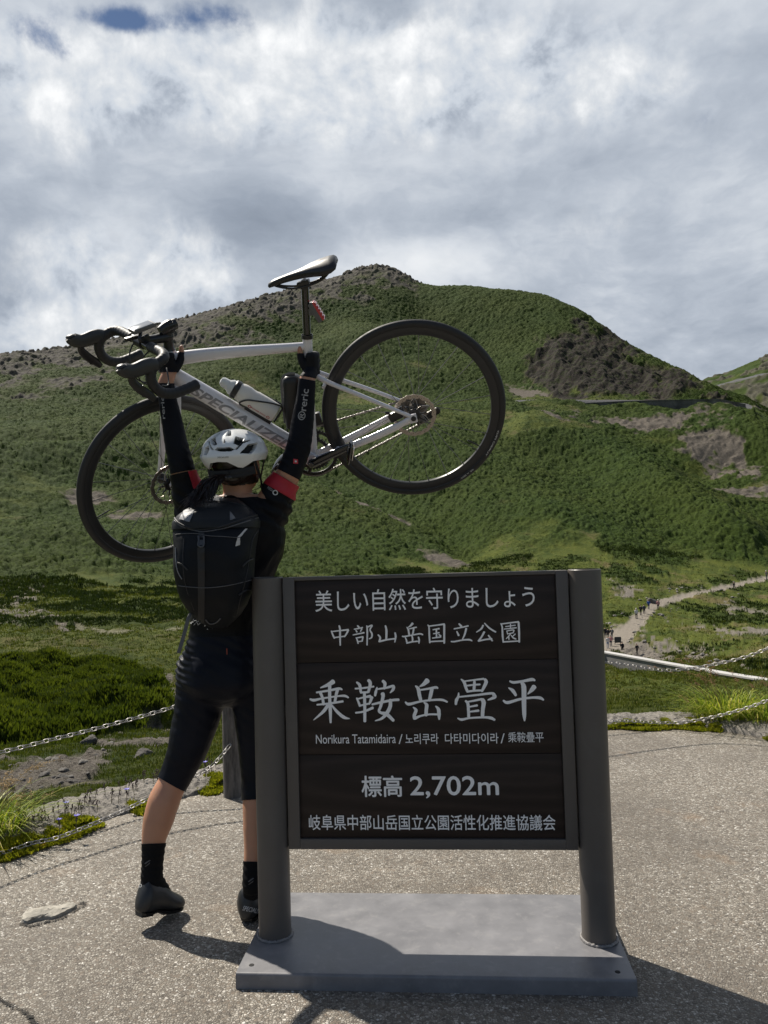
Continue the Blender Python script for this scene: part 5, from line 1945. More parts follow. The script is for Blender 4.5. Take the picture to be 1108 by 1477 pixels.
    def hand(c, u, side, rt, wrist, tilt):
        u = u.normalized()
        tc = (Vector(CAM) - c)
        tc = (tc - u * tc.dot(u)).normalized()
        rr_ = tc.cross(u) * -1
        if rr_.x < 0:
            rr_ = -rr_
        rr_ = rr_ * side

        def at(phi, rho, h):
            a = math.radians(phi)
            return c + u * h + (tc * math.cos(a) + rr_ * math.sin(a)) * rho
        # palm
        for h in np.linspace(-.030, .034, 6):
            mb.tube([at(-12, rt + .013, h), at(25, rt + .0165, h), at(62, rt + .013, h)], [.0125, .0155, .0125], 12)
        mb.tube(spline([wrist, wrist.lerp(at(15, rt + .016, -.02), .55), at(15, rt + .016, -.015)], 4), [.027, .027, .0265, .026, .025, .024, .023, .022, .021], 14)
        # four fingers curling round the tube
        for i, (h, k, r) in enumerate(((.034, 1.0, .0098), (.0125, 1.1, .0102), (-.009, 1.05, .0098), (-.029, .85, .0088))):
            ph = [62, 92, 128, 165, 165 + 38 * k]
            pts = [at(p_, rt + (.013 if p_ < 100 else .0105), h + tilt * (p_ - 60) / 100 * .01) for p_ in ph]
            mb.tube(spline(pts, 4), lerp_list([r * 1.08, r * 1.12, r, r * .95, r * .82], 17), 10)
            mb.ball(pts[1], r * 1.16, 10, 6)
            tips.append(pts[-1])
        # thumb leaves the side of the palm
        pts = [at(-5, rt + .014, -.018), at(-38, rt + .016, .012), at(-62, rt + .013, .040), at(-70, rt + .012, .062)]
        mb.tube(spline(pts, 4), lerp_list([.0145, .0125, .0110, .0085], 13), 10)
        mb.ball(pts[-1], .0085, 10, 6)
        tips.append(pts[-1])
    up = (BM.to_3x3() @ STU)
    wr, wl = P(443, 548, 2.69), P(239, 553, 2.70)
    hand(rh, up, 1, .0175, wr, -.5)
    hand(lh, BM.to_3x3() @ _hax, -1, .026, wl, -.5)
    # legs
    LEG_L = [(291, 966, 2.90, .088), (289, 1008, 2.90, .088), (284, 1033, 2.90, .083), (277, 1058, 2.90, .077), (270, 1083, 2.90, .069), (258, 1110, 2.90, .0585), (248, 1131, 2.895, .0535), (237, 1155, 2.885, .0590), (229, 1182, 2.88, .0565), (223, 1206, 2.875, .0465),
             (221.5, 1224, 2.87, .0395), (220, 1246, 2.865, .0365), (219, 1266, 2.86, .0375)]
    LEG_R = [(361, 966, 2.90, .088), (369, 1010, 2.90, .087), (372, 1050, 2.90, .077), (372, 1088, 2.90, .065), (371, 1125, 2.895, .0545), (372, 1165, 2.88, .0560), (371, 1195, 2.87, .052), (368, 1225, 2.855, .0400), (366, 1250, 2.845, .0360), (365, 1275, 2.835, .0365)]
    limb(LEG_L)
    limb(LEG_R)
    # feet inside the shoes
    def foot(heel, ball_, toe, ank):
        mb.tube(spline([ank, ank.lerp(ball_, .5) + Vector((0, 0, .012)), ball_ + Vector((0, 0, .03)), toe + Vector((0, 0, .024))], 4), lerp_list([.033, .034, .030, .018], 13), 14)
        mb.ball(heel + Vector((0, 0, .034)), .028, 12, 8)
        mb.tube([ank, heel + Vector((0, 0, .036))], [.033, .028], 12)
    LH_, LB_, LT_ = P(203, 1303, 2.815), Pz(243, 1316, .016), P(259, 1299, 2.945)
    LH_.z = .060
    LT_.z = .018
    RH_, RB_, RT_ = Pz(358, 1325, .012), Pz(366, 1300, .012), Pz(371, 1287, .018)
    RB_ = RH_ + Vector((.030, .16, 0))
    RT_ = RH_ + Vector((.048, .235, .008))
    foot(LH_ + Vector((.012, .02, 0)), LB_, LT_, P(219, 1266, 2.86))
    foot(RH_ + Vector((0, .03, 0)), RB_, RT_, P(365, 1275, 2.835))
    # fuse everything into one skin
    tmp = mb.build('tmp_body', skin)
    md = tmp.modifiers.new('fuse', 'REMESH')
    md.mode = 'VOXEL'
    md.voxel_size = .0042
    dg = bpy.context.evaluated_depsgraph_get()
    dg.update()
    me = bpy.data.meshes.new_from_object(tmp.evaluated_get(dg))
    bpy.data.objects.remove(tmp)
    bm = bmesh.new()
    bm.from_mesh(me)
    for _ in range(3):
        bmesh.ops.smooth_vert(bm, verts=bm.verts, factor=.5, use_axis_x=True, use_axis_y=True, use_axis_z=True)
    # second, stronger pass away from the hands and face so that joints flow
    far = [v for v in bm.verts if min((v.co - rh).length, (v.co - lh).length) > .11 and (v.co - hc).length > .14]
    for _ in range(6):
        bmesh.ops.smooth_vert(bm, verts=far, factor=.5, use_axis_x=True, use_axis_y=True, use_axis_z=True)
    crz = [v for v in bm.verts if .70 < v.co.z < .93]
    for _ in range(22):
        bmesh.ops.smooth_vert(bm, verts=crz, factor=.5, use_axis_x=True, use_axis_y=True, use_axis_z=True)
    bm.normal_update()
    body = bm.copy()
    bm.to_mesh(me)
    me.transform(Matrix.Translation(-BASE))
    me.materials.clear()
    me.materials.append(skin)
    shade(me, 180)
    me.name = 'body'
    ob = bpy.data.objects.new('body', me)
    COL.objects.link(ob)
    ob.parent = e
    bm.free()

    # bones for telling limbs apart
    bones = []

    def bone(tag_, pts):
        q = [P(*a[:3]) for a in pts]
        for i in range(len(q) - 1):
            bones.append((tag_, q[i], q[i + 1], (pts[i][3] + pts[i + 1][3]) / 2))
    bone('ra', ARM_R[2:])
    bone('la', ARM_L[2:])
    bone('rl', LEG_R[1:])
    bone('ll', LEG_L[1:])
    bones.append(('t', P(326, 985, 2.9), P(337, 835, 2.86), .13))
    bones.append(('t', P(337, 835, 2.86), P(342, 748, 2.81), .15))
    bones.append(('h', P(343, 706, 2.785), hc, .05))
    bones.append(('h', hc, hc + hu * .03, .09))
    bones.append(('ra', wr, rh, .03))
    bones.append(('la', wl, lh, .03))

    def which(p):
        """limb label of each point (array of letters)"""
        best = np.full(len(p), 1e9)
        lab = np.full(len(p), 'xx', dtype='U2')
        for t_, a, b, r in bones:
            a_, d = np.array(a), np.array(b - a)
            u = np.clip(((p - a_) @ d) / (d @ d), 0, 1)
            q = np.linalg.norm(p - a_ - u[:, None] * d, axis=1) - r
            m_ = q < best
            best[m_] = q[m_]
            lab[m_] = t_
        return lab

    def garment(name, planes, keep, off, mtl, wr_=None, rim=True, parent=e):
        b = body.copy()
        for co, no in planes:
            bmesh.ops.bisect_plane(b, geom=b.verts[:] + b.edges[:] + b.faces[:], plane_co=co, plane_no=no, dist=1e-6)
        cen = np.array([f.calc_center_median() for f in b.faces])
        kp = keep(cen, which(cen))
        dele = [f for f, k_ in zip(b.faces, kp) if not k_]
        b.normal_update()
        nrm = {v: v.normal.copy() for v in b.verts}
        bmesh.ops.delete(b, geom=dele, context='FACES')
        loose = [v for v in b.verts if not v.link_faces]
        bmesh.ops.delete(b, geom=loose, context='VERTS')
        vs = b.verts[:]
        co = np.array([v.co for v in vs])
        o_ = off(co) if callable(off) else np.full(len(co), off)
        if wr_:
            o_ = o_ + wr_(co)
        o_ = np.maximum(o_, .0016)
        for v, q in zip(vs, o_):
            v.co += nrm[v] * float(q)
        if rim:
            be = [ed for ed in b.edges if ed.is_boundary]
            pos = {tuple(v.co): nrm[v] for ed in be for v in ed.verts}
            r = bmesh.ops.extrude_edge_only(b, edges=be)
            for v in [g for g in r['geom'] if isinstance(g, bmesh.types.BMVert)]:
                n = pos.get(tuple(v.co))
                if n is not None:
                    v.co -= n * .0045
        b.normal_update()
        m_ = bpy.data.meshes.new(name)
        b.to_mesh(m_)
        b.free()
        m_.transform(Matrix.Translation(-BASE))
        m_.materials.append(mtl)
        shade(m_, 70)
        o = bpy.data.objects.new(name, m_)
        COL.objects.link(o)
        o.parent = parent
        return o

    def plane(pa, pb, pc):
        """cutting plane through three photo points with distances"""
        a, b, c = P(*pa), P(*pb), P(*pc)
        return a, (b - a).cross(c - a).normalized()

    def side(pl, p, ref):
        """points on the same side of the plane as ref"""
        n = np.array(pl[1])
        return ((p - np.array(pl[0])) @ n) * float((Vector(ref) - pl[0]).dot(pl[1])) > 0

    def rnoise(p, s, seed=0):
        return fbm(p[:, 0] * s + 3.1 * p[:, 1] * s, p[:, 2] * s, 3, seed) - .5

    def gz(z, py, D, w):
        return np.exp(-((z - P(340, py, D).z) / w) ** 2)
    waist = P(326, 914, 2.89).z
    wpl = (Vector((0, 0, waist)), Vector((0, 0, 1)))
    hemL = plane((230, 1121, 2.9), (265, 1141, 2.9), (230, 1123, 2.7))
    hemR = plane((347, 1154, 2.9), (395, 1150, 2.9), (347, 1156, 2.7))
    REFT = P(340, 800, 2.85)

    def keep_sh(p, w):
        ok = ((w == 'll') & side(hemL, p, P(285, 1000, 2.9))) | ((w == 'rl') & side(hemR, p, P(370, 1000, 2.9))) | (w == 't')
        return ok & (p[:, 2] < waist + .02)

    def wr_sh(p):
        x, z = p[:, 0], p[:, 2]
        q = np.exp(-((x - P(262, 940, 2.9).x) / .055) ** 2) * np.exp(-((z - P(262, 950, 2.9).z) / .085) ** 2)
        o = q * .0066 * np.sin(z * 260 + x * 60 + 5 * rnoise(p, 8, 5)) + .0022 * rnoise(p, 22)
        o += .0014 * gz(z, 1022, 2.9, .03) * np.sin(x * 120 + z * 100)
        o += .0016 * np.sin((z + x * .5) * 140 + 9 * rnoise(p, 7, 6)) * (rnoise(p, 5, 9) + .3)
        return o
    shorts = garment('shorts', [(Vector((0, 0, waist + .02)), Vector((0, 0, 1))), hemL, hemR], keep_sh, .0050, navy, wr_sh)
    cufR = plane((393, 679, 2.76), (432, 703, 2.76), (393, 676, 2.6))
    cufL = plane((246, 686, 2.76), (281, 678, 2.76), (246, 683, 2.6))
    collar = plane((318, 714, 2.79), (372, 716, 2.79), (318, 719, 2.7))

    def keep_j(p, w):
        low = side(collar, p, REFT)
        return ((w == 't') & (p[:, 2] > waist) & low) | ((w == 'ra') & side(cufR, p, P(390, 740, 2.8))) | ((w == 'la') & side(cufL, p, P(285, 745, 2.8))) | ((w == 'h') & low)

    def off_j(p):
        # the jersey hangs loose on the right side of the chest
        q = gz(p[:, 2], 805, 2.84, .10) * np.clip((p[:, 0] - P(375, 800, 2.84).x) / .1, 0, 1)
        return .0065 + .018 * q

    def wr_j(p):
        x, z = p[:, 0], p[:, 2]
        o = .007 * rnoise(p, 14, 3)
        o += .0045 * np.sin((z * 1.1 + x * .9) * 105 + 6 * rnoise(p, 6, 8)) * gz(z, 735, 2.8, .07)
        o += .0035 * np.sin((z * .8 - x * 1.2) * 80 + 8 * rnoise(p, 5, 18)) * gz(z, 800, 2.84, .09)
        return o
    jersey = garment('jersey', [wpl, cufR, cufL, collar], keep_j, off_j, black, wr_j)
    bandR = plane((381, 697, 2.76), (424, 722, 2.76), (381, 694, 2.6))
    bnd = lambda p: off_j(p) + wr_j(p) + .0016
    garment('sleeve_band', [cufR, bandR], lambda p, w: (w == 'ra') & side(cufR, p, P(390, 740, 2.8)) & side(bandR, p, P(440, 600, 2.72)), bnd, redc)
    bl = plane((252, 704, 2.76), (288, 706, 2.76), (252, 700, 2.6))
    xl = plane((270, 676, 2.76), (281, 712, 2.76), (266, 676, 2.6))
    garment('sleeve_band', [cufL, bl, xl], lambda p, w: (w == 'la') & side(cufL, p, P(285, 745, 2.8)) & side(bl, p, P(250, 620, 2.72)) & side(xl, p, P(300, 690, 2.76)), bnd, redc)
    swR = plane((390, 671, 2.75), (437, 695, 2.75), (390, 669, 2.6))
    swL = plane((246, 684, 2.75), (280, 677, 2.75), (246, 682, 2.6))
    wrR = plane((428, 545, 2.69), (456, 550, 2.69), (428, 543, 2.5))
    wrL = plane((226, 553, 2.70), (254, 553, 2.70), (226, 551, 2.5))

    def wr_arm(p):
        z = p[:, 2]
        o = .0018 * rnoise(p, 26, 5)
        o += .0016 * np.sin(z * 210 + p[:, 0] * 160 + 16 * rnoise(p, 7, 2)) * (gz(z, 660, 2.75, .06) + .3 * gz(z, 600, 2.72, .1)) * (.4 + 2 * np.abs(rnoise(p, 11, 31)))
        return o
    awr = garment('arm_warmer', [swR, wrR], lambda p, w: (w == 'ra') & side(swR, p, P(440, 560, 2.7)) & side(wrR, p, P(420, 680, 2.76)), .0030, slv, wr_arm)
    awl = garment('arm_warmer', [swL, wrL], lambda p, w: (w == 'la') & side(swL, p, P(241, 570, 2.7)) & side(wrL, p, P(262, 680, 2.76)), .0030, slv, wr_arm)
    gR = plane((428, 541, 2.69), (456, 546, 2.69), (428, 539, 2.5))
    gL = plane((224, 537, 2.70), (256, 537, 2.70), (224, 535, 2.5))
    tp_ = np.array(tips)

    def keep_g(c, pl, wst):
        def k_(p, w):
            dt = np.min(np.linalg.norm(p[:, None, :] - tp_[None], axis=2), axis=1)
            return (np.linalg.norm(p - np.array(c), axis=1) < .15) & ~side(pl, p, wst) & (dt > .021)
        return k_
    garment('glove', [gR], keep_g(rh, gR, P(430, 650, 2.73)), .0022, glove)
    garment('glove', [gL], keep_g(lh, gL, P(255, 650, 2.73)), .0022, glove)
    skL = plane((206, 1217, 2.87), (238, 1216, 2.87), (206, 1218, 2.7))
    skR = plane((352, 1242, 2.85), (385, 1243, 2.85), (352, 1243.5, 2.7))
    wr_k = lambda p: .0010 * np.sin(p[:, 2] * 260 + 6 * rnoise(p, 9, 4))
    socL = garment('sock', [skL], lambda p, w: (w == 'll') & side(skL, p, P(219, 1262, 2.86)), .0028, sockm, wr_k)
    socR = garment('sock', [skR], lambda p, w: (w == 'rl') & side(skR, p, P(365, 1270, 2.84)), .0028, sockm, wr_k)
    # hair cap under the helmet

    def keep_h(p, w):
        q = p - np.array(hc)
        F_, U_, R_ = q @ np.array(fx), q @ np.array(hu), q @ np.array(hr)
        return ((np.linalg.norm(q, axis=1) < .13) & (w == 'h') & (F_ < .035 + np.maximum(0, U_) * .6) & (U_ > -.092 - .036 * np.exp(-((R_ + .012) / .042) ** 2) - .30 * np.minimum(0, F_ + .05) - .02)
                & ~((np.abs(R_) > .068) & (F_ > -.02) & (U_ < .02)))
    hair = garment('hair', [], keep_h, lambda p: .008 + .005 * rnoise(p, 60, 4), hairm)
    # pony tail blown to the left
    rnd = random.Random(4)
    pt = MB()
    root = P(327, 690, 2.645)
    for i in range(230):
        a, b, c_ = rnd.gauss(0, 1), rnd.gauss(0, 1), rnd.random()
        e0 = root + Vector((a * .008, b * .008, abs(b) * .006))
        ex, ey = 270 + c_ * 34 + rnd.gauss(0, 6), 727 - c_ * 6 + rnd.gauss(0, 6)
        end = P(ex, ey, 2.60 + rnd.gauss(0, .012))
        m1 = P(312 + a * 3, 690 + b * 3 + c_ * 5, 2.62)
        m2 = P(292 + a * 4 + c_ * 16, 700 + b * 4 + c_ * 8, 2.61 + b * .008)
        s_ = spline([e0, m1, m2, end], 5)
        pt.tube(s_, lerp_list([.0012, .0017, .0014, .0004], len(s_)), 4)
    pt.tube(spline([P(340, 688, 2.68), P(331, 689, 2.655), P(322, 690, 2.635)], 4), [.02, .021, .021, .02, .019, .018, .017, .015, .012], 12)
    pt.v = [tuple(Vector(v) - BASE) for v in pt.v]
    pt.build('pony_tail', hairm, hair)
    # ---- shoes
    def shoe(heel, ball_, toe, cuff, name='shoe'):
        ax = (toe - heel)
        L = ax.length
        t = ax / L
        sd_ = t.cross(Vector((0, 0, 1))).normalized()
        upv = sd_.cross(t)
        rg, sl = [], []
        for s, w_, h, dz in ((-.13, .012, .050, .016), (-.075, .028, .086, .004), (-.02, .038, .104, .0), (.08, .041, .101, .0), (.18, .040, .094, .002), (.28, .040, .094, .004), (.40, .040, .088, .005), (.52, .042, .074, .003), (.64, .047, .062, .0),
                             (.78, .049, .052, .0), (.90, .043, .044, .003), (.98, .030, .036, .008), (1.04, .012, .024, .014)):
            c = heel + t * (s * L)
            h *= 1.1
            w_ *= 1.05
            ring = []
            for j in range(24):
                a = 2 * math.pi * j / 24
                x_, y_ = math.cos(a), math.sin(a)
                x_ = math.copysign(abs(x_) ** .75, x_)
                y_ = math.copysign(abs(y_) ** .8, y_)
                ring.append(c + sd_ * (w_ * x_ * (1 - .18 * max(0, y_))) + upv * (dz + (h - dz) * (y_ + 1) / 2) - BASE)
            rg.append(ring)
        sh = MB().rings(rg).build(name, shoem, e, ang=60)
        so_ = MB()
        rg = []
        for s, w_ in ((-.06, .022), (.0, .033), (.15, .034), (.32, .030), (.5, .038), (.66, .047), (.8, .048), (.92, .040), (1.0, .024)):
            c = heel + t * (s * L) + upv * (.004 if .2 < s < .45 else 0)
            rg.append([c + sd_ * (w_ * 1.02) + upv * .007 - BASE, c + sd_ * (w_ * .90) - upv * .002 - BASE, c - sd_ * (w_ * .90) - upv * .002 - BASE, c - sd_ * (w_ * 1.02) + upv * .007 - BASE])
        so_.rings(rg)
        so_.build('sole', solem, sh, ang=40)
        cl_ = MB()
        c = heel + t * (.64 * L) - upv * .006 - BASE
        R3 = basis((0, 0, 0), t, sd_).to_3x3()
        cl_.box(c, (.062, .052, .008), rot=R3, bev=.002)
        cl_.build('cleat', brass if name == 'x' else solem, sh)
        bk = MB()
        bk.box(heel + t * (.10 * L) - upv * .006 - BASE, (.05, .042, .008), rot=R3, bev=.002)
        bk.build('heel_pad', solem, sh)
        return sh
    shL = shoe(LH_, LB_, LT_, None)
    shR = shoe(RH_, RB_, RT_, None)
    # ---- helmet
    HC = P(338.5, 655, 2.735)
    hx, hb_, hz = hr, -fx, hu                 # right, back, up of the head
    rx, ry, rz = .1135, .137, .0905
    H3 = np.array([hr, fx, hu])

    def to_ae(px, py):
        d = Vector(ray(px, py)).normalized()
        o = Vector(CAM) - HC
        D3 = Vector((d.dot(hr) / rx, d.dot(fx) / ry, d.dot(hu) / rz))
        O3 = Vector((o.dot(hr) / rx, o.dot(fx) / ry, o.dot(hu) / rz))
        a, b, c = D3.dot(D3), 2 * D3.dot(O3), O3.dot(O3) - 1
        disc = max(0, b * b - 4 * a * c)
        t_ = (-b - math.sqrt(disc)) / (2 * a)
        q = O3 + D3 * t_
        return math.atan2(q.x, -q.y), math.asin(max(-1, min(1, q.z / max(1e-6, q.length))))
    vents = [[(304, 634), (311.5, 629.5), (313, 641), (308.5, 643)], [(340, 630), (352, 633), (344, 642.5), (337, 640)], [(310, 648.6), (314, 645.3), (332, 645.3), (338, 648), (333, 650.9), (316, 650.9)],
             [(346.5, 653.8), (358, 641), (372, 638.2), (370, 645), (362.5, 654)], [(294.5, 656), (296, 647), (300.5, 643), (301.5, 648), (299, 656)]]
    vents = [np.array([to_ae(*q) for q in v]) for v in vents]
    vents += [np.array([(-a, b) for a, b in v]) for v in vents[3:4]]
    # further slots over the crown and at the front
    for a0, el in ((-.35, 1.0), (.35, 1.0), (-1.9, .55), (1.9, .55), (-2.5, .7), (2.5, .7), (math.pi, .62)):
        vents.append(np.array([(a0 - .13, el - .16), (a0 + .13, el - .16), (a0 + .10, el + .18), (a0 - .10, el + .18)]))
    stripes = [[to_ae(*q) for q in ((339, 648.5), (350, 636.5), (362, 634), (361, 635.5), (351, 639), (342, 648.5))], [to_ae(*q) for q in ((308, 649), (306, 649), (300.5, 637), (302.5, 636))]]
    na, ne = 260, 110
    bot = lambda a: np.interp(abs(a), [0, .30, .62, .80, 1.15, 1.6, 2.2, 3.15], [-.20, -.24, -.52, -.58, -.30, -.30, -.34, -.22])
    vs, dep = [], []
    GA = np.repeat((2 * np.pi * np.arange(na) / na - np.pi)[None], ne + 1, 0)
    GB = bot(GA)
    GE = GB + (np.pi / 2 - GB) * (np.arange(ne + 1) / ne)[:, None]
    INV = np.zeros(GA.shape, bool)
    for v in vents:
        INV |= in_poly(GA, GE, [tuple(q) for q in v])
    STR = np.zeros(GA.shape, bool)
    for v in stripes:
        STR |= in_poly(GA, GE, v)
    for i in range(ne + 1):
        for j in range(na):
            a = 2 * math.pi * j / na - math.pi
            b0 = float(bot(a))
            el = b0 + (math.pi / 2 - b0) * (i / ne)
            x_, y_, z_ = math.cos(el) * math.sin(a), -math.cos(el) * math.cos(a), math.sin(el)
            r = 1.0
            # raised ridges on either side of the centre panel and a swept lower wing
            ridge = .028 * math.exp(-((abs(a) - .62) / .16) ** 2) * math.exp(-((el - .55) / .5) ** 2)
            wing = .020 * math.exp(-((el + .02) / .12) ** 2) * (1 if abs(a) < 2 else .4)
            r += ridge + wing - .012 * math.exp(-((el - .25) / .10) ** 2)
            r += .01 * math.exp(-((abs(a) - 1.35) / .25) ** 2) * math.exp(-((el + .1) / .2) ** 2) * 2
            inv, st_ = INV[i, j], STR[i, j]
            if inv:
                r -= .17
            elif st_:
                r -= .05
            if el < 0:
                r *= 1 + .10 * el
            vs.append(HC + hr * (x_ * rx * r) + fx * (y_ * ry * r) + hu * (z_ * rz * r) - BASE)
            dep.append(1 if (inv or st_) else 0)
    hm = MB()
    o0 = len(hm.v)
    fs, ms = [], []
    for i in range(ne):
        for j in range(na):
            q = (i * na + j, i * na + (j + 1) % na, (i + 1) * na + (j + 1) % na, (i + 1) * na + j)
            fs.append(q)
            ms.append(1 if sum(dep[k_] for k_ in q) >= 3 else 0)
    hm.v = [tuple(v) for v in vs]
    hm.f, hm.m = fs, ms
    # rim turned inwards
    rim = [vs[j] for j in range(na)]
    ctr = HC - BASE
    ri = [ctr + (p - ctr) * .86 + hu * .010 for p in rim]
    n0 = len(hm.v)
    hm.v += [tuple(p) for p in ri]
    for j in range(na):
        hm.f.append((j, n0 + j, n0 + (j + 1) % na, (j + 1) % na))
        hm.m.append(0)
    he = hm.build('helmet', [helm, hin], e, ang=32)
    hbv = bvh_of(he)
    surf_text('lettering', 'SPECIALIZED', hin, he, hbv, (314, 659.8), (330, 659.3), 2.0, off=.0012)
    surf_patch('emblem', [(323.4, 634), (325, 634.2), (324.4, 639.4), (322.8, 639.2)], hin, he, hbv, n=4)
    # retention cradle and straps
    crd = MB()
    for k_, (y0, w_) in enumerate(((680, .012), (689, .007))):
        pts = [HC + hr * (.094 * math.sin(a)) - fx * (.108 * math.cos(a)) - hu * (.050 + .012 * k_ + .012 * math.cos(a)) - BASE for a in np.linspace(-1.25, 1.25, 15)]
        crd.tube(pts, [(w_, .003)] * 15, 8, upv=tuple(hu))
    crd.box(HC - fx * .112 - hu * .066 - BASE, (.052, .014, .034), rot=HR, bev=.005)
    crd.build('retention_cradle', hin, he)
    for s in (-1, 1):
        sm_ = MB()
        sd0 = HC + hr * s * .098 - hu * .025 - BASE
        ck = hc + hr * s * .080 - hu * .060 + fx * .02 - BASE
        sm_.tube([sd0 - fx * .045, ck], [(.0075, .0012)] * 2, 6, upv=tuple(fx))
        sm_.tube([sd0 + fx * .035, ck], [(.0075, .0012)] * 2, 6, upv=tuple(fx))
        sm_.tube(spline([ck, ck - hu * .035 - hr * s * .014 + fx * .02, hc - hu * .112 + fx * .05 - BASE], 4), [(.0075, .0012)] * 9, 6, upv=tuple(fx))
        sm_.build('chin_strap', hin, he)
    # ---- marks on the clothes
    jb = bvh_of(jersey)
    ab = bvh_of(awr)
    lb = bvh_of(awl)
    surf_text('lettering', '®reric', greyt, awr, ab, (434.5, 606), (440.5, 561), 10.5, offset=.008)
    mk = MB()
    for q in range(1):
        pass
    surf_patch('round_badge', [(423.5, 661.8), (429.8, 662.5), (429.8, 669), (423.2, 668.4)], mat('red_badge', (.42, .02, .04), .5), awr, ab, n=6)
    surf_patch('badge_mark', [(425.3, 664), (427.8, 664.3), (427.8, 666.8), (425.2, 666.5)], whitet, awr, ab, off=.0022, n=4)
    surf_text('lettering', 'reric', greyt, awl, lb, (236.5, 604), (234.5, 572), 4.5, offset=.006)
    surf_text('lettering', 'PORON', greyt, jersey, jb, (386.5, 703), (393.5, 707.5), 4.2, offset=.006)
    rgm = MB()
    ring = []
    for q in range(20):
        a = 2 * math.pi * q / 20
        ring.append([hit(jb, 397.3 + math.cos(a) * r, 710.5 + math.sin(a) * r, .0015) - BASE for r in (2.5, 4.0)])
    ring.append(ring[0])
    rgm.rings(ring, close=False, cap=False).build('ring_mark', whitet, jersey, smooth=False)
    # pale scribble print round the jersey hem
    rnd = random.Random(9)
    for cx_, cy_, n_, sx, sy in ((284, 899, 13, 9, 4), (303, 902, 12, 9, 5)):
        for q in range(n_):
            x_, y_ = cx_ + rnd.uniform(-sx, sx), cy_ + rnd.uniform(-sy, sy)
            a = rnd.uniform(-1.2, .6)
            l_ = rnd.uniform(1.5, 3.2)
            surf_line('hem_print', [(x_, y_), (x_ + l_ * math.cos(a), y_ + l_ * math.sin(a))], .0011, whitet, jersey, jb, n=2, seg=5)
    sb = bvh_of(shorts)
    surf_patch('hip_tab', [(326.6, 935.5), (328, 935.5), (328.4, 944), (327, 944)], mat('orange_tab', (.30, .05, .02), .6), shorts, sb, n=3)
    for o_, bb, (x_, y_) in ((socL, None, (211, 1246)), (socR, None, (360, 1272))):
        bb = bvh_of(o_)
        surf_patch('emblem', [(x_ - 2, y_ - 1), (x_ + 5, y_ - 6), (x_ + 6.5, y_ - 5), (x_ - 1, y_ + .5)], dgrey, o_, bb, n=4)
        surf_patch('emblem', [(x_ - 1, y_ + 3), (x_ + 6, y_ - 2.5), (x_ + 5, y_ + 0), (x_ - 1.5, y_ + 4.5)], dgrey, o_, bb, n=4)
    b_ = bvh_of(shR)
    surf_text('lettering', 'SPECIALIZED', whitet, shR, b_, (350.5, 1309.5), (382, 1316), 6.8, offset=.006, shear=.3)
    b_ = bvh_of(shL)
    surf_text('lettering', 'SPECI', whitet, shL, b_, (193.5, 1281), (205, 1276.5), 5, offset=.006, shear=.3)
    return e, dict(jersey=jersey)


PERSON, _garments = make_person()


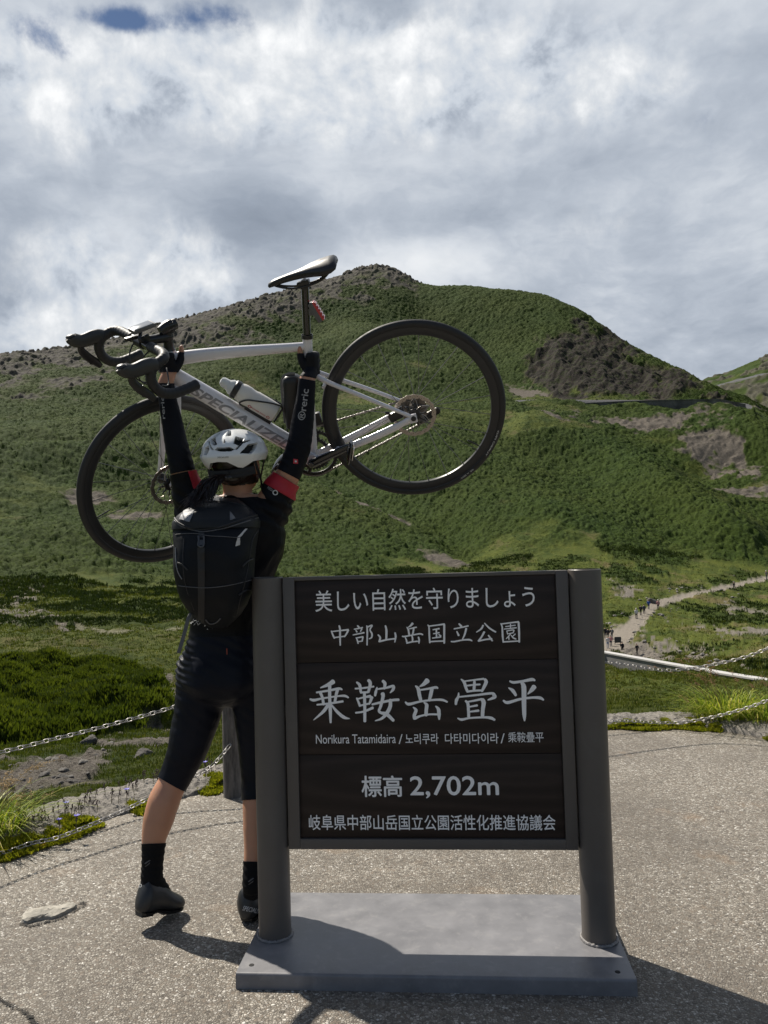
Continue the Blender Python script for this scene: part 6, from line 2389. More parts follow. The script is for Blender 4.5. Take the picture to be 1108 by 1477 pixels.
# ================================================================ BACKPACK
def make_pack():
    cloth = mat('pack_cloth', (.0105, .0120, .0150), .62, spec=.13, var=.25, vscale=7, bump=.35, bscale=650, bdist=.0005)
    lidm = mat('pack_lid_cloth', (.017, .0185, .021), .50, spec=.20, var=.2, vscale=6, bump=.3, bscale=650, bdist=.0005)
    web = mat('pack_webbing', (.013, .013, .015), .6, bump=.3, bscale=900)
    refl = mat('reflective_patch', (.20, .20, .21), .55)
    refw = mat('reflective_white', (.50, .48, .46), .4)
    buck = mat('buckle_grey', (.055, .058, .066), .35)
    greyw = mat('grey_webbing', (.085, .085, .09), .6)
    base = P(312, 905, 2.62)
    e = empty('backpack', base, 'black cycling backpack worn on the back with a grey hanging strap', 'backpack')
    rows = [  # py, left, right, far distance, near distance
        (719, 296, 340, 2.755, 2.705), (724, 287, 349, 2.765, 2.660), (734, 271, 360, 2.770, 2.600), (744, 258, 370, 2.772, 2.562), (752, 251, 374, 2.772, 2.540), (758, 250.5, 374, 2.772, 2.536), (764, 252, 372.5, 2.772, 2.545),
        (772, 252.5, 371, 2.772, 2.530), (790, 254, 367.5, 2.775, 2.515), (810, 255.5, 365.5, 2.78, 2.512), (835, 257.5, 364.5, 2.785, 2.520), (858, 264, 361, 2.79, 2.552), (874, 272, 355, 2.79, 2.59), (888, 284, 346, 2.79, 2.63), (898, 295, 336, 2.785, 2.67), (905, 306, 328, 2.775, 2.70)]
    rg = []
    R2 = []
    for i in range(len(rows) - 1):
        for q in range(3):
            f = q / 3
            R2.append([a * (1 - f) + b * f for a, b in zip(rows[i], rows[i + 1])])
    R2.append(list(rows[-1]))
    for py, l, r, d0, d1 in R2:
        dm = (d0 + d1) / 2
        a, b = P(l, py, dm), P(r, py, dm)
        c = (a + b) / 2
        hw, hd = (b - a).length / 2, (d0 - d1) / 2
        ring = []
        for j in range(56):
            t = 2 * math.pi * j / 56
            x_ = math.copysign(abs(math.cos(t)) ** .62, math.cos(t))
            y_ = math.copysign(abs(math.sin(t)) ** .72, math.sin(t))
            p = c + Vector((x_ * hw, y_ * hd, 0))
            w_ = (float(fbm(np.array([p.x * 11 + p.y * 4]), np.array([p.z * 9]), 3, 21)[0]) - .5)
            w2 = math.sin(p.z * 75 + p.x * 22 + 7 * w_)
            if y_ < 0:
                w3 = math.sin((p.z - p.x * .7) * 46 + 9 * w_) * max(0, 1 - abs(py - 800) / 70)
                p.y -= w_ * .034 + (w2 * .0030 + w3 * .0042 if py > 765 else w2 * .0012)
            ring.append(p - base)
        rg.append(ring)
    k_ = next(i for i, q in enumerate(R2) if q[0] >= 759)
    body = MB().rings(rg[k_:]).build('pack_body', cloth, e, ang=60)
    # the lid overlaps the body a little
    lidr = rg[:k_ + 1]
    last = [p + Vector((0, 0, -.006)) for p in lidr[-1]]
    lidr = lidr[:-1] + [[p * 1.0 + Vector((0, -.003 if p.y < 0 else 0, 0)) for p in last]]
    lid = MB().rings(lidr).build('lid', lidm, e, ang=60)
    bv = bvh_of(body, lid)
    lb = bvh_of(lid)
    surf_line('zip', [(252, 747), (258, 754), (272, 760.5), (292, 764), (318, 760), (345, 751), (373, 742)], .0034, web, lid, bv, off=.002)
    surf_line('piping', [(252, 751), (262, 759), (280, 765), (295, 767), (320, 763), (350, 754), (374, 746)], .0022, greyw, lid, bv, off=.001)
    surf_line('seam', [(272, 730), (300, 724), (330, 724), (352, 730), (369, 738)], .0024, web, lid, bv, off=.0005)
    surf_patch('reflective_patch', [(267, 735), (281, 738), (274, 753), (259, 749)], refl, lid, bv, off=.003)
    surf_patch('reflective_patch', [(331.5, 738), (334.5, 741), (340, 748.5), (332, 750.5)], mat('reflective_dim', (.12, .12, .125), .35), lid, bv, off=.003)
    surf_patch('reflective_patch', [(342, 776), (346, 775.5), (345.5, 786), (339.5, 788)], refw, body, bv, off=.003)
    surf_patch('reflective_patch', [(342, 775), (353.5, 763), (356.5, 763), (346, 775)], refw, body, bv, off=.003)
    surf_line('cord', [(254, 771.5), (268, 770), (286, 770.5), (300, 773), (320, 774), (342, 775.5)], .0014, greyw, body, bv, off=.002)
    surf_line('cord', [(254, 790), (254.5, 808), (257, 824), (263, 835)], .0018, refl, body, bv, off=.002)
    surf_line('cord', [(258, 844.5), (275, 846.5), (300, 847.5), (330, 844), (363, 836)], .0016, greyw, body, bv, off=.002)
    surf_line('seam', [(362, 788), (358, 815), (352, 845), (345, 870), (340, 895)], .0020, web, body, bv, off=.0005)
    surf_line('seam', [(372, 765), (365, 776), (362, 790)], .0026, web, body, bv, off=.0005)
    surf_patch('centre_strap', [(285.5, 790), (296, 790), (295, 898), (286, 898)], web, body, bv, off=.003, n=24)
    surf_patch('strap_end', [(287, 768), (295.5, 768), (295, 776), (287, 776)], web, body, bv, off=.003)
    bk = surf_line('buckle', [(287, 774), (287.5, 781), (286.5, 788), (294, 789.5), (295, 781), (294.5, 774)], .0030, buck, body, bv, off=.005, n=4)
    surf_patch('buckle_plate', [(288, 779.5), (294, 779.5), (294.5, 787), (287.5, 787)], buck, body, bv, off=.0045, n=4)
    surf_line('side_strap', [(364, 806), (356, 810), (349, 817)], .0032, web, body, bv, off=.002)
    surf_line('side_strap', [(361, 850), (352, 852), (344, 858)], .0032, web, body, bv, off=.002)
    surf_line('side_strap', [(257, 812), (264, 815), (271, 822)], .0032, web, body, bv, off=.002)
    surf_line('seam', [(266, 776), (264, 810), (268, 845), (280, 880)], .0018, web, body, bv, off=.0005)
    surf_line('lower_loop', [(297, 893), (303, 899), (312, 897), (318, 891)], .0024, greyw, body, bv, off=.003)
    # carry loop, shoulder straps, hanging strap end
    MB().tube(spline([P(318, 722, 2.72) - base, P(326, 716, 2.73) - base, P(337, 716, 2.73) - base, P(346, 722, 2.72) - base], 5), [(.010, .003)] * 16, 8, upv=(0, 1, 0)).build('carry_loop', web, e)
    jb = bvh_of(_garments['jersey'])
    for s, pts in ((1, [(358, 728, 2.74), (368, 728, 2.79), (372, 733, 2.86), (378, 748, 2.925), (382, 775, 2.955), (382, 810, 2.955), (372, 850, 2.90), (358, 866, 2.80)]),
                   (-1, [(300, 728, 2.74), (304, 729, 2.79), (306, 734, 2.86), (303, 748, 2.925), (300, 775, 2.955), (300, 810, 2.955), (300, 850, 2.93), (290, 872, 2.82)])):
        q = spline([P(*a) for a in pts], 5)
        MB().tube([a - base for a in q], [(.026, .006)] * len(q), 10, upv=(1, 0, 0)).build('shoulder_strap', web, e)
    MB().tube(spline([P(280, 880, 2.66) - base, P(273, 889, 2.64) - base, P(267, 910, 2.635) - base, P(262, 928, 2.63) - base, P(257.5, 942, 2.63) - base], 5),
              [(.0065, .0012)] * 21, 8, upv=(1, 0, 0)).build('hanging_strap', greyw, e)
    return e


make_pack()

# ================================================================ SMALL THINGS ROUND THE TERRACE
RNG = np.random.default_rng(7)


def leaf_material(name, stops, trans=.35, rough=.6, drift_amt=1.1):
    m = bpy.data.materials.new(name)
    m.use_nodes = True
    k = NT(m.node_tree)
    b = m.node_tree.nodes['Principled BSDF']
    b.inputs['Roughness'].default_value = rough
    b.inputs['Specular IOR Level'].default_value = .25
    a = k.add('ShaderNodeAttribute', attribute_name='rnd').outputs['Fac']
    o = k.add('ShaderNodeTexCoord').outputs['Object']
    drift = k.math('ADD', k.math('SUBTRACT', k.noise(o, .035, 4, .6), .5), k.math('MULTIPLY', k.math('SUBTRACT', k.noise(o, .35, 4, .6), .5), 1.0))
    c = k.ramp(k.math('ADD', a, k.math('MULTIPLY', drift, drift_amt)), stops)
    k.link(c, b.inputs['Base Color'])
    t = k.add('ShaderNodeBsdfTranslucent')
    k.link(k.mix(1.0, c, (1.0, 1.0, .55), 'MULTIPLY'), t.inputs[0])
    mx = k.add('ShaderNodeMixShader')
    mx.inputs[0].default_value = trans
    out = [n for n in m.node_tree.nodes if n.type == 'OUTPUT_MATERIAL'][0]
    k.link(b.outputs[0], mx.inputs[1])
    k.link(t.outputs[0], mx.inputs[2])
    k.link(mx.outputs[0], out.inputs[0])
    return m


def tufts(name, C, size, nb, mtl, up=.75, wide=.26, tall=1.0, spread=.5, label=None, cat=None):
    """stuff: many needle/leaf tufts as one mesh. C (n,3) feet, size (n,)"""
    n = len(C)
    az = RNG.uniform(0, 2 * np.pi, (n, nb))
    lean = RNG.uniform(.05, 1.0, (n, nb)) * (1.2 - up)
    ln = RNG.uniform(.6, 1.1, (n, nb)) * size[:, None] * tall
    d = np.stack([np.cos(az) * np.sin(lean), np.sin(az) * np.sin(lean), np.cos(lean)], -1)
    s = np.stack([-np.sin(az), np.cos(az), np.zeros_like(az)], -1)
    rot = RNG.uniform(-.8, .8, (n, nb, 1))
    s = s * np.cos(rot) + np.cross(d, s) * np.sin(rot)
    off = np.stack([np.cos(az + 1), np.sin(az + 1), np.zeros_like(az)], -1) * (RNG.uniform(0, spread, (n, nb, 1)) * size[:, None, None])
    b = C[:, None, :] + off
    w = (wide * size)[:, None, None] * RNG.uniform(.7, 1.2, (n, nb, 1))
    L = ln[..., None]
    v = np.stack([b, b + d * L * .5 + s * w * .5, b + d * L, b + d * L * .5 - s * w * .5], 2)
    V = v.reshape(-1, 3)
    Q = np.arange(len(V)).reshape(-1, 4)
    ob = np_mesh(name, V, Q, mtl, smooth=False)
    r = np.repeat(np.clip(RNG.normal(.5, .14, (n, 1)) + RNG.normal(0, .07, (n, nb)), 0, 1).reshape(-1), 4)
    attr(ob.data, 'rnd', r)
    if label:
        tag(ob, label, cat, kind='stuff')
    return ob


def scatter():
    T, X, Y, Z = LAND['T'], LAND['X'], LAND['Y'], LAND['Z']
    px, py = LAND['px'], LAND['py']
    vis = (px > -60) & (px < 1170)
    bare = np.maximum(np.maximum(LAND['grav'], LAND['path']), np.maximum(LAND['rock'], LAND['road']))

    def pick(mask, n):
        idx = np.flatnonzero(mask.ravel())
        i = RNG.choice(idx, min(n, len(idx)), replace=False)
        return np.stack([X.ravel()[i], Y.ravel()[i], Z.ravel()[i]], 1), i
    pine = leaf_material('pine_needles', [(0., (.017, .031, .004)), (.5, (.036, .057, .007)), (1., (.078, .100, .012))], .15)
    pine2 = leaf_material('near_pine_needles', [(0., (.038, .060, .007)), (.5, (.092, .122, .014)), (1., (.18, .205, .028))], .3)
    mead = leaf_material('meadow_leaves', [(0., (.038, .060, .008)), (.5, (.090, .112, .014)), (.8, (.145, .150, .026)), (1., (.22, .185, .055))], .3)
    C, i = pick(vis & (LAND['nearscrub'] > .45) & (bare < .4), 62000)
    tufts('dwarf_pine_scrub', C - [0, 0, .03], RNG.uniform(.10, .22, len(C)), 9, pine2, up=.55, wide=.26, spread=.8,
          label='dense dark green dwarf pine scrub in the hollow below the chain fence', cat='shrubs')
    C, i = pick(vis & (LAND['scrub'] > .5) & (LAND['nearscrub'] < .4) & (T > 3.4) & (T < 6.05) & (bare < .4), 26000)
    r = np.hypot(C[:, 0], C[:, 1])
    tufts('low_shrubs', C - [0, 0, .05], RNG.uniform(.18, .5, len(C)) * np.clip(r / 90, .5, 1.3), 6, pine, up=.65, wide=.3, spread=.9,
          label='dark low shrubs dotted over the grassy hollow', cat='shrubs')
    hillp = leaf_material('hillside_needles', [(0., (.014, .031, .003)), (.5, (.034, .060, .004)), (1., (.066, .102, .007))], .15)
    C, i = pick(vis & (T > 6.0) & (T < 10.8) & (LAND['scrub'] > .5) & (bare < .3), 60000)
    r = np.hypot(C[:, 0], C[:, 1])
    tufts('hillside_scrub', C - [0, 0, .1], RNG.uniform(.18, .40, len(C)) * np.clip(r / 260, .7, 1.35), 5, hillp, up=.45, wide=.55, spread=1.4,
          label='carpet of dwarf pine covering the mountain slope', cat='shrubs')
    C, i = pick(vis & (T > 2.2) & (T < 6.0) & (LAND['scrub'] < .4) & (bare < .5), 60000)
    r = np.hypot(C[:, 0], C[:, 1])
    tufts('meadow_grass', C - [0, 0, .01], RNG.uniform(.06, .20, len(C)) * np.clip(r / 40, .5, 2.4), 5, mead, up=.6, wide=.22, spread=1.2,
          label='short yellow green meadow grass in the hollow', cat='grass')
    C, i = pick(vis & (T > .1) & (T < 2.3) & (bare < .55), 42000)
    r = np.hypot(C[:, 0], C[:, 1])
    tufts('bank_grass', C - [0, 0, .008], RNG.uniform(.025, .06, len(C)) * np.clip(r / 9, .8, 2.2), 5, mead, up=.6, wide=.2, spread=1.6,
          label='short grass and herbs on the bank just beyond the terrace edge', cat='grass')


scatter()


def make_moss():
    m = leaf_material('moss_leaves', [(0., (.10, .13, .010)), (.4, (.24, .26, .018)), (.75, (.42, .38, .04)), (1., (.40, .18, .05))], .4)
    s = RNG.uniform(0, ES[-1], 90000)
    dens = fbm(s * 2.1, s * 0, 4, 33) + .20 * (np.interp(s, ES, EC[:, 0]) > .9) + .10 * (np.interp(s, ES, EC[:, 0]) > 1.9)
    x = np.interp(s, ES, EC[:, 0])
    y = np.interp(s, ES, EC[:, 1])
    nx, ny = np.interp(s, ES, EN[:, 0]), np.interp(s, ES, EN[:, 1])
    w = RNG.uniform(-.02, .17, len(s)) - .05 * RNG.random(len(s)) - .09 * (fbm(s * 5.3, s * 0 + 9, 3, 39) - .45)
    lump = fbm(x * 9, y * 9, 3, 37)
    keep = (dens > .40 + .30 * np.abs(w - .04) / .14) & (lump > .44) & (np.arctan2(x, y) > -.62) & (np.arctan2(x, y) < .62)
    s, w, x, y, nx, ny = [a[keep] for a in (s, w, x, y, nx, ny)]
    h = .010 + .12 * np.maximum(0, fbm(x * 9, y * 9, 3, 37) - .42)
    C = np.stack([x + nx * w, y + ny * w, h * np.where(w < .0, .3, 1)], 1)
    tufts('moss', C - [0, 0, .006], RNG.uniform(.011, .027, len(C)), 5, m, up=.4, wide=.5, spread=.9,
          label='yellow green moss and stonecrop growing along the pavement edge', cat='moss')


make_moss()


def grass_tuft(name, base, n, height, radius, mtl, label, stems=0, headm=None, lean=(0, 0), seed=1, group=None, droop=.8):
    r = np.random.default_rng(seed)
    e = empty(name, base, label, 'grass tuft', group)
    V, Q, R = [], [], []
    SEG = 6
    for i in range(n):
        a, q = r.uniform(0, 2 * math.pi), radius * math.sqrt(r.random())
        b = np.array([math.cos(a) * q, math.sin(a) * q * .7, -.02])
        h = height * r.uniform(.45, 1.1)
        out = np.array([math.cos(a) + lean[0] + r.normal(0, .45), math.sin(a) + lean[1] + r.normal(0, .45), 0]) * h * r.uniform(.15, droop)
        w = r.uniform(.0022, .0042)
        sd = np.array([-out[1], out[0], 0]) + r.normal(0, .02, 3)
        sd /= np.linalg.norm(sd) + 1e-9
        c = r.random()
        o = len(V)
        for k_ in range(SEG + 1):
            t = k_ / SEG
            p = b + out * t ** 1.8 + np.array([0, 0, h * (t - .38 * t ** 3.2 * droop * 1.6)])
            ww = w * (1 - t ** 2.2) + .0002
            V += [p - sd * ww, p + sd * ww]
            R += [c, c]
        for k_ in range(SEG):
            Q.append((o + 2 * k_, o + 2 * k_ + 1, o + 2 * k_ + 3, o + 2 * k_ + 2))
    ob = np_mesh('blades', np.array(V), np.array(Q), mtl, smooth=True)
    attr(ob.data, 'rnd', R)
    ob.parent = e
    if stems:
        sm = MB()
        for i in range(stems):
            hd = MB()
            a = r.uniform(0, 2 * math.pi)
            h = height * r.uniform(1.0, 1.45)
            o_ = Vector((math.cos(a) + lean[0] * 2.2 + r.normal(0, .3), (math.sin(a) + lean[1]) * .6, 0)) * h * r.uniform(.2, .5)
            b = Vector((r.normal(0, radius * .4), r.normal(0, radius * .3), 0))
            pts = [b + o_ * t ** 1.7 + Vector((0, 0, h * (t - .22 * t ** 4))) for t in (0, .3, .55, .8, 1)]
            sm.tube(spline(pts, 3), lerp_list([.0016, .0013, .0009, .0006], 13), 5)
            for k_ in range(22):
                t = r.uniform(.78, 1.0)
                p = b + o_ * t ** 1.7 + Vector((0, 0, h * (t - .22 * t ** 4))) + Vector(r.normal(0, .006, 3))
                dr = Vector(r.normal(0, 1, 3))
                dr.normalize()
                hd.tube([p, p + dr * .006 + o_.normalized() * .004, p + dr * .011 + o_.normalized() * .009 + Vector((0, 0, -.003))], [.0008, .0017, .0004], 4)
            hd.build('seed_head', headm, e)
        sm.build('stem', headm, e)
    return e


def make_plants():
    bright = leaf_material('grass_blade', [(0., (.09, .15, .012)), (.45, (.24, .32, .03)), (.8, (.40, .43, .07)), (1., (.55, .47, .18))], .5, .45)
    straw = mat('straw', (.42, .30, .15), .8, var=.3, vscale=60)
    brown = mat('brown_seed', (.22, .12, .05), .8, var=.3, vscale=60)
    b = P(1047, 1043, 5.65)
    b.z = .0
    grass_tuft('grass_tuft', b, 800, .40, .22, bright, 'big bright green grass tuft arching beside the chain at the right', 16, brown, (-.35, -.1), 3)
    b = P(1112, 1044, 5.5)
    b.z = 0
    grass_tuft('grass_tuft', b, 420, .36, .20, bright, 'grass tuft at the right edge of the photo behind the big arching tuft', 6, brown, (-.1, -.2), 5)
    b = P(1003, 1042, 5.85)
    b.z = -.02
    grass_tuft('grass_tuft', b, 120, .17, .12, bright, 'small low grass tuft left of the big arching tuft', 3, brown, (-.5, -.1), 6)
    b = P(-18, 1216, 3.72)
    b.z = .01
    grass_tuft('grass_tuft', b, 420, .34, .16, bright, 'yellow green grass tuft with straw plumes at the left edge above the low chain', 18, straw, (.45, -.1), 8)
    b = P(22, 1206, 3.85)
    b.z = .01
    grass_tuft('grass_tuft', b, 130, .17, .10, bright, 'short thin grass tuft between the plumed grass and the purple flowers', 6, straw, (.3, -.1), 9)
    # flower stalks along the verge
    stalkm = mat('flower_stalk', (.10, .085, .045), .8)
    budm = mat('dark_bud', (.060, .035, .045), .8, var=.3, vscale=90)
    petal = mat('violet_petal', (.16, .14, .52), .6)

    def stalk_meshes(h, blue, seed):
        r = random.Random(seed)
        s_ = MB()
        top_ = Vector((r.uniform(-.008, .008), r.uniform(-.008, .008), h))
        s_.tube(spline([Vector((0, 0, -.01)), Vector((r.uniform(-.004, .004), 0, h * .5)), top_], 4), [.0013] * 9, 6)
        for q in range(2):
            s_.tube([Vector((0, 0, h * (.2 + .2 * q))), Vector((r.uniform(-.014, .014), r.uniform(-.01, .01), h * (.3 + .2 * q)))], [.0022, .0004], 5)
        bd = MB()
        for q in range(7):
            p = top_ + Vector((r.gauss(0, .0028), r.gauss(0, .0028), -.002 + .0042 * (q - 4)))
            bd.ball(p, (.0030, .0030, .0042), 6, 4)
        pt_ = None
        if blue:
            pt_ = MB()
            for q in range(6):
                a = 2 * math.pi * q / 6
                d = Vector((math.cos(a), math.sin(a), .5))
                sd_ = Vector((-math.sin(a), math.cos(a), 0))
                c = top_ + Vector((0, 0, .006))
                pt_.add([c, c + d * .009 + sd_ * .006, c + d * .017, c + d * .009 - sd_ * .006], [(0, 1, 2, 3)])
        return s_, bd, pt_
    protos = {}
    rnd = random.Random(12)
    spots = []
    for q in range(62):
        u = rnd.random()
        px = 24 + u * 288
        base = np.interp(px, [24, 110, 208, 312], [1196, 1170, 1135, 1106])
        spots.append((px, base + rnd.uniform(-9, 13), rnd.random()))
    blue = [(94, 1180), (110, 1199), (183, 1160), (86, 1206), (297, 1118)]
    allp = [(x, y, r_, False) for x, y, r_ in spots] + [(x, y, .6, True) for x, y in blue]
    for px, py, r_, bl in allp:
        key = (bl, int(r_ * 3.99))
        base = Pz(px, py, .045)
        if key not in protos:
            e = empty('violet_flower' if bl else 'flower_stalk', base, 'low flower with open violet petals on the stony verge' if bl else 'thin dark budded flower stalk standing on the stony verge', 'flower',
                      'violet flowers in bloom along the pavement edge' if bl else 'dark budded flower stalks along the pavement edge')
            s_, bd, pt_ = stalk_meshes((.045, .055, .065, .075)[key[1]], bl, sum(map(int, key)) + 3)
            s_.build('stem', stalkm, e)
            bd.build('bud', budm, e)
            if pt_:
                pt_.build('petals', petal, e, smooth=False)
            protos[key] = e
        else:
            o = protos[key]
            e = o.copy()
            COL.objects.link(e)
            e.location = base
            e.rotation_euler = (0, 0, rnd.uniform(0, 6))
            for ch in o.children:
                c = ch.copy()
                COL.objects.link(c)
                c.parent = e
    return


make_plants()


# ---------------------------------------------------------------- chain fence
def make_chain(pts, label, name='chain'):
    steel = bpy.data.materials.get('galvanised_chain') or mat('galvanised_chain', (.36, .345, .33), .5, metal=.6, var=.3, vscale=40)
    p = spline([P(*q) for q in pts], 40)
    d = np.concatenate([[0], np.cumsum([(p[i + 1] - p[i]).length for i in range(len(p) - 1)])])
    pitch = .0300
    n = int(d[-1] / pitch)
    arr = np.array(p)
    mb = MB()
    for i in range(n):
        s = (i + .5) * pitch
        c = Vector([np.interp(s, d, arr[:, k]) for k in range(3)])
        a = Vector([np.interp(s - .01, d, arr[:, k]) for k in range(3)])
        b = Vector([np.interp(s + .01, d, arr[:, k]) for k in range(3)])
        t = (b - a).normalized()
        sd_ = t.cross(Vector((0, 0, 1))).normalized()
        w = sd_ if i % 2 else sd_.cross(t)
        ang = .35
        w = w * math.cos(ang) + t.cross(w) * math.sin(ang)
        ring = []
        for q in range(16):
            th = 2 * math.pi * q / 16
            lx = .0120 * math.cos(th) + .0075 * (1 if math.cos(th) > 0 else -1) * (abs(math.cos(th)) > .05)
            ring.append(c + t * lx + w * (.0098 * math.sin(th)))
        mb.tube(ring, .0027, 6, closed=True)
    o = mb.build(name, steel, None, origin=p[0], ang=60)
    tag(o, label, 'chain', 'chains of the terrace fence')
    return o


make_chain([(-190, 1105, 3.05), (-120, 1103, 3.25), (0, 1085, 3.55), (70, 1068, 3.72), (150, 1048, 3.92), (250, 1020, 4.12), (334, 990, 4.24)], 'upper steel chain rising from the left edge to behind the cyclist')
make_chain([(-190, 1212, 3.05), (-100, 1246, 3.30), (0, 1231, 3.50), (43, 1217, 3.58), (87, 1207, 3.66), (152, 1181, 3.86), (208, 1155, 4.03), (262, 1128, 4.12), (305, 1105, 4.17), (334, 1072, 4.24)],
           'lower steel chain lying along the pavement edge left of the cyclist')
make_chain([(350, 990, 4.32), (460, 985, 4.6), (600, 975, 4.85), (750, 960, 5.05), (873, 955.4, 5.25), (954, 966.6, 5.30), (1003, 963, 5.25), (1039, 956.5, 5.18), (1075, 947.6, 5.1), (1108, 935, 5.02), (1180, 903, 4.9)],
           'upper steel chain sagging between the sign and the right edge')
make_chain([(350, 1066, 4.32), (460, 1075, 4.75), (600, 1075, 5.05), (750, 1058, 5.25), (877, 1040.5, 5.42), (949, 1042.5, 5.48), (985, 1041.7, 5.42), (1017, 1036.5, 5.34), (1050, 1029, 5.26), (1084, 1019, 5.17), (1108, 1010, 5.1), (1180, 985, 4.9)],
           'lower steel chain hanging just above the moss right of the sign')


def make_posts():
    wood = bpy.data.materials.new('weathered_post')
    wood.use_nodes = True
    k = NT(wood.node_tree)
    b = wood.node_tree.nodes['Principled BSDF']
    o = k.add('ShaderNodeTexCoord').outputs['Object']
    mp = k.add('ShaderNodeMapping')
    mp.inputs['Scale'].default_value = (1, 1, .12)
    k.link(o, mp.inputs[0])
    n = k.noise(mp.outputs[0], 70, 6, .7)
    n2 = k.noise(o, 14, 5, .6)
    c = k.mix(k.ramp(n, [(.35, 0.), (.65, 1.)]), (.055, .050, .046), (.17, .155, .14))
    c = k.mix(k.ramp(n2, [(.5, 0.), (.7, .5)]), c, (.09, .08, .07))
    k.link(c, b.inputs['Base Color'])
    b.inputs['Roughness'].default_value = .9
    bn = k.add('ShaderNodeBump')
    bn.inputs['Strength'].default_value = .7
    bn.inputs['Distance'].default_value = .004
    k.link(n, bn.inputs['Height'])
    k.link(bn.outputs[0], b.inputs['Normal'])
    for px, py, D, lab in ((336, 1141, 4.30, 'weathered grey wooden fence post behind the cyclist between the legs'),
                           (1190, 1072, 4.95, 'weathered grey wooden fence post beyond the right end of the chains'), (-196, 1300, 3.03, 'weathered grey wooden fence post beyond the left end of the chains')):
        base = P(px, py, D)
        base.z = 0
        mb = MB()
        rg = []
        for z, s in ((-.02, 1.04), (.0, 1.0), (.2, 1.0), (.45, .98), (.66, .97), (.685, .93), (.692, .80)):
            rg.append([(math.cos(a) * .052 * s * (1 + .03 * math.sin(a * 5 + z * 3) + .02 * math.sin(a * 13)), math.sin(a) * .052 * s * (1 + .03 * math.cos(a * 4)), z) for a in [2 * math.pi * j / 40 for j in range(40)]])
        mb.rings(rg)
        o_ = mb.build('fence_post', wood)
        o_.location = base
        tag(o_, lab, 'post', 'wooden posts of the chain fence')


make_posts()


# ---------------------------------------------------------------- stones, cracks, painted chain shadows
def rock_mesh(seed, sub=3, flat=.6, rough=.35):
    bm = bmesh.new()
    bmesh.ops.create_icosphere(bm, subdivisions=sub, radius=1.0)
    r = np.random.default_rng(seed)
    co = np.array([v.co for v in bm.verts])
    for q in range(9):
        d = r.normal(0, 1, 3)
        d /= np.linalg.norm(d)
        lim = r.uniform(.45, .8)
        p = co @ d
        co -= np.maximum(p - lim, 0)[:, None] * d * .9
    co *= 1 + (fbm(co[:, 0] * 2.2 + 7 + co[:, 2], co[:, 1] * 2.2 + seed, 4, seed)[:, None] - .5) * rough
    co[:, 2] *= flat
    for v, c in zip(bm.verts, co):
        v.co = c
    return bm


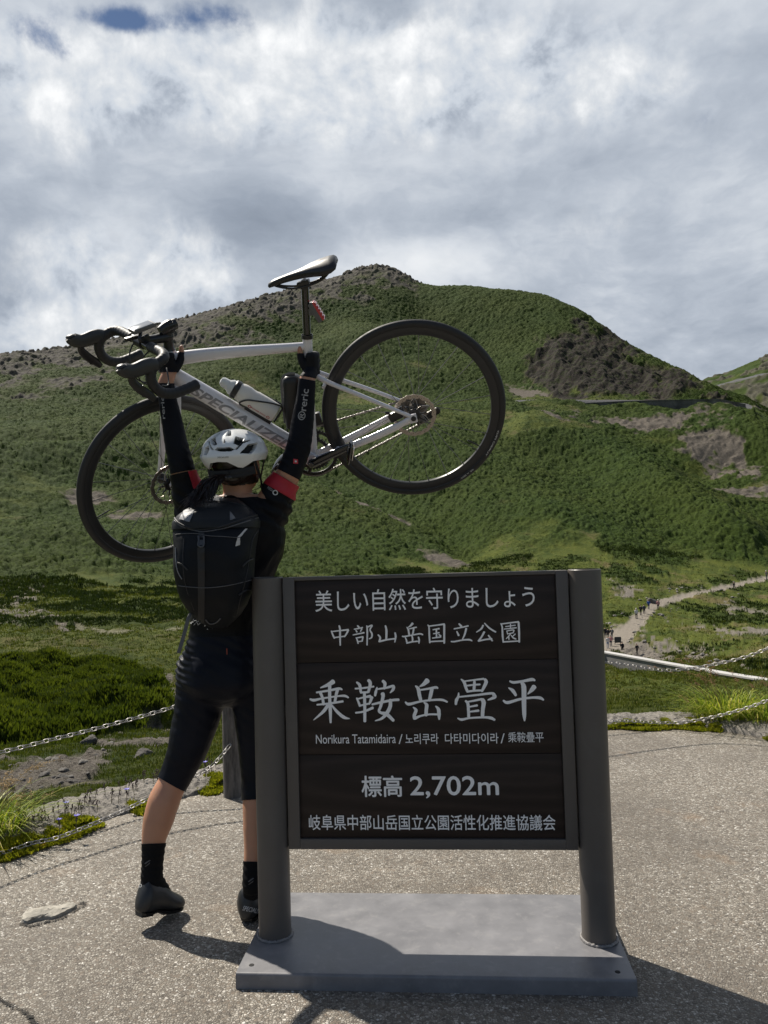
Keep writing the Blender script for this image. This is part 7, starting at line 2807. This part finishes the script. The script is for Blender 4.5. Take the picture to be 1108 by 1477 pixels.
def make_rocks():
    grey = mat('field_stone', (.20, .185, .165), .9, var=.4, vscale=5, bump=.7, bscale=18, dirt=(.06, .055, .045), bdist=.03)
    dark = mat('dark_boulder', (.085, .078, .070), .9, var=.4, vscale=2, bump=.7, bscale=6, dirt=(.16, .14, .12), bdist=.08)
    meshes = []
    for q in range(4):
        me = bpy.data.meshes.new('rock')
        bm = rock_mesh(20 + q)
        bm.to_mesh(me)
        bm.free()
        me.materials.append(grey)
        shade(me, 35)
        meshes.append(me)
    rnd = random.Random(31)
    gm = np.flatnonzero(((LAND['grav'] > .5) & (LAND['T'] < 2.2) & (LAND['px'] > 0) & (LAND['px'] < 330)).ravel())
    Xf, Yf, Zf = LAND['X'].ravel(), LAND['Y'].ravel(), LAND['Z'].ravel()
    for q in range(60):
        i = gm[rnd.randrange(len(gm))]
        o = bpy.data.objects.new('rock', meshes[q % 4])
        COL.objects.link(o)
        r = math.hypot(Xf[i], Yf[i])
        s = rnd.choice([.02, .025, .03, .04, .06]) * (r / 9) ** .6
        o.location = (Xf[i], Yf[i], Zf[i] + s * .15)
        o.scale = (s, s * rnd.uniform(.7, 1), s)
        o.rotation_euler = (rnd.uniform(-.3, .3), rnd.uniform(-.3, .3), rnd.uniform(0, 6))
        tag(o, 'loose grey stone on the gravel patches left of the cyclist', 'stone', 'loose stones on the gravel below the fence')
    me = bpy.data.meshes.new('boulder')
    bm = rock_mesh(47, 4, .75, .5)
    bm.to_mesh(me)
    bm.free()
    me.materials.append(dark)
    shade(me, 35)
    for px, py, s, lab in ((941, 870, 1.15, 'large dark boulder beside the footpath behind the walking group'), (1026, 856, .75, 'pale boulder on the upper side of the footpath, left of two'), (1039, 853, .6, 'pale boulder on the upper side of the footpath, right of two'),
                           (128, 1077, .17, 'single grey rock below the upper chain at the left'), (93, 1127, .13, 'dark rock in the middle of the gravel left of the cyclist'), (204, 1090, .16, 'dark rock on the gravel near the left knee'), (106, 1135, .10, 'small dark rock just below the dark rock on the gravel')):
        o = bpy.data.objects.new('boulder', me)
        COL.objects.link(o)
        g = ground_at(px, py)
        o.location = g + Vector((0, 0, s * .25))
        o.scale = (s, s * .8, s * .8)
        o.rotation_euler = (0, 0, px)
        tag(o, lab, 'rock')
    edge_pts = [(868, 912), (884, 903), (897, 893), (905, 884), (915, 878), (928, 868), (955, 857), (968, 854), (985, 850), (1005, 848), (1020, 847), (1070, 838)]
    low_pts = [(905, 925), (925, 905), (945, 892), (965, 880), (990, 874), (1050, 862), (925, 935), (950, 940), (980, 944), (1010, 950), (1040, 957), (960, 930), (1000, 935)]
    for q in range(120):
        px, py = rnd.choice(edge_pts + low_pts)
        g = ground_at(px + rnd.gauss(0, 9), py + rnd.gauss(0, 2.6))
        s = rnd.choice([.14, .18, .22, .3, .42]) * rnd.uniform(.7, 1.1)
        o = bpy.data.objects.new('rock', meshes[q % 4])
        COL.objects.link(o)
        o.location = g + Vector((0, 0, s * .15))
        o.scale = (s, s * rnd.uniform(.7, 1), s)
        o.rotation_euler = (0, 0, rnd.uniform(0, 6))
        tag(o, 'stone along the footpath that the walkers follow', 'stone', 'stones bordering the distant footpath')
    # flat broken stone set in the pavement
    pale = mat('broken_slab', (.29, .27, .23), .9, var=.5, vscale=22, bump=.9, bscale=60, dirt=(.12, .11, .09), bdist=.006)
    c = Pz(76, 1321, 0)
    out = [Pz(x, y, 0) - c for x, y in ((30, 1331), (34, 1322), (42, 1316), (56, 1313), (70, 1311), (88, 1310), (102, 1306), (111, 1308), (106, 1313), (94, 1319), (80, 1325), (62, 1327), (48, 1330), (38, 1333))]
    out = spline(out, 3, closed=True)
    rnd = random.Random(5)
    mb = MB()
    r0 = [p + Vector((0, 0, -.002)) for p in out]
    r1 = [p * .97 + Vector((rnd.uniform(-.003, .003), rnd.uniform(-.003, .003), .010 + rnd.uniform(0, .004))) for p in out]
    r2 = [p * .80 + Vector((rnd.uniform(-.004, .004), rnd.uniform(-.004, .004), .014 + rnd.uniform(-.002, .004))) for p in out]
    r3 = [p * .4 + Vector((0, 0, .016 + rnd.uniform(-.003, .003))) for p in out]
    mb.rings([r0, r1, r2, r3])
    o = mb.build('stone_slab', pale, None, ang=25)
    o.location = c
    tag(o, 'flat jagged pale stone set in the pavement at lower left', 'stone')
    crack = mat('crack_dark', (.022, .020, .017), .95)
    hair = mat('hairline_and_shadow', (.16, .146, .128), .95, var=.5, vscale=30)  # hairline tone, also paints the shadow lines of the chain

    def ground_line(pts, w, m_, z=.004, seed=1, jag=.006):
        r = random.Random(seed)
        p = spline([Pz(x, y, 0) for x, y in pts], 26)
        mb_ = MB()
        vs = []
        n = len(p)
        for i in range(n):
            t = (p[min(i + 1, n - 1)] - p[max(i - 1, 0)]).normalized()
            nn = Vector((-t.y, t.x, 0))
            ww = w * max(0.0, r.uniform(-.3, 1.4)) * math.sin(math.pi * min(1, max(.02, i / (n - 1)))) ** .3
            c_ = p[i] + nn * r.uniform(-jag, jag)
            vs += [c_ + nn * ww + Vector((0, 0, z)), c_ - nn * ww + Vector((0, 0, z))]
        mb_.add(vs, [(2 * i, 2 * i + 1, 2 * i + 3, 2 * i + 2) for i in range(n - 1)])
        o_ = mb_.build('crack_and_shadow_line', m_, smooth=False)
        tag(o_, 'one of the cracks and painted chain shadow lines on the pavement', 'crack', kind='structure')
    ground_line([(-40, 1425), (0, 1443), (14, 1451), (30, 1458), (42, 1467), (58, 1490)], .009, crack)
    ground_line([(28, 1333), (45, 1336), (66, 1331), (85, 1327), (100, 1320)], .009, crack, seed=14)
    ground_line([(102, 1318), (110, 1313), (120, 1308), (121, 1303), (113, 1305)], .008, crack, seed=4)
    ground_line([(29, 1334), (34, 1334), (38, 1329)], .006, crack, seed=5)
    ground_line([(238, 1193), (290, 1184), (350, 1169), (420, 1155)], .0018, hair, seed=7)  # thin ribbon painted where the upper chain casts its shadow
    ground_line([(210, 1237), (260, 1222), (340, 1204)], .0016, hair, seed=8)  # another chain shadow line laid on as colour
    ground_line([(1040, 1222), (1075, 1226), (1130, 1226)], .0025, hair, seed=10)


make_rocks()


# ---------------------------------------------------------------- walls, board and walkers in the distance
def wall_along(name, pts, top_px, thick, mtl, capm, label, cap=.25):
    """pts (px, py, D) along the foot; top_px gives the photo y of its top"""
    pts = [(a, b, d * math.cos(math.atan((a - CX) / FPX))) for a, b, d in pts]      # distances along the ground -> depth
    q = [P(*a) for a in pts]
    tp = [P(a[0], t, a[2]).z for a, t in zip(pts, top_px)]
    n = len(q)
    mb, cb = MB(), MB()
    rg, rc = [], []
    for i in range(n):
        t = (q[min(i + 1, n - 1)] - q[max(i - 1, 0)])
        t.z = 0
        t.normalize()
        nn = Vector((-t.y, t.x, 0))
        if nn.y < 0:
            nn = -nn
        f, b_ = q[i].copy(), q[i] + nn * thick
        z0, z1 = q[i].z - 1.0, tp[i]
        rg.append([(f.x, f.y, z0), (b_.x, b_.y, z0), (b_.x, b_.y, z1 - cap), (f.x, f.y, z1 - cap)])
        f2, b2 = f - nn * .12 * thick, b_ + nn * .12 * thick
        rc.append([(f2.x, f2.y, z1 - cap + .003), (b2.x, b2.y, z1 - cap + .003), (b2.x, b2.y, z1), (f2.x, f2.y, z1)])
    e = empty(name, q[0], label, 'wall')
    for a in (mb.rings(rg), cb.rings(rc)):
        a.v = [tuple(Vector(v) - q[0]) for v in a.v]
    mb.build('wall_face', mtl, e, smooth=False)
    cb.build('coping', capm, e, smooth=False)
    return e


conc = mat('concrete_wall', (.20, .195, .19), .9, var=.3, vscale=.4, dirt=(.10, .095, .09))
pale_c = mat('pale_coping', (.42, .41, .395), .85, var=.1, vscale=.3)
mason = mat('masonry_wall', (.115, .108, .098), .9, var=.6, vscale=.2, bump=.8, bscale=.9, dirt=(.13, .115, .095), bdist=.5)
wall_along('parapet_wall', [(520, 925, 108), (700, 934, 104), (872, 949, 100.5), (960, 965, 93.5), (1040, 979, 87), (1108, 989.5, 82), (1200, 1006, 75)],
           [915, 925, 940.5, 956.5, 970.5, 981, 997], .9, conc, pale_c, 'long low wall with a white top crossing the hollow below the footpath', .17)
wall_along('road_wall', [(730, 584.5, 340), (800, 588, 340), (850, 590, 339), (900, 594, 338), (950, 598, 336), (1000, 597, 335), (1040, 595, 334), (1076, 590, 334)],
           [583, 583, 581, 578.5, 577, 576, 575.5, 583], 1.5, mason, mason, 'grey masonry retaining wall carrying the road round the mountain bend', .35)


def make_board():
    dark = mat('board_green', (.03, .034, .03), .6)
    g = ground_at(892, 928)
    e = empty('notice_board', g, 'small dark notice board standing by the footpath junction', 'notice board')
    s = math.hypot(g.x, g.y) / 1105
    MB().box((0, 0, s * 6), (s * 9, .08, s * 8), bev=.02).build('panel', dark, e)
    for sx in (-1, 1):
        MB().box((sx * s * 3.8, .06, s * 3), (.08, .06, s * 7)).build('leg', dark, e)


make_board()


def make_hiker(px, py, hpx, jacket, legs, hat, label, walk, seed, pack=None):
    rnd = random.Random(seed)
    g = ground_at(px, py)
    g = P(px, py, g.y)
    r = math.hypot(g.x, g.y)
    h = hpx * r / 1105
    s = h / 1.7
    mb = MB()
    f = rnd.uniform(-.5, .5)
    c, sn = math.cos(f), math.sin(f)

    def q(x, y, z):
        return (s * (x * c - y * sn), s * (x * sn + y * c), s * z)
    st = .16 * walk
    for sx in (-1, 1):
        mb.tube(spline([q(sx * .10, sx * st, .03), q(sx * .10, sx * st * .6 + .02, .46), q(sx * .09, 0, .88)], 4), [s * a for a in (.05, .05, .055, .055, .06, .065, .075, .085, .09)], 10)
        mb.ball(q(sx * .10, sx * st + .06, .03), (s * .05, s * .11, s * .045), 8, 6)
        mb.tube(spline([q(sx * .19, 0, 1.40), q(sx * .25, -sx * st * .5, 1.13), q(sx * .22, -sx * st + .08, .90)], 4), [s * a for a in (.06, .06, .055, .05, .05, .045, .042, .04, .045)], 10)
    mb.tube([q(0, 0, .82), q(0, 0, .98), q(0, .01, 1.2), q(0, .01, 1.38), q(0, .02, 1.47)], [(s * a, s * b) for a, b in ((.16, .11), (.15, .11), (.17, .12), (.19, .11), (.08, .07))], 14, upv=q(1, 0, 0))
    mb.tube([q(0, .02, 1.42), q(0, .03, 1.54)], s * .055, 10)
    mb.ball(q(0, .04, 1.60), (s * .085, s * .1, s * .115), 12, 8)
    if hat:
        mb.lathe([(s * .13, s * 1.64), (s * .10, s * 1.66), (s * .09, s * 1.73), (.001, s * 1.75)], q(0, .04, 0), (0, 0, 1), 12)
    tmp = mb.build('tmp_hiker', jacket)
    md = tmp.modifiers.new('fuse', 'REMESH')
    md.mode = 'VOXEL'
    md.voxel_size = .035 * s
    dg = bpy.context.evaluated_depsgraph_get()
    dg.update()
    me = bpy.data.meshes.new_from_object(tmp.evaluated_get(dg))
    bpy.data.objects.remove(tmp)
    me.name = 'person'
    me.materials.clear()
    hairm = bpy.data.materials['dark_hair']
    for m_ in (legs, jacket, bpy.data.materials['skin'], hat or hairm):
        me.materials.append(m_)
    for p in me.polygons:
        z = p.center.z / s
        fc = abs(p.center.x) / s
        p.material_index = 0 if z < .90 and fc < .17 else (1 if z < 1.44 and z > .9 else (2 if z < 1.60 else 3))
        if z < .95 and fc > .17:
            p.material_index = 2
    shade(me, 180)
    o = bpy.data.objects.new('person', me)
    COL.objects.link(o)
    o.location = g
    tag(o, label, 'person', 'walkers on the footpath in the distance')
    if pack:
        b_ = MB().box(q(0, -.17, 1.18), (s * .28, s * .16, s * .42), rot=(0, 0, f), bev=s * .04).build('rucksack', pack, o)
    return o


def make_hikers():
    col = {k_: mat('cloth_' + k_, c, .8) for k_, c in dict(black=(.012, .012, .014), navy=(.02, .025, .05), white=(.62, .60, .58), blue=(.03, .09, .38), jeans=(.16, .22, .33), grey=(.14, .14, .14), pink=(.50, .25, .24), beige=(.32, .27, .2), red=(.35, .03, .03)).items()}
    L = [
        (873.5, 921, 14, 'black', 'black', None, 'walker in black half hidden by the right post of the sign', .2, None),
        (877.5, 922, 13.5, 'navy', 'black', 'black', 'walker in navy and dark hat in the group next to the notice board', .1, 'black'),
        (883, 922, 14, 'black', 'grey', None, 'walker in a black jacket and grey trousers nearest the notice board', .3, 'grey'),
        (877, 935, 14.5, 'white', 'jeans', 'beige', 'walker in white top and pale blue trousers at the path foot', .2, None),
        (881.5, 933.5, 14.5, 'pink', 'navy', None, 'walker in a pink top and navy trousers at the path foot', .1, None),
        (898, 943, 14.5, 'black', 'black', 'black', 'walker all in black just right of the notice board', .6, None),
        (919.3, 945.5, 14.5, 'black', 'black', None, 'walker all in black alone on the gravel, farthest right of the path foot', .8, None),
        (918.3, 893.5, 13.5, 'white', 'black', 'white', 'walker in white top and white hat over dark trousers on the path', .4, None),
        (924.5, 887, 12, 'black', 'black', None, 'walker in black directly behind the white hatted walker', .5, 'black'),
        (929.5, 886.5, 12.5, 'grey', 'black', 'black', 'walker in grey jacket and black hat in the pair on the path', .3, 'navy'),
        (936, 879.5, 12, 'blue', 'navy', None, 'walker in a bright blue jacket in front of the dark boulder', .5, None),
        (949.7, 880, 12.5, 'pink', 'black', 'white', 'walker in pale pink top right of the dark boulder', .5, None),
        (1059, 851, 9.5, 'black', 'black', None, 'lone dark walker high on the footpath near the pale boulders', .5, None),
        (1106, 836, 10.5, 'beige', 'grey', 'white', 'walker in beige at the right edge of the photo high on the footpath', .5, None),
        (541.5, 386.5, 3.6, 'black', 'black', None, 'tiny dark figure standing on the mountain summit', .1, None),
    ]
    for i, (px, py, h, j, l_, ht, lab, w_, pk) in enumerate(L):
        make_hiker(px, py, h * (1.13 if h > 8 else 1), col[j], col[l_], col[ht] if ht else None, lab, w_, 40 + i, col[pk] if pk else None)


make_hikers()
